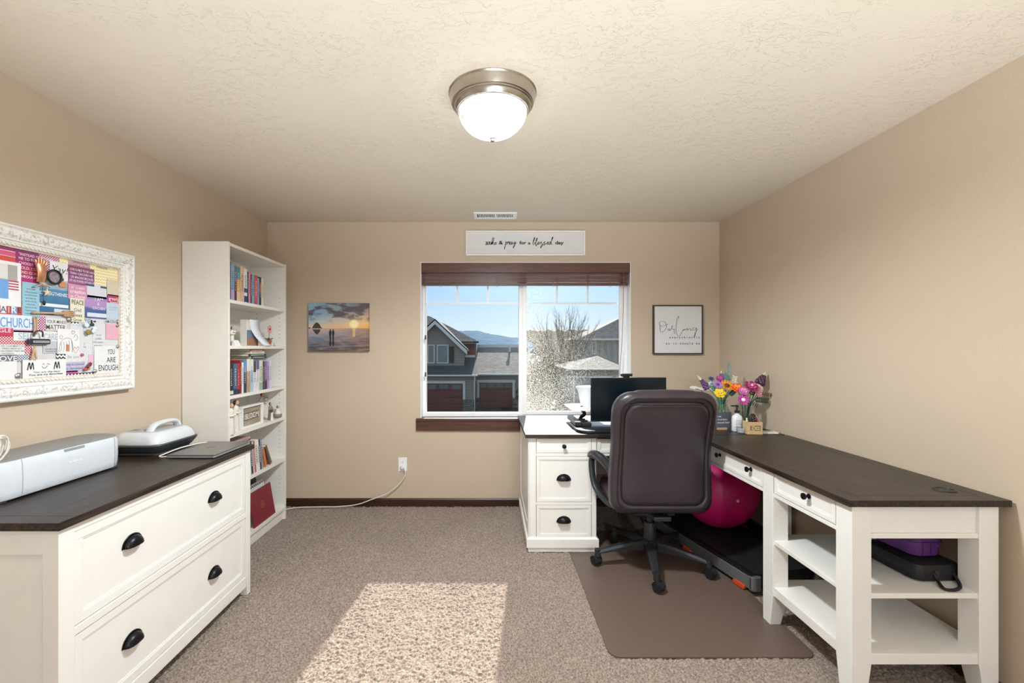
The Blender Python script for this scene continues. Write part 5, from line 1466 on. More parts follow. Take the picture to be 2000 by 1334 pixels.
MB().prism([(c.y + ry * .92 * math.cos(k * PI / 14), c.z + rz * .92 * math.sin(k * PI / 14)) for k in range(28)], PB + 0.009, PB + 0.012, 'x').build('photo', mat('grey_photo', '#8d8286', 0.5, var=0.4, scale=120), t)
t = thing('beaded_chain', 'short silver chain with a starfish charm hanging below the copper hand', 'charm', at_board(84, 560, 0.012))
p0, p1, p2 = at_board(68, 560, .014), at_board(82, 556, .014), at_board(97, 560, .014)
m_ = MB()
for p in spline([p0, p1, p2], 6): m_.ball(p, 0.0042, 8, 6)
m_.build('beads', GEM, t, smooth=True)
c = at_board(92, 571, .015); m_ = MB()
for k in range(5): a = PI / 2 + k * 2 * PI / 5; m_.tube([c, c + Vector((0, math.cos(a), math.sin(a))) * 0.017], [0.005, 0.0015], 7)
m_.build('starfish', mat('starfish_cream', '#e1c9a4', 0.6), t, smooth=60)
c = at_board(86, 592, .013); MB().ball(c, (0.005, 0.006, 0.010), 8, 6).tube([p1, c], 0.0008, 5).build('charm', BLACKP, t, smooth=True)
WD = wood_mat('light_wood', '#b58f66', '#d3b48c', 'y', 0.55, scale=9)
t = thing('wooden_back_scratcher', 'slim wooden back scratcher with a carved hand lying across the pinboard', 'back scratcher', at_board(105, 612, 0.012))
a0, a1 = at_board(63, 611, .012), at_board(128, 612, .012)
MB().tube([a0, a0.lerp(a1, .5), a1], [0.005, 0.004, 0.006], 8).build('handle', WD, t, smooth=60)
for k in range(4):
    p = a1 + Vector((0.001, 0.0, 0.009 - 0.006 * k))
    MB().tube([p - Vector((0, .01, 0)), p + Vector((0.003, .028, .003 - 0.002 * k)), p + Vector((-0.002, .046, -.001))], [0.0038, 0.003, 0.002], 6).build('prong', WD, t, smooth=60)
t = thing('bulldog_clip', 'dark bulldog clip hung near the middle of the pinboard', 'clip', at_board(75, 664, 0.012))
a0, a1 = at_board(54, 667, .014), at_board(97, 666, .014)
MB().box(PB + 0.008, PB + 0.020, a0.y, a1.y, a0.z - 0.011, a0.z + 0.012).build('jaw', mat('clip_plum', '#4d4556', 0.3, metal=0.7), t, bevel=0.004)
c = at_board(75, 656, .016)
m_ = MB().tube(spline([c + Vector((0, -.020, -.004)), c + Vector((0.004, -.014, .018)), c + Vector((0.004, .012, .018)), c + Vector((0, .018, -.004))], 5), 0.003, 6); m_.build('handle', mat('clip_plum', '#4d4556'), t, smooth=60)
m_ = MB().box(PB + 0.0205, PB + 0.022, a0.y + 0.015, a1.y - 0.008, a0.z - 0.006, a0.z + 0.005); m_.build('plate', GEM, t, bevel=0.001)
t = thing('wooden_peg_sticks', 'pair of thin wooden sticks hanging under the bulldog clip', 'sticks', at_board(66, 690, 0.012))
for u, v in (((68, 677), (62, 702)), ((67, 677), (71, 702))):
    MB().tube([at_board(*u, .013), at_board(*v, .013)], 0.0036, 7).build('stick', WD, t, smooth=60)
t = thing('hanging_sticks', 'pair of narrow wooden sticks hanging down beside the word CHURCH', 'sticks', at_board(69, 632, 0.010))
MB().tube([at_board(67, 618, .011), at_board(67, 653, .011)], 0.0032, 7).tube([at_board(72, 618, .011), at_board(72, 653, .011)], 0.0032, 7).build('rod_pair', WD, t, smooth=60)
t = thing('bee_pin', 'felt bee pin with white wings and a yellow checked body on the pinboard', 'pin', at_board(177, 641, 0.014))
c = at_board(177, 641, .016)
MB().ball(at_board(173, 649, .016), (0.006, 0.013, 0.013), 12, 8).build('abdomen', pattern('bee_check', 'dots', '#2c2926', '#e0c858', 230), t, smooth=True)
MB().ball(at_board(180, 634, .017), (0.006, 0.011, 0.009), 10, 7).ball(at_board(185, 628, .017), (0.004, 0.008, 0.004), 8, 6).ball(at_board(179, 628, .017), (0.004, 0.004, 0.008), 8, 6).build('thorax', mat('bee_dark', '#363b44', 0.8), t, smooth=True)
for p in ((170, 635), (186, 642), (184, 647)): 
    MB().ball(at_board(*p, .015), (0.0025, 0.013, 0.010), 12, 8).build('wing', mat('bee_wing', '#d5e0e6', 0.6), t, smooth=True)
t = thing('pumpkin_sticker', 'small orange pumpkin sticker below the word Yay', 'sticker', at_board(123, 555, 0.006))
m_ = MB()
for k in (-1, 0, 1): m_.ball(at_board(123, 556, .006) + Vector((0, k * 0.009, 0)), (0.0016, 0.010, 0.013), 10, 7)
m_.build('pumpkin', mat('sticker_orange', '#c98a5c', 0.6), t, smooth=True)
MB().tube([at_board(123, 549, .007), at_board(124, 544, .007)], 0.002, 5).build('stalk', flat('#4f5a3c'), t)

# ------------------------------------------------------------------ on the file cabinet
GREYL = mat('machine_lid_grey', '#8b8a88', 0.5, var=0.03)
SHELLW = mat('machine_shell', '#dadfe4', 0.16, var=0.02, spec=0.6, coat=0.4)
t = thing('cutting_machine', 'glossy white craft cutting machine with a grey lid on the file cabinet', 'craft machine', (-1.765, 1.79, LH))
cx_, cy_, cw, cl_ = -1.765, 1.790, 0.196, 0.575
outl = rrect(cw, cl_, 0.075, 7)
def lay(s, z, push=0.0): return [(cx_ + x * s + (push if x > 0 else 0), cy_ + y * (1 - (1 - s) * cw / cl_), z) for x, y in outl]
prof = [(0.93, 0.008), (0.965, 0.013), (0.99, 0.035), (1.0, 0.065), (0.995, 0.10), (0.975, 0.130), (0.94, 0.141)]
MB().loft([lay(s, LH + z) for s, z in prof]).build('shell', SHELLW, t, smooth=True)
MB().loft([lay(s, LH + z) for s, z in ((0.93, 0.1412), (0.92, 0.1455), (0.88, 0.147))]).build('lid', GREYL, t, smooth=True)
m_ = MB()
for y in (cy_ - 0.175, cy_ + 0.222):
    rings = [[(cx_ + (cw / 2 * s_ + 0.0006), y + d, LH + z) for d in (-0.0007, 0.0007)] for s_, z in prof]
    for a, b in zip(rings, rings[1:]): m_.add([a[0], a[1], b[1], b[0]], [(0, 1, 2, 3)])
m_.build('seam', mat('machine_seam', '#7f8890', 0.5), t)
MB().prism([(cy_ + 0.03 + y, LH + 0.133 + z) for y, z in rrect(0.09, 0.011, 0.004)], cx_ + 0.06, cx_ + cw / 2 * 0.968 + 0.001, 'x').build('finger_notch', mat('machine_notch', '#9aa0a6', 0.4), t)
m_ = MB(); text_mesh(m_, 'cricut', (cx_ + cw / 2 + 0.0006, cy_ + 0.0, LH + 0.079), RYD, UZ, 0.012, width=0.060, bold=0.02)
m_.build('lettering', mat('logo_white', '#fdfdfd', 0.4), t)
for y in (cy_ - cl_ / 2 + 0.055, cy_ + cl_ / 2 - 0.05):
    MB().box(cx_ - 0.07, cx_ + 0.085, y - 0.02, y + 0.02, LH, LH + 0.012).build('foot', mat('machine_foot', '#3a3c3f', 0.6), t, bevel=0.003)
# coiled cable on the machine
t = thing('coiled_cable', 'bundle of coiled white cable resting on the cutting machine lid', 'cable', (-1.70, 1.60, LH + 0.147))
q = random.Random(8); m_ = MB()
for k in range(7):
    cy2 = 1.545 + q.uniform(-0.01, 0.012); w_ = 0.030 + q.uniform(-.006, .006); h_ = 0.088 + q.uniform(-.012, .006); ln_ = 0.3 + q.uniform(-.12, .12)
    pts = []
    for j in range(17):
        a = 2 * PI * j / 16
        u_, v_ = w_ * math.sin(a), h_ * (1 - math.cos(a)) / 2
        pts.append((-1.70 + q.uniform(-.002, .002) + 0.012 * (k - 3) * 0.5, cy2 + u_ + ln_ * v_ * 0.6, LH + 0.150 + v_))
    m_.tube(spline(pts, 3), 0.0026, 6)
m_.build('cable_loops', CORD, t, smooth=60)
MB().lathe([(0.012, -0.008), (0.013, 0), (0.012, 0.008)], (-1.70, 1.558, LH + 0.185), 12, 'z').build('cable_tie', flat('#c9c5be'), t)

# heat press on its stand
t = thing('heat_press', 'grey and white handheld heat press in its dark base on the file cabinet', 'heat press', (-1.765, 2.38, LH))
hx, hy = -1.762, 2.385
def hl(w, d, z, r, dx=0): return [(hx + dx + x, hy + y, LH + z) for x, y in rrect(w, d, r, 6)]
DGB = mat('press_base', '#3f4346', 0.38, var=0.04)
MB().loft([hl(.215, .270, .012, .03), hl(.225, .285, .016, .035), hl(.255, .325, .040, .045), hl(.268, .340, .052, .05), hl(.264, .336, .056, .05), hl(.25, .32, .056, .045)]).build('base', DGB, t, smooth=True)
MB().loft([hl(.20, .25, .0, .02), hl(.205, .255, .002, .02), hl(.205, .255, .011, .02), hl(.20, .25, .013, .02)]).build('pad', mat('press_pad', '#54524f', 0.8), t, smooth=True)
PW = mat('press_shell', '#d5d8da', 0.28, var=0.02, coat=0.3)
MB().loft([hl(.250, .318, .057, .05), hl(.252, .32, .062, .05), hl(.235, .30, .090, .05), hl(.205, .268, .108, .045), hl(.17, .24, .114, .04)]).build('shell', PW, t, smooth=True)
MB().loft([hl(.17, .235, .1142, .04), hl(.162, .228, .1165, .04), hl(.12, .18, .118, .03)]).build('top_plate', mat('press_top', '#a9abac', 0.4), t, smooth=True)
hp = [(hx + 0.045, hy - 0.105, LH + .108), (hx + 0.045, hy - 0.088, LH + .132), (hx + 0.043, hy - 0.05, LH + .146), (hx + 0.043, hy + 0.03, LH + .150), (hx + 0.043, hy + 0.085, LH + .140), (hx + 0.045, hy + 0.105, LH + .112)]
MB().tube(spline(hp, 6), 0.021, 14, flat=0.55).build('handle', PW, t, smooth=60)
MB().box(hx - 0.06, hx - 0.03, hy - 0.09, hy - 0.06, LH + .1166, LH + .1185).build('display', mat('press_display', '#5d5a5c', 0.2), t)

# laptop and its cable
t = thing('laptop', 'closed grey laptop lying on the far end of the file cabinet', 'laptop', (-1.455, 2.36, LH))
LG = mat('laptop_grey', '#7f7d7b', 0.32, metal=0.55, var=0.02)
lx0, lx1, ly0, ly1 = -1.572, -1.338, 2.197, 2.517
MB().prism([((lx0 + lx1) / 2 + x, (ly0 + ly1) / 2 + y) for x, y in rrect(lx1 - lx0, ly1 - ly0, 0.008)], LH + 0.0035, LH + 0.0115, 'z').build('base', mat('laptop_silver', '#b9bbbc', 0.3, metal=0.6), t, bevel=0.001)
lid = MB().prism([((lx0 + lx1) / 2 + x, (ly0 + ly1) / 2 + y) for x, y in rrect(lx1 - lx0, ly1 - ly0, 0.008)], LH + 0.0125, LH + 0.0185, 'z').build('lid', LG, t, bevel=0.001)
MB().tube(spline([(-1.475, 2.365, LH + .0188), (-1.455, 2.375, LH + .0188), (-1.437, 2.37, LH + .0188), (-1.435, 2.355, LH + .0188)], 5), 0.0018, 5, flat=0.2).tube([(-1.47, 2.345, LH + .0188), (-1.45, 2.375, LH + .0188)], 0.0016, 5, flat=0.2).build('logo', mat('laptop_logo', '#5c5a59', 0.3, metal=0.6), lid)
for x in (lx0 + 0.02, lx1 - 0.02):
    for y in (ly0 + 0.02, ly1 - 0.02): MB().lathe([(0.006, LH), (0.006, LH + 0.0036)], (x, y, 0), 10).build('foot', BLACKP, t)
t = thing('laptop_cable', 'white cable looping from the laptop round under the heat press', 'cable', (-1.60, 2.3, LH))
pts = [(lx0 - 0.002, 2.212, LH + .0075), (lx0 - 0.03, 2.207, LH + .006), (lx0 - 0.052, 2.222, LH + .006), (lx0 - 0.048, 2.25, LH + .010), (lx0 - 0.02, 2.31, LH + .024), (lx0 + 0.0, 2.38, LH + .027), (lx0 + 0.012, 2.46, LH + .023), (lx0 + 0.012, 2.52, LH + .010)]
MB().tube(spline(pts, 6), 0.0032, 8).build('cable', CORD, t, smooth=60)

# ------------------------------------------------------------------ books and ornaments in the bookcase
XF = BXF - 0.022                                       # where most spines stand


def bk_y(px, x=XF): return F * (-x) / (VX - px)


PAGES = mat('book_pages', '#e6dcc6', 0.85, var=0.08, scale=200)


def upright_book(px0, px1, ytop, z0, col, label, group, depth=0.15, marks=(), lean=0.0, xf=XF, cover=None):
    """a standing book, spine towards the room; px0/px1 = spine edges, ytop = top of the spine in the photo"""
    y0, y1 = bk_y(px0, xf), bk_y(px1, xf)
    h = CZ - (ytop - VY) * ((y0 + y1) / 2) / F - z0
    th_ = (y1 - y0) - 0.0008
    t = thing('book', label, 'book', (xf, (y0 + y1) / 2, z0 + 0.0004), group=group, local=True)
    m = cover if cover is not None else mat('cover_' + col.strip('#'), col, 0.45, var=0.12, scale=18)
    c = 0.0016
    o = MB()
    o.box(-c * 1.5, 0, -th_ / 2, th_ / 2, 0, h)
    for s in (-1, 1):
        a, b = sorted((s * th_ / 2, s * (th_ / 2 - c)))
        o.box(-depth, -c * 1.5, a, b, 0, h)
    o.build('cover', m, t)
    MB().box(-depth + 0.003, -c * 1.6, -th_ / 2 + c, th_ / 2 - c, 0.003, h - 0.003).build('pages', PAGES, t)
    for v0, v1, cc in marks:
        MB().box(-0.0002, 0.0005, -th_ / 2 * 0.96, th_ / 2 * 0.96, h * v0, h * v1).build('spine_panel', flat(cc), t)
    # spine lettering as a row of small strokes
    if th_ > 0.008:
        txt = MB(); ink = '#d3cbbf' if sum(lin(col)[:3]) < 1.0 else '#4a4442'
        q_ = random.Random(int(px0 * 10)); z = h * 0.30
        while z < h * 0.80:
            l_ = q_.uniform(0.004, 0.011)
            txt.box(0.0003, 0.0008, -th_ * q_.uniform(.07, .17), th_ * q_.uniform(.07, .17), z, z + l_ * 0.7); z += l_ + 0.004
        txt.build('spine_title', flat(ink), t)
    t.rotation_euler = (lean, 0, 0)
    return t


def S1(x, y): return 440 + .0975 * x, 480 + .0975 * y
G1, G3, G4 = 'books on the top shelf', 'books on the middle shelf', 'leaning books on the fifth shelf'
for x0, x1, yt, col, lb, mk in (
        (62, 110, 312, '#4d2a30', 'dark maroon book at the near end of the top shelf', ()), (112, 184, 372, '#7fa3bd', 'pale blue and lavender book on the top shelf', ((0, .3, '#a79bc0'),)),
        (187, 226, 402, '#6f6676', 'grey book with a maroon foot on the top shelf', ((0, .55, '#5e2b33'),)), (228, 300, 430, '#4c8590', 'book with a teal and orange pictured spine on the top shelf', ((0.28, .64, '#cf9c5c'), (0, .28, '#d9b7a0'))),
        (302, 372, 422, '#d9b094', 'thick peach book on the top shelf', ()), (374, 440, 462, '#d6dbdf', 'white book with dark blue print on the top shelf', ((0.02, .2, '#2f4a6b'), (.3, .42, '#43566f'))),
        (442, 464, 520, '#26282a', 'thin black book on the top shelf', ()), (466, 504, 545, '#d38ba0', 'pink book on the top shelf', ()), (506, 530, 573, '#5f2e48', 'thin plum book on the top shelf', ()),
        (532, 580, 580, '#7fa9ba', 'light blue book on the top shelf', ()), (582, 648, 596, '#b9454f', 'coral red book on the top shelf', ((.1, .9, '#c85a62'),)), (650, 679, 648, '#8ba9c4', 'slim grey-blue book on the top shelf', ()),
        (681, 719, 630, '#333d3c', 'dark patterned book near the far end of the top shelf', ((.45, .75, '#a35a48'), (0, .3, '#3a2d4a'))), (722, 765, 662, '#dcd5c0', 'cream spiral notebook at the far end of the top shelf row', ())):
    px0, py = S1(x0, yt); px1, _ = S1(x1, yt)
    upright_book(px0, px1, py, SHELF[0], col, lb, G1, marks=mk)


def S3(x, y): return 440 + .08245 * x, 675 + .08245 * y
for x0, x1, yt, col, lb, mk in (
        (104, 192, 420, '#22282b', 'black book at the near end of the middle shelf', ((.03, .14, '#cfcdb9'),)), (194, 286, 428, '#44627f', 'thick blue book on the middle shelf', ((0, .18, '#26364a'),)),
        (288, 342, 426, '#b32a3c', 'red book with white title on the middle shelf', ((0, .15, '#3b2430'),)), (344, 386, 352, '#8c2530', 'dark red book on the middle shelf', ()),
        (388, 434, 400, '#e4dcd6', 'white book beside the dark red one on the middle shelf', ()), (437, 503, 340, '#5d8fbf', 'blue book with a navy lower spine on the middle shelf', ((0, .62, '#2b4054'),)),
        (508, 586, 318, '#b39270', 'kraft brown book with a white band on the middle shelf', ((.64, 1, '#e3e0d6'),)), (589, 664, 324, '#a9c0cf', 'pale blue book on the middle shelf', ((.66, 1, '#dfe0dc'),)),
        (667, 730, 358, '#d3dbdc', 'white book with a dark photo at its head on the middle shelf', ((.62, 1, '#5a4440'),)), (733, 802, 352, '#dcd6da', 'white book with a violet photo at its head on the middle shelf', ((.70, 1, '#5d6796'),)),
        (805, 886, 348, '#ccd0bd', 'cream and green book on the middle shelf', ((0, .25, '#93b0a8'),)), (888, 933, 372, '#45443f', 'charcoal book with white title on the middle shelf', ()),
        (935, 990, 374, '#85689a', 'purple book on the middle shelf', ((0, .35, '#4a2a50'),)), (992, 1043, 372, '#ab97c4', 'lavender book on the middle shelf', ()), (1046, 1090, 350, '#d2cfe0', 'pale lilac book at the far end of the middle shelf', ())):
    px0, py = S3(x0, yt); px1, _ = S3(x1, yt)
    upright_book(px0, px1, py, SHELF[2], col, lb, G3, marks=mk)


def lying_book(x, ya, yb, depth, z, th_, col, label, group, rz=0.0):
    t = thing('book', label, 'book', (x, (ya + yb) / 2, z), group=group, local=True)
    w = yb - ya
    m = mat('cover_' + col.strip('#'), col, 0.45, var=0.12, scale=18); c = 0.0016
    MB().box(-depth, 0, -w / 2, w / 2, 0, c).box(-depth, 0, -w / 2, w / 2, th_ - c, th_).box(-c, 0, -w / 2, w / 2, c, th_ - c).build('cover', m, t)
    MB().box(-depth + 0.003, -c * 1.1, -w / 2 + 0.003, w / 2 - 0.003, c, th_ - c).build('pages', PAGES, t)
    txt = MB(); q_ = random.Random(len(label)); y = -w * .38
    while y < w * .36: l_ = q_.uniform(.004, .012); txt.box(0.0002, 0.0007, y, y + l_ * .7, th_ * .35, th_ * .65); y += l_ + .003
    txt.build('spine_title', flat('#e9e4da' if sum(lin(col)[:3]) < 1.0 else '#4a4442'), t)
    t.rotation_euler = (0, 0, rz)
    return t


zt = max(CZ - (675 + .08245 * 348 - VY) * 3.2 / F, SHELF[2] + 0.25)
zt = 1.2828
for ya, yb, dp, th_, col, lb in ((3.135, 3.345, .145, .0162, '#2f3f4a', 'dark navy book lying on the upright books, lowest of its stack'), (3.10, 3.340, .15, .0162, '#27403a', 'dark green book lying second from the bottom of the stack'),
                                (3.12, 3.315, .14, .0162, '#e0d6c2', 'cream book lying third in the stack'), (3.115, 3.305, .135, .0162, '#9a5f40', 'brown and green book on top of the stack under the shelf')):
    if zt + th_ > SHELF[1] - 0.022: break
    lying_book(XF - 0.002, ya, yb, dp, zt, th_, col, lb, 'books lying on the middle shelf row'); zt += th_ + 0.0004
c = P(533, 749, 3.43); t = thing('ink_bottle', 'small dark blue bottle at the far end of the middle shelf', 'bottle', (XF - 0.03, c.y, SHELF[2]))
MB().lathe([(0.011, SHELF[2] + .0003), (0.012, SHELF[2] + .03), (0.012, SHELF[2] + .052), (0.006, SHELF[2] + .060)], (XF - 0.03, c.y, 0), 14).build('bottle', mat('blue_glassware', '#3f5666', 0.2), t, smooth=True)
MB().lathe([(0.007, SHELF[2] + .060), (0.007, SHELF[2] + .072)], (XF - 0.03, c.y, 0), 12).build('cap', flat('#3a2522'), t)

# leaning books on the fifth shelf
z5 = SHELF[4]
yb = bk_y(479.5); q = random.Random(3)
for w_, h_, col, lb, dp in ((.024, .232, '#a81f33', 'dark red book at the near end of the leaning row', .15), (.022, .230, '#b22438', 'second red book of the leaning row', .15), (.030, .236, '#dfe3e6', 'thick white book beside the red ones in the leaning row', .15),
                            (.026, .228, '#2c3c5a', 'navy book with teal foot in the leaning row', .15), (.016, .222, '#e6cfc8', 'slim pale pink book in the leaning row', .15), (.022, .222, '#b45f58', 'coral floral book in the leaning row', .15),
                            (.030, .230, '#dcdedb', 'white book with green foot in the leaning row', .15), (.020, .226, '#e1dfe2', 'plain white book in the leaning row', .15), (.020, .220, '#25333c', 'dark slate book in the leaning row', .15), (.024, .214, '#8f9aac', 'grey-blue book in the leaning row', .15)):
    t = thing('book', lb, 'book', (XF, yb + w_ / 2, z5), group=G4, local=True)
    m = mat('cover_' + col.strip('#'), col, 0.45, var=0.12, scale=18); cth = 0.0016
    MB().box(-cth * 1.5, 0, -w_ / 2, w_ / 2, 0, h_).box(-dp, -cth * 1.5, -w_ / 2, -w_ / 2 + cth, 0, h_).box(-dp, -cth * 1.5, w_ / 2 - cth, w_ / 2, 0, h_).build('cover', m, t)
    MB().box(-dp + .003, -cth * 1.6, -w_ / 2 + cth, w_ / 2 - cth, .003, h_ - .003).build('pages', PAGES, t)
    txt = MB(); z = h_ * .25
    while z < h_ * .8: l_ = q.uniform(.004, .011); txt.box(.0003, .0008, -w_ * .2, w_ * .2, z, z + l_ * .7); z += l_ + .004
    txt.build('spine_title', flat('#e9e4da' if sum(lin(col)[:3]) < 1.0 else '#4a4442'), t)
    ln = math.radians(7.0); t.rotation_euler = (ln, 0, 0); t.location.z = z5 + math.sin(ln) * w_ / 2 + 0.0003
    yb += w_ / math.cos(ln) + 0.0006
for w_, h_, ang, gap, col, lb in ((.022, .15, 17, .030, '#d07a3a', 'orange book leaning at a steeper angle near the far end'), (.026, .17, 29, .052, '#6a5648', 'brown book slumped at the far end of the leaning row')):
    ln = math.radians(ang); t = thing('book', lb, 'book', (XF, yb + w_ / 2 + gap, z5 + math.sin(ln) * w_ / 2 + .0005), group=G4, local=True)
    yb += gap + w_
    MB().box(-.002, 0, -w_ / 2, w_ / 2, 0, h_).box(-.14, -.002, -w_ / 2, -w_ / 2 + .0016, 0, h_).box(-.14, -.002, w_ / 2 - .0016, w_ / 2, 0, h_).build('cover', mat('cover_' + col.strip('#'), col, 0.45, var=0.12, scale=18), t)
    MB().box(-.137, -.0022, -w_ / 2 + .0016, w_ / 2 - .0016, .003, h_ - .003).build('pages', PAGES, t)
    t.rotation_euler = (ln, 0, 0)
zt = z5 + 0.2405
for ya, yb2, th_, col, lb in ((2.90, 3.13, .012, '#6b3f49', 'plum book lying on top of the leaning row'), (2.93, 3.125, .014, '#c9a3a4', 'dusty pink book topmost on the leaning row')):
    lying_book(XF - 0.004, ya, yb2, .14, zt, th_, col, lb, 'books lying on the leaning row'); zt += th_ + .0004

# binders and the burgundy folder on the lowest shelf
z6 = 0.095


def leaning_board(name, label, cat, ya, yb, zh, x_bot, x_top, th_, m, group=None):
    """a flat folder standing on the shelf, face towards the room, leaning back"""
    t = thing(name, label, cat, (x_bot, (ya + yb) / 2, z6 + .0005), group=group, local=True)
    w = yb - ya
    ln = math.atan2(x_bot - x_top, zh)
    t.rotation_euler = (0, -ln, 0)
    return t, w, zh / math.cos(ln)


FG = 'folders on the lowest shelf'
for k, (ya, yb, zh, xb, xt, col, lb) in enumerate(((2.93, 3.38, .335, -1.80, -1.86, '#d8d5cd', 'tall white binder behind the folders on the lowest shelf'), (2.96, 3.36, .30, -1.768, -1.828, '#1f3d57', 'navy folder behind the black one on the lowest shelf'), (2.95, 3.45, .285, -1.728, -1.79, '#22282c', 'black folder behind the burgundy one on the lowest shelf'))):
    t, w, h = leaning_board('folder', lb, 'folder', ya, yb, zh, xb, xt, .01, None, FG)
    MB().box(-.008, 0, -w / 2, w / 2, 0, h).build('cover', mat('cover_' + col.strip('#'), col, 0.45, var=0.12, scale=18), t, bevel=.001)
    MB().box(-.016, -.0085, -w / 2 + .006, w / 2 - .006, .002, h + (.012 if k else -.004)).build('papers', flat('#c9c2a4' if k == 2 else '#d9d7d0'), t)
t, w, h = leaning_board('notebook', 'white notebook with a scalloped grey border behind the burgundy folder', 'notebook', 3.115, 3.475, .262, -1.690, -1.745, .01, None)
MB().box(-.006, 0, -w / 2, w / 2, 0, h).build('cover', flat('#dedddb'), t)
MB().box(.0002, .0008, -w / 2 + .004, w / 2 - .004, h - .030, h - .006).build('border', pattern('scallop_border', 'chevron', '#59606a', '#e3e2e0', 38), t)
t, w, h = leaning_board('folder', 'burgundy folder with a round gold emblem on the lowest shelf', 'folder', 3.165, 3.475, .235, -1.648, -1.690, .01, None, FG)
MB().box(-.007, 0, -w / 2, w / 2, 0, h).build('cover', mat('burgundy_leatherette', '#7c1d2d', 0.45, var=0.08, scale=80, bump=0.1), t, bevel=.001)
m_ = MB(); n = 28
m_.ribbon([(.0006, .022 * math.cos(2 * PI * k / n), h * .50 + .022 * math.sin(2 * PI * k / n)) for k in range(n + 1)], .0035, (1, 0, 0))
for k in range(5): a = k * 2 * PI / 5 + .4; m_.ribbon(spline([(.0006, 0, h * .5), (.0006, .008 * math.cos(a), h * .5 + .008 * math.sin(a)), (.0006, .015 * math.cos(a + .5), h * .5 + .015 * math.sin(a + .5))], 4), .003, (1, 0, 0))
m_.build('gold_emblem', mat('gold_foil', '#b08a4a', 0.35, metal=0.6), t)
t = thing('magazine', 'grey magazine lying at the near end of the lowest shelf', 'magazine', (-1.70, 2.98, z6))
MB().box(-1.690, -1.645, 2.88, 3.11, z6 + .0003, z6 + .03).build('pages', flat('#bdbcb9'), t)

# ornaments -----------------------------------------------------------
SKIN = mat('figurine_skin', '#c99f80', 0.6); HAIR = mat('figurine_hair', '#5a3f30', 0.7, var=.2); CREAM = mat('figurine_cream', '#dfd8cc', 0.6, var=.06); TAUPE = mat('figurine_taupe', '#8d8070', 0.65, var=.1)


def figurine(name, label, c, h, robe=CREAM, face=-0.5, baby=False, child=False, seated=False):
    """carved resin woman: gown, shoulders, arms folded forward, bowed head with hair"""
    t = thing(name, label, 'figurine', c, local=True)
    k = h
    if seated:
        MB().ball((0, 0, .20 * k), (.30 * k, .34 * k, .20 * k), 16, 10).build('seat_cushion', TAUPE, t, smooth=True)
        rings = [(.22, .28, .12), (.24, .27, .30), (.17, .19, .48), (.13, .17, .62), (.06, .08, .72), (.045, .045, .76)]
    else:
        rings = [(.115, .135, .0), (.125, .14, .02), (.10, .115, .30), (.085, .10, .50), (.075, .088, .60), (.085, .115, .70), (.075, .115, .78), (.035, .045, .83), (.03, .033, .86)]
    MB().loft([[(rx * k * math.cos(2 * PI * i / 16) + (.02 * k if z > .6 else 0), ry * k * math.sin(2 * PI * i / 16), z * k) for i in range(16)] for rx, ry, z in rings]).build('gown', robe, t, smooth=60)
    hz = (.84 if seated else .915) * k; hc = Vector((.035 * k, .0, hz)); hr = (.075 if not seated else .10) * k
    hd = MB().ball(hc + Vector((hr * .12, 0, 0)), (hr * .9, hr * .85, hr * 1.1), 14, 10)
    hd.ball(hc + Vector((hr * 1.0, 0, -hr * .1)), (hr * .16, hr * .13, hr * .2), 6, 5)
    hd.build('head', SKIN, t, smooth=True)
    MB().ball(hc + Vector((-hr * .28, 0, hr * .22)), (hr * .95, hr * 1.0, hr * 1.0), 14, 10).ball(hc + Vector((-hr * .85, 0, -hr * .25)), (hr * .55, hr * .6, hr * .9), 10, 7).build('hair', HAIR, t, smooth=True)
    sh = (.60 if seated else .74) * k
    for s in (-1, 1):
        MB().tube(spline([(.02 * k, s * .105 * k, sh), (.06 * k, s * .14 * k, sh - .12 * k), (.13 * k, s * .06 * k, sh - .14 * k), (.14 * k, -s * .02 * k, sh - .10 * k)], 4), [.035 * k] * 8 + [.03 * k] * 3 + [.022 * k] * 2, 8).build('arm', robe, t, smooth=60)
    if baby:
        MB().ball((.14 * k, .04 * k, sh + .0 * k), (.05 * k, .09 * k, .055 * k), 12, 8).build('swaddle', CREAM, t, smooth=True)
        MB().ball((.13 * k, .12 * k, sh + .05 * k), .042 * k, 10, 8).build('baby_head', SKIN, t, smooth=True)
    if child:
        MB().loft([[(.20 * k + r * k * math.cos(2 * PI * i / 12), -.12 * k + r * k * math.sin(2 * PI * i / 12), z * k) for i in range(12)] for r, z in ((.085, 0), (.09, .02), (.065, .3), (.06, .40), (.02, .46))]).build('child_gown', CREAM, t, smooth=60)
        MB().ball((.20 * k, -.12 * k, .54 * k), (.075 * k, .07 * k, .085 * k), 12, 8).build('child_hair', HAIR, t, smooth=True)
    t.rotation_euler = (0, 0, face)
    return t


z4, z2 = SHELF[3], SHELF[1]
figurine('mother_figurine', 'cream resin figurine of a woman holding a baby, near end of the second shelf', (-1.69, bk_y(453, -1.69), z2), .125, baby=True, face=-.3)
figurine('angel_figurine', 'slim pale resin figurine of a woman hugging herself, left of the BLOOM sign', (-1.675, bk_y(459.5, -1.675), z4), .205, face=.1)
figurine('angel_figurine', 'pale resin figurine half hidden behind the side panel, left of the BLOOM sign', (-1.645, bk_y(449.5, -1.645), z4), .20, face=-.2)
figurine('mother_figurine', 'tall resin figurine of a mother with a child in her arms behind the BLOOM sign', (-1.80, bk_y(512, -1.80), z4), .195, baby=True, face=-.4)
figurine('family_figurine', 'seated resin figurine with a small child standing in front, right of the BLOOM sign', (-1.675, bk_y(527.5, -1.675), z4), .135, robe=TAUPE, child=True, face=-.2)
figurine('family_figurine', 'smallest seated resin figurine with a baby at the far end beside the pin holes', (-1.668, bk_y(542.5, -1.668), z4), .100, robe=CREAM, baby=True, seated=True, face=-.5)
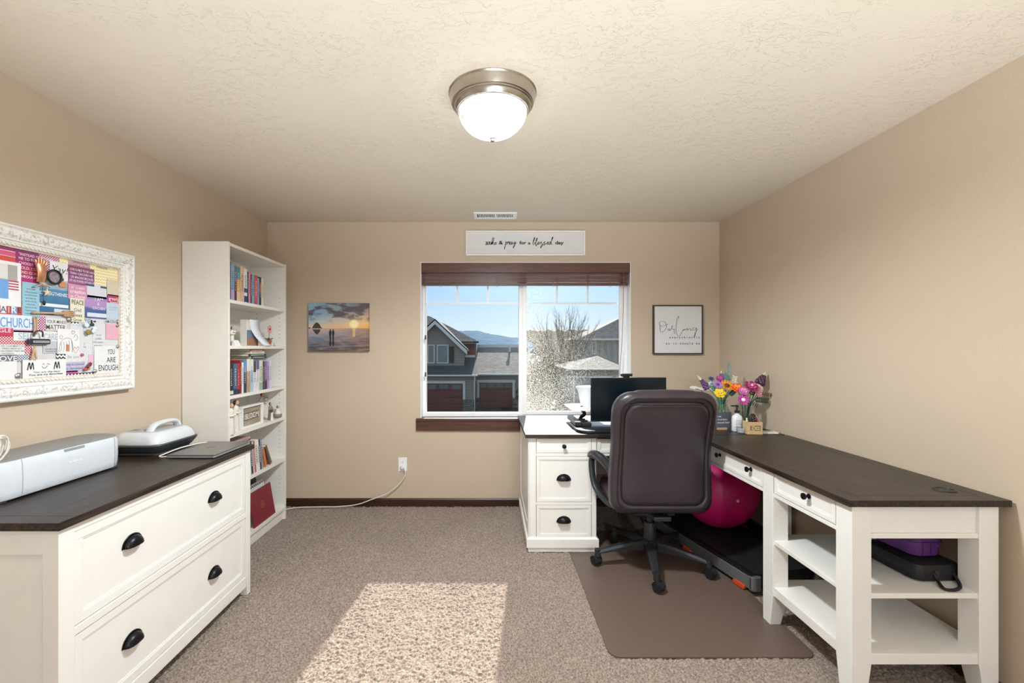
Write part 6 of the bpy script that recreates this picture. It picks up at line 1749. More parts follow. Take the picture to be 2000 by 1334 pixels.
t = thing('wall_plaque', 'small white plaque in front of the mother figurine on the second shelf', 'plaque', (-1.66, bk_y(462, -1.66), z2), local=True)
MB().hexa([(-.012, -.035, 0), (.012, -.035, 0), (.012, .035, 0), (-.012, .035, 0)], [(-.012, -.028, .036), (-.004, -.028, .036), (-.004, .028, .036), (-.012, .028, .036)]).build('block', PAPER, t)
t = thing('canvas_block', 'white box canvas standing behind the curled paper on the second shelf', 'canvas', (-1.69, bk_y(490, -1.69), z2), local=True)
MB().box(-.045, 0, -.055, .10, 0.0005, .182).build('canvas', flat('#dedad2'), t, bevel=.001)
MB().box(.0002, .0008, -.053, .098, .055, .11).build('printed_band', flat('#6f8193'), t); MB().box(.0002, .0008, -.053, .098, .002, .055).build('printed_ground', flat('#a0745c'), t)
t = thing('curled_paper', 'curled sheet of white paper with pencil scribbles hanging over the canvas', 'paper', (-1.67, bk_y(500, -1.67), z2), local=True)
rings = []
for k in range(15):
    f_ = k / 14; z = .184 * (1 - f_) + .0015
    x = -.017 + .062 * f_ ** 2.0 - .008 * math.sin(f_ * PI)
    y0 = -.052 + .085 * f_ ** 1.8; y1 = .078 + .060 * f_ ** 1.5
    rings.append([(x, y0, z), (x + .004, (y0 + y1) / 2, z), (x, y1, z)])
pp = MB().loft(rings, cap=False, closed=False).build('sheet', mat('paper_bluish', '#dfe3ea', 0.7, var=.04), t, smooth=60, solid=.0006)
m_ = MB(); q = random.Random(6)
for k in range(26):
    f_ = q.uniform(.15, .85) if k < 9 else q.uniform(.58, .72); i_ = int(f_ * 14); ri = rings[i_]; u_ = q.uniform(.2, .85)
    p = Vector(ri[0]).lerp(Vector(ri[2]), u_) + Vector((.0048, 0, 0)); m_.ribbon([p, p + Vector((.0006, q.uniform(-.006, .006), q.uniform(-.006, .007)))], .0012, (1, 0, 0))
m_.build('scribbles', flat('#767b88'), t)
c = (-1.70, bk_y(525, -1.70), z2)
t = thing('potted_flower', 'pink artificial flower in a small terracotta pot on the second shelf', 'potted flower', c, local=True)
MB().lathe([(.013, .0005), (.021, .038), (.023, .038), (.023, .046), (.019, .046), (.018, .040)], seg=18).build('pot', mat('terracotta', '#a3582f', 0.6), t, smooth=True)
m_ = MB().tube([(0, 0, .03), (.002, .001, .10)], .002, 6)
for a in (0.3, 1.9, 3.4, 5.0): m_.ball((.018 * math.cos(a), .018 * math.sin(a), .055), (.016, .007, .004), 8, 6, Euler((0, -.5, a)).to_matrix())
m_.build('stem', flat('#4d6b3c'), t)
m_ = MB()
for k in range(10): a = k * 2 * PI / 10; m_.ball((.006, .021 * math.cos(a), .128 + .021 * math.sin(a)), (.003, .015, .0095), 8, 6, Matrix.Rotation(a, 3, 'X'))
m_.build('petals', mat('petal_pink', '#dd9a9c', 0.7, var=.1), t, smooth=True)
MB().ball((.009, 0, .128), (.005, .008, .008), 10, 7).build('flower_centre', flat('#5a4a33'), t, smooth=True)
t = thing('wire_ornament', 'tiny bent wire ornament beside the flower pot', 'ornament', (-1.685, bk_y(535, -1.685), z2), local=True)
MB().tube(spline([(0, -.008, .002), (.0, .004, .002), (.0, -.002, .014), (.0, .004, .024)], 5), .0016, 6).tube([(0, -.008, .0018), (0, .03, .0018)], .0016, 6).build('wire', flat('#4c443c'), t)

# BLOOM sign
ya, yb_ = bk_y(473.5, -1.665), bk_y(517, -1.655)
t = thing('bloom_sign', 'small white framed wooden sign lettered BLOOM on the fourth shelf', 'sign', (-1.665, (ya + yb_) / 2, z4), local=True)
w, h, f_ = yb_ - ya, .150, .012
m_ = MB().box(-.03, 0, -w / 2, w / 2, .0005, f_).box(-.03, 0, -w / 2, w / 2, h - f_, h).box(-.03, 0, -w / 2, -w / 2 + f_, f_, h - f_).box(-.03, 0, w / 2 - f_, w / 2, f_, h - f_)
m_.build('frame', PAPER, t)
bd = MB().box(-.028, -.014, -w / 2 + f_, w / 2 - f_, f_, h - f_).build('wood_panel', wood_mat('grey_driftwood', '#8d7d6c', '#b5a592', 'y', .7, scale=8), t)
m_ = MB().box(-.0139, -.009, -w * .36, w * .36, h * .335, h * .352).box(-.0139, -.009, -w * .36, w * .36, h * .66, h * .677); m_.build('ledges', wood_mat('driftwood_dark', '#6a5a4b', '#8a7866', 'y', .7), t)
m_ = MB(); text_mesh(m_, 'BLOOM', (-.0095, 0, h * .38), RYD, UZ, h * .26, 'c', width=w * .62, bold=.01); m_.build('lettering', PAPER, t)
t = thing('white_block', 'plain white block standing at the near end of the BLOOM sign', 'block', (-1.68, bk_y(469, -1.68), z4), local=True)
MB().box(-.05, 0, -.017, .006, .0005, .128).build('block', flat('#d9d3c8'), t, bevel=.001)

# ------------------------------------------------------------------ office chair
LEA = mat('chair_leather', '#352c32', 0.34, var=0.08, scale=14, bump=0.18, bscale=260, spec=0.55)
LEAP = mat('chair_piping', '#1d1719', 0.4, var=0.05)
NYL = mat('chair_nylon', '#25282b', 0.45, var=0.06, bump=0.05)
t = thing('office_chair', 'dark brown leather executive office chair on five casters, back turned to the room', 'office chair', (1.0, 2.845, 0), local=True)


def back_outline(s, n=9):
    """rounded back outline seen from behind, inset by s metres"""
    w, z0, z1 = 0.297 - s, 0.385 + s, 1.105 - s
    out = []
    for cx, cz, r, a0 in ((w, z1, 0.105, 0), (-w, z1, 0.105, 90), (-w, z0, 0.075, 180), (w, z0, 0.075, 270)):
        r = max(0.012, r - s * 0.7); sx, sz_ = (1 if cx > 0 else -1), (1 if cz > 0.7 else -1)
        for k in range(n):
            a = math.radians(a0 + 90 * k / (n - 1))
            out.append((cx - sx * r + r * math.cos(a), cz - sz_ * r + r * math.sin(a)))
    # fill the straight sides
    res = []
    for i, p in enumerate(out):
        q_ = out[(i + 1) % len(out)]; res.append(p); d = math.hypot(q_[0] - p[0], q_[1] - p[1])
        m_n = int(d / 0.05)
        for k in range(1, m_n): res.append((p[0] + (q_[0] - p[0]) * k / m_n, p[1] + (q_[1] - p[1]) * k / m_n))
    return res


def bend(x, z, y):
    f_ = max(0.0, (z - 0.40) / 0.70)
    waist = 1.0 - 0.022 * math.exp(-((z - 0.78) / 0.10) ** 2) + 0.012 * math.exp(-((z - 0.52) / 0.10) ** 2)
    return Vector((x * waist, y - 0.075 * f_ ** 1.5 + 0.028 * math.sin(f_ * PI * 1.15), z))


base_o = back_outline(0.0); NB = len(base_o); cz0 = 0.745
def ring(inset, y):
    i_ = min(inset, 0.08)
    kx, kz = (0.297 - i_) / 0.297, (0.36 - i_) / 0.36
    if inset > 0.08: u_ = 1 - (inset - 0.08) / 0.28; kx *= u_; kz *= u_
    return [bend(x * kx, cz0 + (z - cz0) * kz, y) for x, z in base_o]


cush = [(0.355, -0.2525), (0.30, -0.252), (0.20, -0.250), (0.14, -0.247), (0.08, -0.242), (0.062, -0.236), (0.058, -0.229), (0.052, -0.235), (0.035, -0.232), (0.014, -0.220), (0.002, -0.196), (0.0, -0.160), (0.010, -0.120), (0.035, -0.095), (0.10, -0.082), (0.2, -0.078), (0.35, -0.077)]
MB().loft([ring(i, y) for i, y in cush]).build('backrest', LEA, t, smooth=70)
for ins in (0.058, 0.034):
    r_ = ring(ins, -0.2335 if ins > .05 else -0.2345)
    MB().tube(r_ + [r_[0], r_[1]], 0.0030, 6).build('piping', LEAP, t, smooth=60)
hp = MB()
rings = []
for f_, hh, dd in [(0, .010, .006), (.06, .030, .03), (.15, .040, .042), (.5, .044, .046), (.85, .040, .042), (.94, .030, .03), (1, .010, .006)]:
    x = -0.215 + 0.43 * f_
    c = bend(x, 1.072, -0.165)
    rings.append([c + Vector((0, dd * 1.5 * math.cos(a), hh * math.sin(a))) for a in [k * 2 * PI / 16 for k in range(16)]])
hp.loft(rings); hp.build('head_roll', LEA, t, smooth=70)
MB().tube([bend(x, 1.035, -0.2465) for x in [-0.225 + .45 * k / 12 for k in range(13)]], 0.0028, 6).build('top_seam', LEAP, t, smooth=60)
# seat
def so(w, d, z, r, dy=0.05): return [(x, dy + y, z) for x, y in rrect(w, d, r, 7)]
MB().loft([so(.40, .38, .372, .06), so(.47, .46, .378, .08), so(.515, .515, .405, .09), so(.52, .52, .44, .09), so(.505, .50, .475, .09), so(.43, .42, .492, .08), so(.2, .2, .498, .06)]).build('seat', LEA, t, smooth=70)
MB().box(-.12, .12, -.10, .16, .335, .374).box(-.05, .05, -.22, -.08, .345, .372).build('seat_mechanism', NYL, t, bevel=0.006)
MB().tube([(.10, .05, .352), (.24, .05, .350), (.27, .05, .338)], [.006, .006, .010], 8).build('tilt_lever', NYL, t, smooth=60)
MB().lathe([(.0375, .150), (.0385, .158), (.036, .262), (.033, .266), (.020, .266), (.020, .338)], seg=24).build('gas_lift', NYL, t, smooth=True)
MB().lathe([(.030, .098), (.052, .104), (.056, .125), (.054, .152), (.040, .160), (.020, .160)], seg=24).build('hub', NYL, t, smooth=True)
for k in range(5):
    a = math.radians(-103 + 72 * k); u = Vector((math.cos(a), math.sin(a), 0)); v = Vector((-math.sin(a), math.cos(a), 0))
    rings = []
    for f_, w_, zt_, zb_ in ((.12, .031, .150, .100), (.35, .028, .143, .101), (.65, .024, .124, .096), (.92, .021, .104, .084), (1.0, .016, .100, .086)):
        c = u * (.335 * f_ + .012)
        rings.append([c + v * w_ + Vector((0, 0, zb_)), c + v * w_ + Vector((0, 0, zt_ - .012)), c + v * w_ * .6 + Vector((0, 0, zt_)), c - v * w_ * .6 + Vector((0, 0, zt_)), c - v * w_ + Vector((0, 0, zt_ - .012)), c - v * w_ + Vector((0, 0, zb_))])
    MB().loft(rings).build('base_leg', NYL, t, smooth=30)
    ce = u * .335
    ang = a + (0.9, -0.4, 1.7, 0.5, -1.1)[k]; d = Vector((math.cos(ang), math.sin(ang), 0)); e_ = Vector((-math.sin(ang), math.cos(ang), 0))
    m_ = MB().rod(ce + Vector((0, 0, .060)), ce + Vector((0, 0, .105)), .019, .020, 14)
    hood = []
    for j in range(9):
        b = PI * j / 8; hood.append([ce + d * .012 + e_ * s_ * .024 + Vector((0, 0, .0315)) + (d * math.cos(b) + Vector((0, 0, 1)) * math.sin(b)) * .031 for s_ in (-1, -.6, .6, 1)])
    m_.loft(hood, cap=False, closed=False)
    cs = m_.build('caster', NYL, t, smooth=40)
    for s_ in (-1, 1):
        c = ce + d * .012 + e_ * s_ * .0145 + Vector((0, 0, .0315)); rot = Matrix((d, Vector((0, 0, 1)), e_)).transposed()
        w_ = MB().lathe([(.012, -.0105), (.026, -.0105), (.028, -.007), (.028, .007), (.026, .0105), (.012, .0105)], c, 20, 'z', True, rot)
        w_.build('wheel', BLACKP, cs, smooth=True)
for s_ in (-1, 1):
    loop = [(s_ * .25, -.13, .405), (s_ * .285, -.04, .405), (s_ * .325, .07, .46), (s_ * .338, .115, .56), (s_ * .335, .12, .635), (s_ * .318, .06, .650), (s_ * .290, -.06, .630), (s_ * .272, -.14, .585), (s_ * .270, -.165, .51), (s_ * .258, -.155, .435)]
    ar = MB().tube(spline(loop, 6, closed=True) + [Vector(loop[0]), Vector(loop[0]) + Vector((0.001, .004, 0))], .021, 10, flat=0.7).build('armrest', NYL, t, smooth=60)
    pad = spline([(s_ * .338, .145, .640), (s_ * .332, .11, .668), (s_ * .312, .03, .670), (s_ * .288, -.08, .645), (s_ * .274, -.145, .612)], 6)
    MB().tube(pad, [.020 + .014 * math.sin(PI * min(1, (k + 2) / (len(pad) + 2))) for k in range(len(pad))], 12, flat=0.62).build('arm_pad', mat('arm_pad_leather', '#26262a', 0.3, var=.05), ar, smooth=60)
t.location.z = 0.0005 + 0.003
# ------------------------------------------------------------------ treadmill and ball
tm = thing('treadmill', 'low black walking treadmill with silver side rails under the long desk', 'treadmill', (0, 0, 0), local=True)
TW, TL, TZ = 0.50, 1.22, 0.105
SIL = mat('treadmill_silver', '#8d8f92', 0.35, metal=0.6, var=.04)
MB().box(0.035, TW - 0.035, 0.02, TL - 0.02, 0.045, TZ - 0.006).build('deck', BLACKP, tm)
MB().box(0.045, TW - 0.045, 0.012, TL - 0.03, TZ - 0.0055, TZ - 0.001).build('belt', mat('treadmill_belt', '#0f1014', 0.75, var=.1, scale=200, bump=.1), tm)
for x0, x1 in ((0, 0.035), (TW - 0.035, TW)):
    MB().prism([((x0 + x1) / 2 + x, TL / 2 + y) for x, y in rrect(x1 - x0, TL, 0.012)], 0.022, TZ - 0.014, 'z').build('side_rail', SIL, tm, bevel=.004)
    MB().box(x0 + .003, x1 - .003, 0.02, TL - .02, TZ - 0.014, TZ - .004).build('foot_rail', BLACKP, tm, bevel=.002)
for x in (0.0, TW - 0.06):
    MB().prism([(x + .03 + a_, 0.02 + b_) for a_, b_ in rrect(.06, .05, .02)], 0.018, TZ - 0.010, 'z').build('end_cap', mat('treadmill_cap', '#73777b', 0.4, metal=.3), tm, bevel=.004)
for y in (0.10, 0.55, 1.02):
    for x in (-0.006, TW - 0.018):
        MB().prism([(y + a_, 0.016 + b_) for a_, b_ in rrect(.085, .028, .012)], x, x + .024, 'x').build('foot_pad', mat('orange_rubber', '#d2481c', 0.5, var=.05), tm, bevel=.003)
MB().tube(spline([(TW - .02, .88, .10), (TW + .0, .80, .16), (TW + .02, .70, .30), (TW + .03, .68, .38)], 5), .009, 8).build('handrail', BLACKP, tm, smooth=60)
tm.location = (1.434, 2.475, 0.0035); tm.rotation_euler = (0, 0, math.radians(13.5))
t = thing('exercise_ball', 'large magenta exercise ball resting on the treadmill under the desk', 'exercise ball', (1.60, 3.19, 0.365))
m_ = MB(); m_.ball((1.60, 3.19, 0.3665), 0.258, 48, 32)
m_.build('ball', mat('ball_magenta', '#d0166f', 0.42, var=.03, spec=.45), t, smooth=True)
MB().lathe([(.010, -.002), (.010, .001), (.006, .0015)], (1.60, 3.19 - .2585, .3665), 14, 'y').build('valve_plug', flat('#e9d9e0'), t)

# ------------------------------------------------------------------ on the back desk
t = thing('desk_riser', 'black desktop riser with a keyboard tray under the monitor', 'desk riser', (0.95, 3.25, DZ))
MB().prism([(0.945 + x, 3.235 + y) for x, y in rrect(0.72, 0.42, 0.09, 8)], DZ + 0.0005, DZ + 0.020, 'z').build('platform', mat('riser_black', '#1b1f24', 0.3, var=.06, coat=.2), t, bevel=.005)
MB().box(.597, .645, 3.19, 3.53, DZ + .0205, DZ + .052).build('side_rail', mat('riser_black', '#1b1f24'), t, bevel=.006)
MB().box(.6455, .712, 3.19, 3.225, DZ + .0205, DZ + .045).build('cross_bar', BLACKP, t, bevel=.003)
for y in (3.28, 3.36, 3.44): MB().box(.6455, .72, y, y + .022, DZ + .0205, DZ + .036).build('rail_slat', BLACKP, t, bevel=.002)
t = thing('monitor', 'thin black widescreen monitor with a dark screen on the back desk', 'monitor', (1.0, 3.30, DZ + .02))
mx0, mx1, mz0, mz1, my = .728, 1.277, .822, 1.143, 3.29
MB().box(mx0, mx1, my, my + .012, mz0, mz1).build('housing', BLACKP, t, bevel=.002)
MB().box(mx0 + .10, mx1 - .10, my + .012, my + .045, mz0 + .06, mz1 - .05).build('back_cover', BLACKP, t, bevel=.012)
scm = MB().box(mx0 + .006, mx1 - .006, my - .0012, my - .0002, mz0 + .012, mz1 - .006).build('screen', mat('dark_screen', '#06141c', 0.22, var=.2, scale=3, spec=.35), t)
MB().box(.975, 1.03, my + .0455, my + .065, DZ + .022, 1.0).build('stand_neck', BLACKP, t, bevel=.004)
MB().tube([(1.0, my + .05, DZ + .026), (.86, my - .10, DZ + .026)], .006, 8).tube([(1.0, my + .05, DZ + .026), (1.14, my - .10, DZ + .026)], .006, 8).build('stand_feet', mat('stand_steel', '#9aa0a5', .3, metal=.8), t, smooth=60)
t = thing('webcam', 'small black webcam clipped on top of the monitor', 'webcam', (.985, my, mz1))
MB().box(.945, 1.030, my - .012, my + .018, mz1 + .008, mz1 + .030).build('body', BLACKP, t, bevel=.006)
MB().lathe([(.009, my - .016), (.0095, my - .012)], (.985, 0, mz1 + .019), 16, 'y').build('lens', mat('lens_glass', '#10151b', .05), t)
MB().box(.965, 1.01, my - .006, my + .030, mz1 + .0005, mz1 + .009).build('clip', BLACKP, t, bevel=.002)
t = thing('white_tray', 'white rounded tray on a short black arm left of the monitor', 'tray', (.68, 3.50, DZ))
MB().prism([(.70 + x, 3.52 + y) for x, y in rrect(.21, .38, .05, 7)], .893, .903, 'z').build('tray', VINYL, t, bevel=.003)
MB().tube(spline([(.69, 3.50, DZ + .0005), (.70, 3.50, DZ + .04), (.72, 3.47, DZ + .07), (.70, 3.52, .892)], 5), [.03] + [.014] * 14 + [.022], 10).build('arm', BLACKP, t, smooth=60)
MB().box(.66, .76, 3.45, 3.55, DZ + .0003, DZ + .012).build('clamp_foot', BLACKP, t, bevel=.003)
t = thing('white_bin', 'white tapered plastic bin on the tray behind the monitor', 'bin', (.775, 3.55, .903))
MB().lathe([(.060, .9035), (.066, .915), (.085, 1.00), (.100, 1.050), (.103, 1.056), (.100, 1.058), (.096, 1.050)], (.775, 3.55, 0), 36).build('tub', mat('bin_white', '#e9ecf0', .35, var=.01), t, smooth=True)
MB().lathe([(.0, 1.0505), (.093, 1.0505), (.095, 1.054), (.0, 1.057)][::1], (.775, 3.55, 0), 36).build('lid', VINYL, t, smooth=True)
t = thing('white_stand', 'white stand with a curved saddle top behind the flower vases', 'stand', (1.70, 3.60, DZ))
rings = []
for k in range(13):
    f_ = k / 12; x = 1.618 + .165 * f_; z = 1.020 + .014 * math.exp(-((f_ - .12) / .16) ** 2); th_ = .018
    rings.append([(x, 3.60, z), (x, 3.605, z + th_), (x, 3.68, z + th_), (x, 3.685, z)])
MB().loft(rings).build('saddle', VINYL, t, smooth=50, bevel=.002)
MB().tube([(1.70, 3.64, DZ + .005), (1.70, 3.64, 1.022)], .009, 12).build('post', VINYL, t, smooth=60)
MB().lathe([(.0, DZ + .0004), (.065, DZ + .0004), (.065, DZ + .008), (.012, DZ + .012)], (1.70, 3.64, 0), 28).build('base', VINYL, t, smooth=True)

# vases with brick-built flowers
VG = thin_glass('vase_glass', (0.94, 0.97, 0.96), 1.5)
t = thing('glass_vase', 'clear glass vase with green stems, left of the two on the back desk', 'vase', (1.685, 3.30, DZ))
MB().lathe([(.0, DZ + .0006), (.038, DZ + .0006), (.046, DZ + .01), (.055, DZ + .06), (.052, DZ + .11), (.036, DZ + .16), (.034, DZ + .175), (.046, DZ + .20), (.0445, DZ + .20), (.032, DZ + .175), (.034, DZ + .158), (.050, DZ + .108), (.053, DZ + .06), (.044, DZ + .012), (.0, DZ + .008)], (1.685, 3.30, 0), 32).build('glass', VG, t, smooth=60)
t = thing('glass_vase', 'slimmer clear glass vase behind the wooden box, right of the two', 'vase', (1.785, 3.17, DZ))
MB().lathe([(.0, DZ + .0006), (.030, DZ + .0006), (.032, DZ + .006), (.026, DZ + .05), (.034, DZ + .11), (.050, DZ + .165), (.0485, DZ + .165), (.032, DZ + .11), (.024, DZ + .05), (.029, DZ + .010), (.0, DZ + .008)], (1.785, 3.17, 0), 32).build('glass', VG, t, smooth=60)
STEM1, STEM2 = mat('stem_teal', '#2e8f6c', .35, var=.1), mat('stem_dark', '#2c5b4a', .4, var=.1)
FV1, FV2 = Vector((1.685, 3.30, DZ)), Vector((1.785, 3.17, DZ))
fr = random.Random(21)


def flower(name, label, px, py, dy, vase, kind, cols, r, tip=None, group='brick-built flowers in the vases'):
    ax = FV1 if vase == 1 else FV2; r = r * 1.3
    neck = DZ + (.185 if vase == 1 else .150)
    Y = ax.y + dy
    c = P(px, py, Y)
    t = thing(name, label, 'flower', (ax.x, ax.y, DZ + .014), group=group)
    a = fr.uniform(0, 6.28)
    foot = Vector((ax.x + .020 * math.cos(a), ax.y + .020 * math.sin(a), DZ + .013))
    d0 = (Vector((c.x, c.y, 0)) - Vector((ax.x, ax.y, 0)))
    nk = Vector((ax.x, ax.y, neck)) + (d0.normalized() * .022 if d0.length > .03 else Vector((0, 0, 0)))
    MB().tube(spline([foot, foot.lerp(nk, .5), nk, nk.lerp(c, .6) + Vector((0, 0, .012)), c], 5), .0026, 6).build('stem', STEM1 if vase == 1 else STEM2, t, smooth=60)
    dirn = (c - nk); dirn = (dirn.normalized() * .5 + Vector((0, -.75, .25))).normalized()
    q_ = dirn.to_track_quat('Z', 'Y').to_matrix()
    M = lambda col: mat('flower_' + col.strip('#'), col, .35, var=.1, scale=60)
    if kind == 'daisy':
        n = 12; m_ = MB()
        for j in range(n):
            b = 2 * PI * j / n; p = q_ @ Vector((r * .62 * math.cos(b), r * .62 * math.sin(b), .002 * (j % 2)))
            m_.ball(c + p, (r * .42, r * .17, r * .07), 8, 6, q_ @ Matrix.Rotation(b, 3, 'Z') @ Matrix.Rotation(-.25, 3, 'Y'))
        m_.build('petals', M(cols[0]), t, smooth=True)
        MB().ball(c + q_ @ Vector((0, 0, r * .08)), (r * .34, r * .34, r * .16), 12, 8, q_).build('centre', M(cols[1]), t, smooth=True)
    elif kind == 'rose':
        for lay_, (rr, n, tilt, col) in enumerate(((1.0, 6, .35, cols[0]), (.68, 5, .8, cols[1]), (.36, 4, 1.15, cols[1]))):
            m_ = MB()
            for j in range(n):
                b = 2 * PI * (j + .5 * (lay_ % 2)) / n
                p = q_ @ Vector((r * .55 * rr * math.cos(b), r * .55 * rr * math.sin(b), r * .12 * lay_))
                m_.ball(c + p, (r * .46 * rr, r * .42 * rr, r * .12), 9, 6, q_ @ Matrix.Rotation(b, 3, 'Z') @ Matrix.Rotation(-tilt, 3, 'Y'))
            m_.build('petal_ring', M(col), t, smooth=True)
        MB().ball(c + q_ @ Vector((0, 0, r * .3)), r * .16, 8, 6).build('centre', M(cols[-1]), t, smooth=True)
    elif kind == 'spire':
        d = (P(tip[0], tip[1], Y) - c); L_ = d.length; u = d.normalized(); m_ = MB()
        side = u.orthogonal().normalized(); side2 = u.cross(side)
        n = 7
        for k in range(n):
            rr = r * (1 - .6 * k / n)
            for j in range(5):
                b = 2 * PI * (j / 5 + k * .13); m_.ball(c + u * L_ * .72 * (k / n) + (side * math.cos(b) + side2 * math.sin(b)) * rr * .62, rr * .42, 7, 5)
        m_.build('florets', M(cols[0]), t, smooth=True)
        m_ = MB().tube([c + u * L_ * .65, c + u * L_ * .85, c + u * L_], [r * .38, r * .25, r * .05], 7); m_.build('bud_tip', M(cols[1]), t, smooth=60)
    elif kind == 'sprig':
        d = (P(tip[0], tip[1], Y) - c); L_ = d.length; u = d.normalized(); side = u.cross(Vector((0, 1, 0))).normalized(); m_ = MB()
        m_.tube([c, c + d], .0016, 5)
        n = max(4, int(L_ / .013))
        for k in range(n):
            for s_ in (-1, 1):
                o_ = (u * .5 + side * s_ * .85).normalized(); p = c + d * ((k + .4) / n)
                rot = Matrix((o_, o_.cross(Vector((0, -1, .3)).normalized()).normalized(), Vector((0, -1, .3)).normalized())).transposed()
                m_.ball(p + o_ * r * .6, (r * .6, r * .3, r * .1), 7, 5, rot)
        m_.build('leaves', M(cols[0]), t, smooth=True)
    return t


for a in (
    ('lupine', 'purple lupine spire with a pale green tip, far left of the bouquet', 1381, 757, .02, 1, 'spire', ('#6a3f78', '#c9d99a'), .022, (1362, 733)),
    ('cornflower', 'small dark blue cornflower near the left of the bouquet', 1389, 740, .03, 1, 'daisy', ('#2a4a6e', '#1d2c40'), .017),
    ('daisy', 'small white and blue blossom left of the lilac aster', 1389, 750, .0, 1, 'daisy', ('#c8cdd8', '#4b5a86'), .016),
    ('aster', 'lilac aster with a violet heart beside the orange sunflower', 1402, 751, -.03, 1, 'daisy', ('#a878c4', '#56407e'), .026),
    ('orchid', 'bright magenta blossom behind the lilac aster', 1406, 741, .02, 1, 'rose', ('#a2247a', '#c04a96'), .024),
    ('snapdragon', 'magenta snapdragon spire with a green tip above the sunflower', 1408, 739, .04, 1, 'spire', ('#8f2f80', '#c4d68a'), .016, (1409, 724)),
    ('sunflower', 'large orange sunflower with a dark brown heart', 1420, 753, -.035, 1, 'daisy', ('#e0921e', '#6b3514'), .038),
    ('poppy', 'yellow poppy at the front of the left vase', 1406, 768, -.05, 1, 'rose', ('#f0c81e', '#f4d84a'), .032),
    ('eucalyptus_sprig', 'tall grey-green leafy sprig rising from the middle of the bouquet', 1424, 744, .06, 1, 'sprig', ('#7d9a90',), .014, (1425, 710)),
    ('cream_sprig', 'cream blossom sprig between the sunflower and the red-orange rose', 1431, 755, .04, 1, 'sprig', ('#e6d9c2',), .015, (1436, 735)),
    ('leaf_sprig', 'dark green leaf sprig low on the right of the left vase', 1425, 772, -.02, 1, 'sprig', ('#2f4f42',), .015, (1434, 764)),
    ('rose', 'red-orange rose in the middle of the bouquet', 1440, 758, .0, 2, 'rose', ('#e0531f', '#f08a2a'), .034),
    ('rose', 'lilac-pink rose below the magenta lily', 1452, 764, -.04, 2, 'rose', ('#c85aa8', '#e29ac8'), .027),
    ('lily', 'magenta lily with white streaks in the right vase', 1467, 755, -.02, 2, 'rose', ('#8f1f52', '#c4518a', '#f0d8e0'), .038),
    ('carnation', 'pale pink carnation at the upper right of the bouquet', 1482, 755, .01, 2, 'rose', ('#dba2a4', '#ecc4c0'), .026),
    ('rose', 'rosy pink rose below the pale carnation', 1481, 768, -.02, 2, 'rose', ('#d27c94', '#e8a4b0'), .024),
    ('orchid', 'magenta orchid hanging lowest in front of the right vase', 1452, 781, -.06, 2, 'daisy', ('#b43a92', '#f0e4ea'), .032),
    ('lupine', 'dark plum lupine spire with a pale green tip, far right of the bouquet', 1484, 748, .02, 2, 'spire', ('#4e2340', '#b9cf92'), .028, (1496, 726)),
    ('fern_frond', 'dark green fern frond drooping to the right of the right vase', 1474, 780, .0, 2, 'sprig', ('#2b4036',), .016, (1500, 783)),
    ('filler_leaf', 'grey-green leaf cluster between the lilac aster and the yellow poppy', 1398, 762, -.01, 1, 'sprig', ('#5f8a72',), .016, (1388, 752)),
    ('filler_leaf', 'teal leaf cluster above the orange sunflower', 1420, 742, .03, 1, 'sprig', ('#4f7f80',), .016, (1414, 730)),
    ('filler_leaf', 'dark leaf cluster between the two roses and the carnation', 1466, 772, .02, 2, 'sprig', ('#33513f',), .018, (1474, 758)),
    ('white_blossom', 'small cream blossom behind the red-orange rose', 1436, 745, .05, 1, 'rose', ('#e9dcc6', '#f2ead8'), .016),
    ('white_blossom', 'small white-pink blossom right of the sunflower', 1431, 762, .01, 1, 'daisy', ('#e8ccc0', '#d9a08c'), .015),
    ('brown_frond', 'thin brown frond stretching to the far right of the bouquet', 1487, 768, .0, 2, 'sprig', ('#5a4a38',), .011, (1514, 773)),
    ('fern_frond', 'small green frond below the drooping fern at the right vase', 1466, 786, -.01, 2, 'sprig', ('#3d5a48',), .012, (1480, 793)),
): flower(*a)

# small things in the corner
t = thing('verse_sign', 'small slate sign with white lettering on a wooden foot in front of the left vase', 'sign', (1.64, 3.185, DZ), local=True)
MB().box(-.058, .058, 0, .005, .006, .122).build('slate', mat('slate_grey', '#565a63', .6, var=.06, scale=50), t, bevel=.001)
MB().box(-.052, .018, -.014, .012, 0.0003, .0058).box(-.052, .018, -.014, -.0005, .0058, .014).build('wooden_foot', WD, t, bevel=.001)
m_ = MB()
for s_, z in (('I can', .088), ('do all things', .066), ('through Christ', .044)): text_mesh(m_, s_, (-.048, -.0006, z), RX, UZ, .011, shear=.15, bold=.02, lift=.0003)
m_.build('lettering', flat('#eceef0'), t); t.rotation_euler = (0, 0, .12)
t = thing('pump_bottle', 'white lotion bottle with a black pump between the slate sign and wooden box', 'bottle', (1.700, 3.125, DZ), local=True)
MB().loft([[(x, y, z) for x, y in rrect(w_, d_, min(w_, d_) * .45, 5)] for w_, d_, z in ((.062, .046, .0005), (.068, .050, .004), (.069, .051, .085), (.064, .047, .102), (.034, .034, .114), (.024, .024, .118), (.024, .024, .126))]).build('bottle', mat('bottle_white', '#e8e9ea', .3, var=.01), t, smooth=40)
MB().lathe([(.016, .1262), (.016, .142), (.006, .144), (.005, .168), (.011, .169), (.011, .178), (.004, .180)], seg=18).box(-.040, 0, -.006, .006, .170, .178).build('pump', BLACKP, t, smooth=50)
m_ = MB(); q = random.Random(4)
for z, n in ((.075, 4), (.062, 6), (.050, 9), (.030, 7)):
    x = -.022
    while x < .022: l_ = q.uniform(.002, .005); m_.box(x, x + l_, -.0262, -.0257, z, z + (.0045 if n == 9 else .0025)); x += l_ + .0015
m_.build('label_print', flat('#8b9096'), t)
t = thing('clear_jar', 'low clear plastic pot in front of the pump bottle', 'jar', (1.692, 3.06, DZ), local=True)
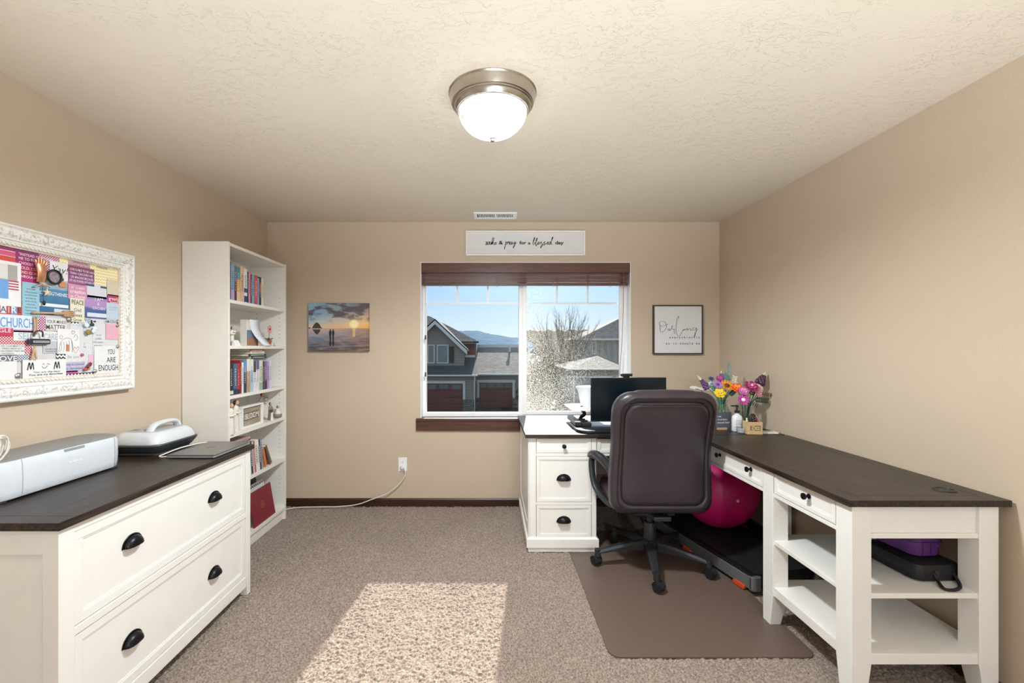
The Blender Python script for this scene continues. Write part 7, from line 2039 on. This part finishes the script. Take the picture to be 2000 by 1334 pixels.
MB().lathe([(.0, .0006), (.026, .0006), (.030, .045), (.0285, .045), (.0245, .003), (.0, .003)], seg=24).build('pot', VG, t, smooth=50)
MB().lathe([(.0, .0035), (.023, .0035), (.026, .026), (.0, .028)], seg=24).build('contents', mat('pale_lilac', '#cfcbd8', .7), t, smooth=50)
bx = (1.755, 3.035, DZ)
t = thing('wooden_box', 'small light wooden pen box with a black geometric mark', 'box', bx, local=True)
BXW = wood_mat('box_maple', '#c9a878', '#dcc199', 'x', .55, scale=7)
m_ = MB(); w_, d_, h_ = .096, .07, .082
m_.box(-w_ / 2, w_ / 2, -d_ / 2, -d_ / 2 + .006, .0005, h_).box(-w_ / 2, w_ / 2, d_ / 2 - .006, d_ / 2, .0005, h_).box(-w_ / 2, -w_ / 2 + .006, -d_ / 2 + .006, d_ / 2 - .006, .0005, h_).box(w_ / 2 - .006, w_ / 2, -d_ / 2 + .006, d_ / 2 - .006, .0005, h_).box(-w_ / 2 + .006, w_ / 2 - .006, -d_ / 2 + .006, d_ / 2 - .006, .0005, .006)
m_.build('box', BXW, t)
m_ = MB(); yf = -d_ / 2 - .0006
def L2(pts, wd=.004): m_.ribbon([(a_, yf, b_) for a_, b_ in pts], wd, (0, -1, 0))
L2([(-.030, .052), (-.014, .052)]); L2([(-.030, .042), (-.016, .042)]); L2([(-.030, .030), (-.014, .030)]); L2([(-.028, .052), (-.028, .030)])
L2([(.032, .056), (.004, .056), (-.010, .042), (.004, .027), (.032, .027), (.032, .056)]); L2([(.006, .042), (.024, .042)], .003)
m_.build('black_mark', flat('#26332e'), t); t.rotation_euler = (0, 0, -.10)
t = thing('black_brush', 'black domed hair brush standing in the wooden box', 'brush', (bx[0], bx[1], DZ + .0065), local=True)
MB().loft([[(r_ * math.cos(a), r_ * .5 * math.sin(a), z) for a in [k * 2 * PI / 18 for k in range(18)]] for r_, z in ((.018, 0), (.024, .06), (.026, .09), (.022, .112), (.012, .124), (.003, .128))]).build('brush_head', mat('brush_black', '#1c1a1b', .5, bump=.3, bscale=300), t, smooth=50)
m_ = MB()
for x, z in ((-.006, .10), (.009, .104), (0, .085), (.012, .09)): m_.ball((x, -.0135, z), .0022, 7, 5)
m_.build('studs', flat('#d9d4cf'), t)
for dx, dy_, col, lb, h_ in ((.030, .0, '#c22a50', 'red pink marker standing at the right of the wooden box', .095), (-.034, .008, '#cfe0b4', 'pale green marker standing at the left of the wooden box', .098), (.024, .018, '#d8d4cc', 'white pen standing at the back of the wooden box', .118)):
    t = thing('marker_pen', lb, 'pen', (bx[0] + dx, bx[1] + dy_, DZ + .0065), local=True, group='pens in the wooden box')
    MB().lathe([(.005, 0), (.005, h_ * .7)], seg=10).build('barrel', flat('#e6e3de'), t, smooth=50); MB().lathe([(.0056, h_ * .7), (.0056, h_ - .004), (.003, h_)], seg=10).build('cap', flat(col), t, smooth=50)
t = thing('key_ring', 'thin wire key ring with a tag standing in the wooden box', 'key ring', (bx[0] + .025, bx[1], DZ + .09), local=True)
MB().tube([(.013 * math.cos(k * PI / 8), .002, .022 + .013 * math.sin(k * PI / 8)) for k in range(17)], .0012, 6).tube([(-.002, .002, .010), (-.001, .002, -.06)], .0012, 6).build('ring', flat('#4d463c'), t)
t = thing('small_plaque', 'small white plaque with dark script lying flat at the wall end of the desk', 'plaque', (1.862, 3.055, DZ), local=True)
MB().box(-.062, .062, -.030, .030, .0004, .010).build('plaque', flat('#e6dfd3'), t, bevel=.001)
m_ = MB(); q = random.Random(12)
for z, x0, x1 in ((.010, -.050, .045), (-.010, -.045, .050)):
    pts = []; x = x0
    while x < x1: pts.append((x, z + q.uniform(-.006, .006), .0104)); x += .005
    m_.ribbon(spline(pts, 3), .0022, (0, 0, 1))
m_.build('script', flat('#5b4340'), t); t.rotation_euler = (0, 0, -.12)

# ------------------------------------------------------------------ bags on the open shelf
CASE = mat('case_black', '#131315', .6, var=.1, scale=60, bump=.15, bscale=400)
t = thing('equipment_case', 'black zipped hard case with a carry loop on the middle shelf of the long desk', 'case', (1.785, 1.93, .424), local=True)
def cl(w_, d_, z, r_): return [(x, y, z) for x, y in rrect(w_, d_, r_, 6)]
MB().loft([cl(.17, .22, .0006, .03), cl(.195, .25, .006, .035), cl(.20, .255, .020, .035), cl(.202, .257, .034, .035)]).build('lower_shell', CASE, t, smooth=40)
MB().loft([cl(.202, .257, .037, .035), cl(.20, .255, .052, .035), cl(.19, .245, .066, .035), cl(.16, .21, .073, .03)]).build('upper_shell', CASE, t, smooth=40)
MB().loft([cl(.204, .259, .0342, .036), cl(.204, .259, .0368, .036)]).build('zip', mat('zip_grey', '#2e2f31', .5), t)
MB().tube(spline([(-.028, -.128, .032), (-.036, -.150, .014), (-.052, -.185, .0075), (-.030, -.197, .0075), (.010, -.185, .0075), (.040, -.160, .010), (.055, -.128, .030)], 6), .0065, 8, flat=.8).build('carry_loop', CASE, t, smooth=60)
MB().box(-.03, -.01, -.1315, -.1275, .022, .050).build('zip_pull', mat('zip_grey', '#2e2f31', .5), t, bevel=.001)
t.rotation_euler = (0, 0, .06)
t = thing('lunch_bag', 'purple quilted zip bag lying on the black case', 'bag', (1.79, 1.955, .4975), local=True)
PUR = mat('purple_nylon', '#5b2a6e', .6, var=.12, scale=40, bump=.2, bscale=300)
MB().loft([cl(.10, .16, .0003, .03), cl(.125, .19, .006, .035), cl(.14, .205, .045, .035), cl(.138, .20, .085, .035), cl(.11, .17, .096, .03)]).build('body', PUR, t, smooth=40)
MB().loft([cl(.1425, .2075, .060, .036), cl(.1425, .2075, .066, .036)]).build('zip', mat('zip_purple', '#3c1c48', .5), t)
m_ = MB()
for x in (-.035, 0, .035): m_.box(x - .0008, x + .0008, -.1035, -.1020, .012, .058)
m_.build('quilt_seams', mat('zip_purple', '#3c1c48'), t)
MB().ball((.03, -.1045, .05), .0022, 8, 6).build('rivet', GEM, t)
t.rotation_euler = (0, 0, .10)
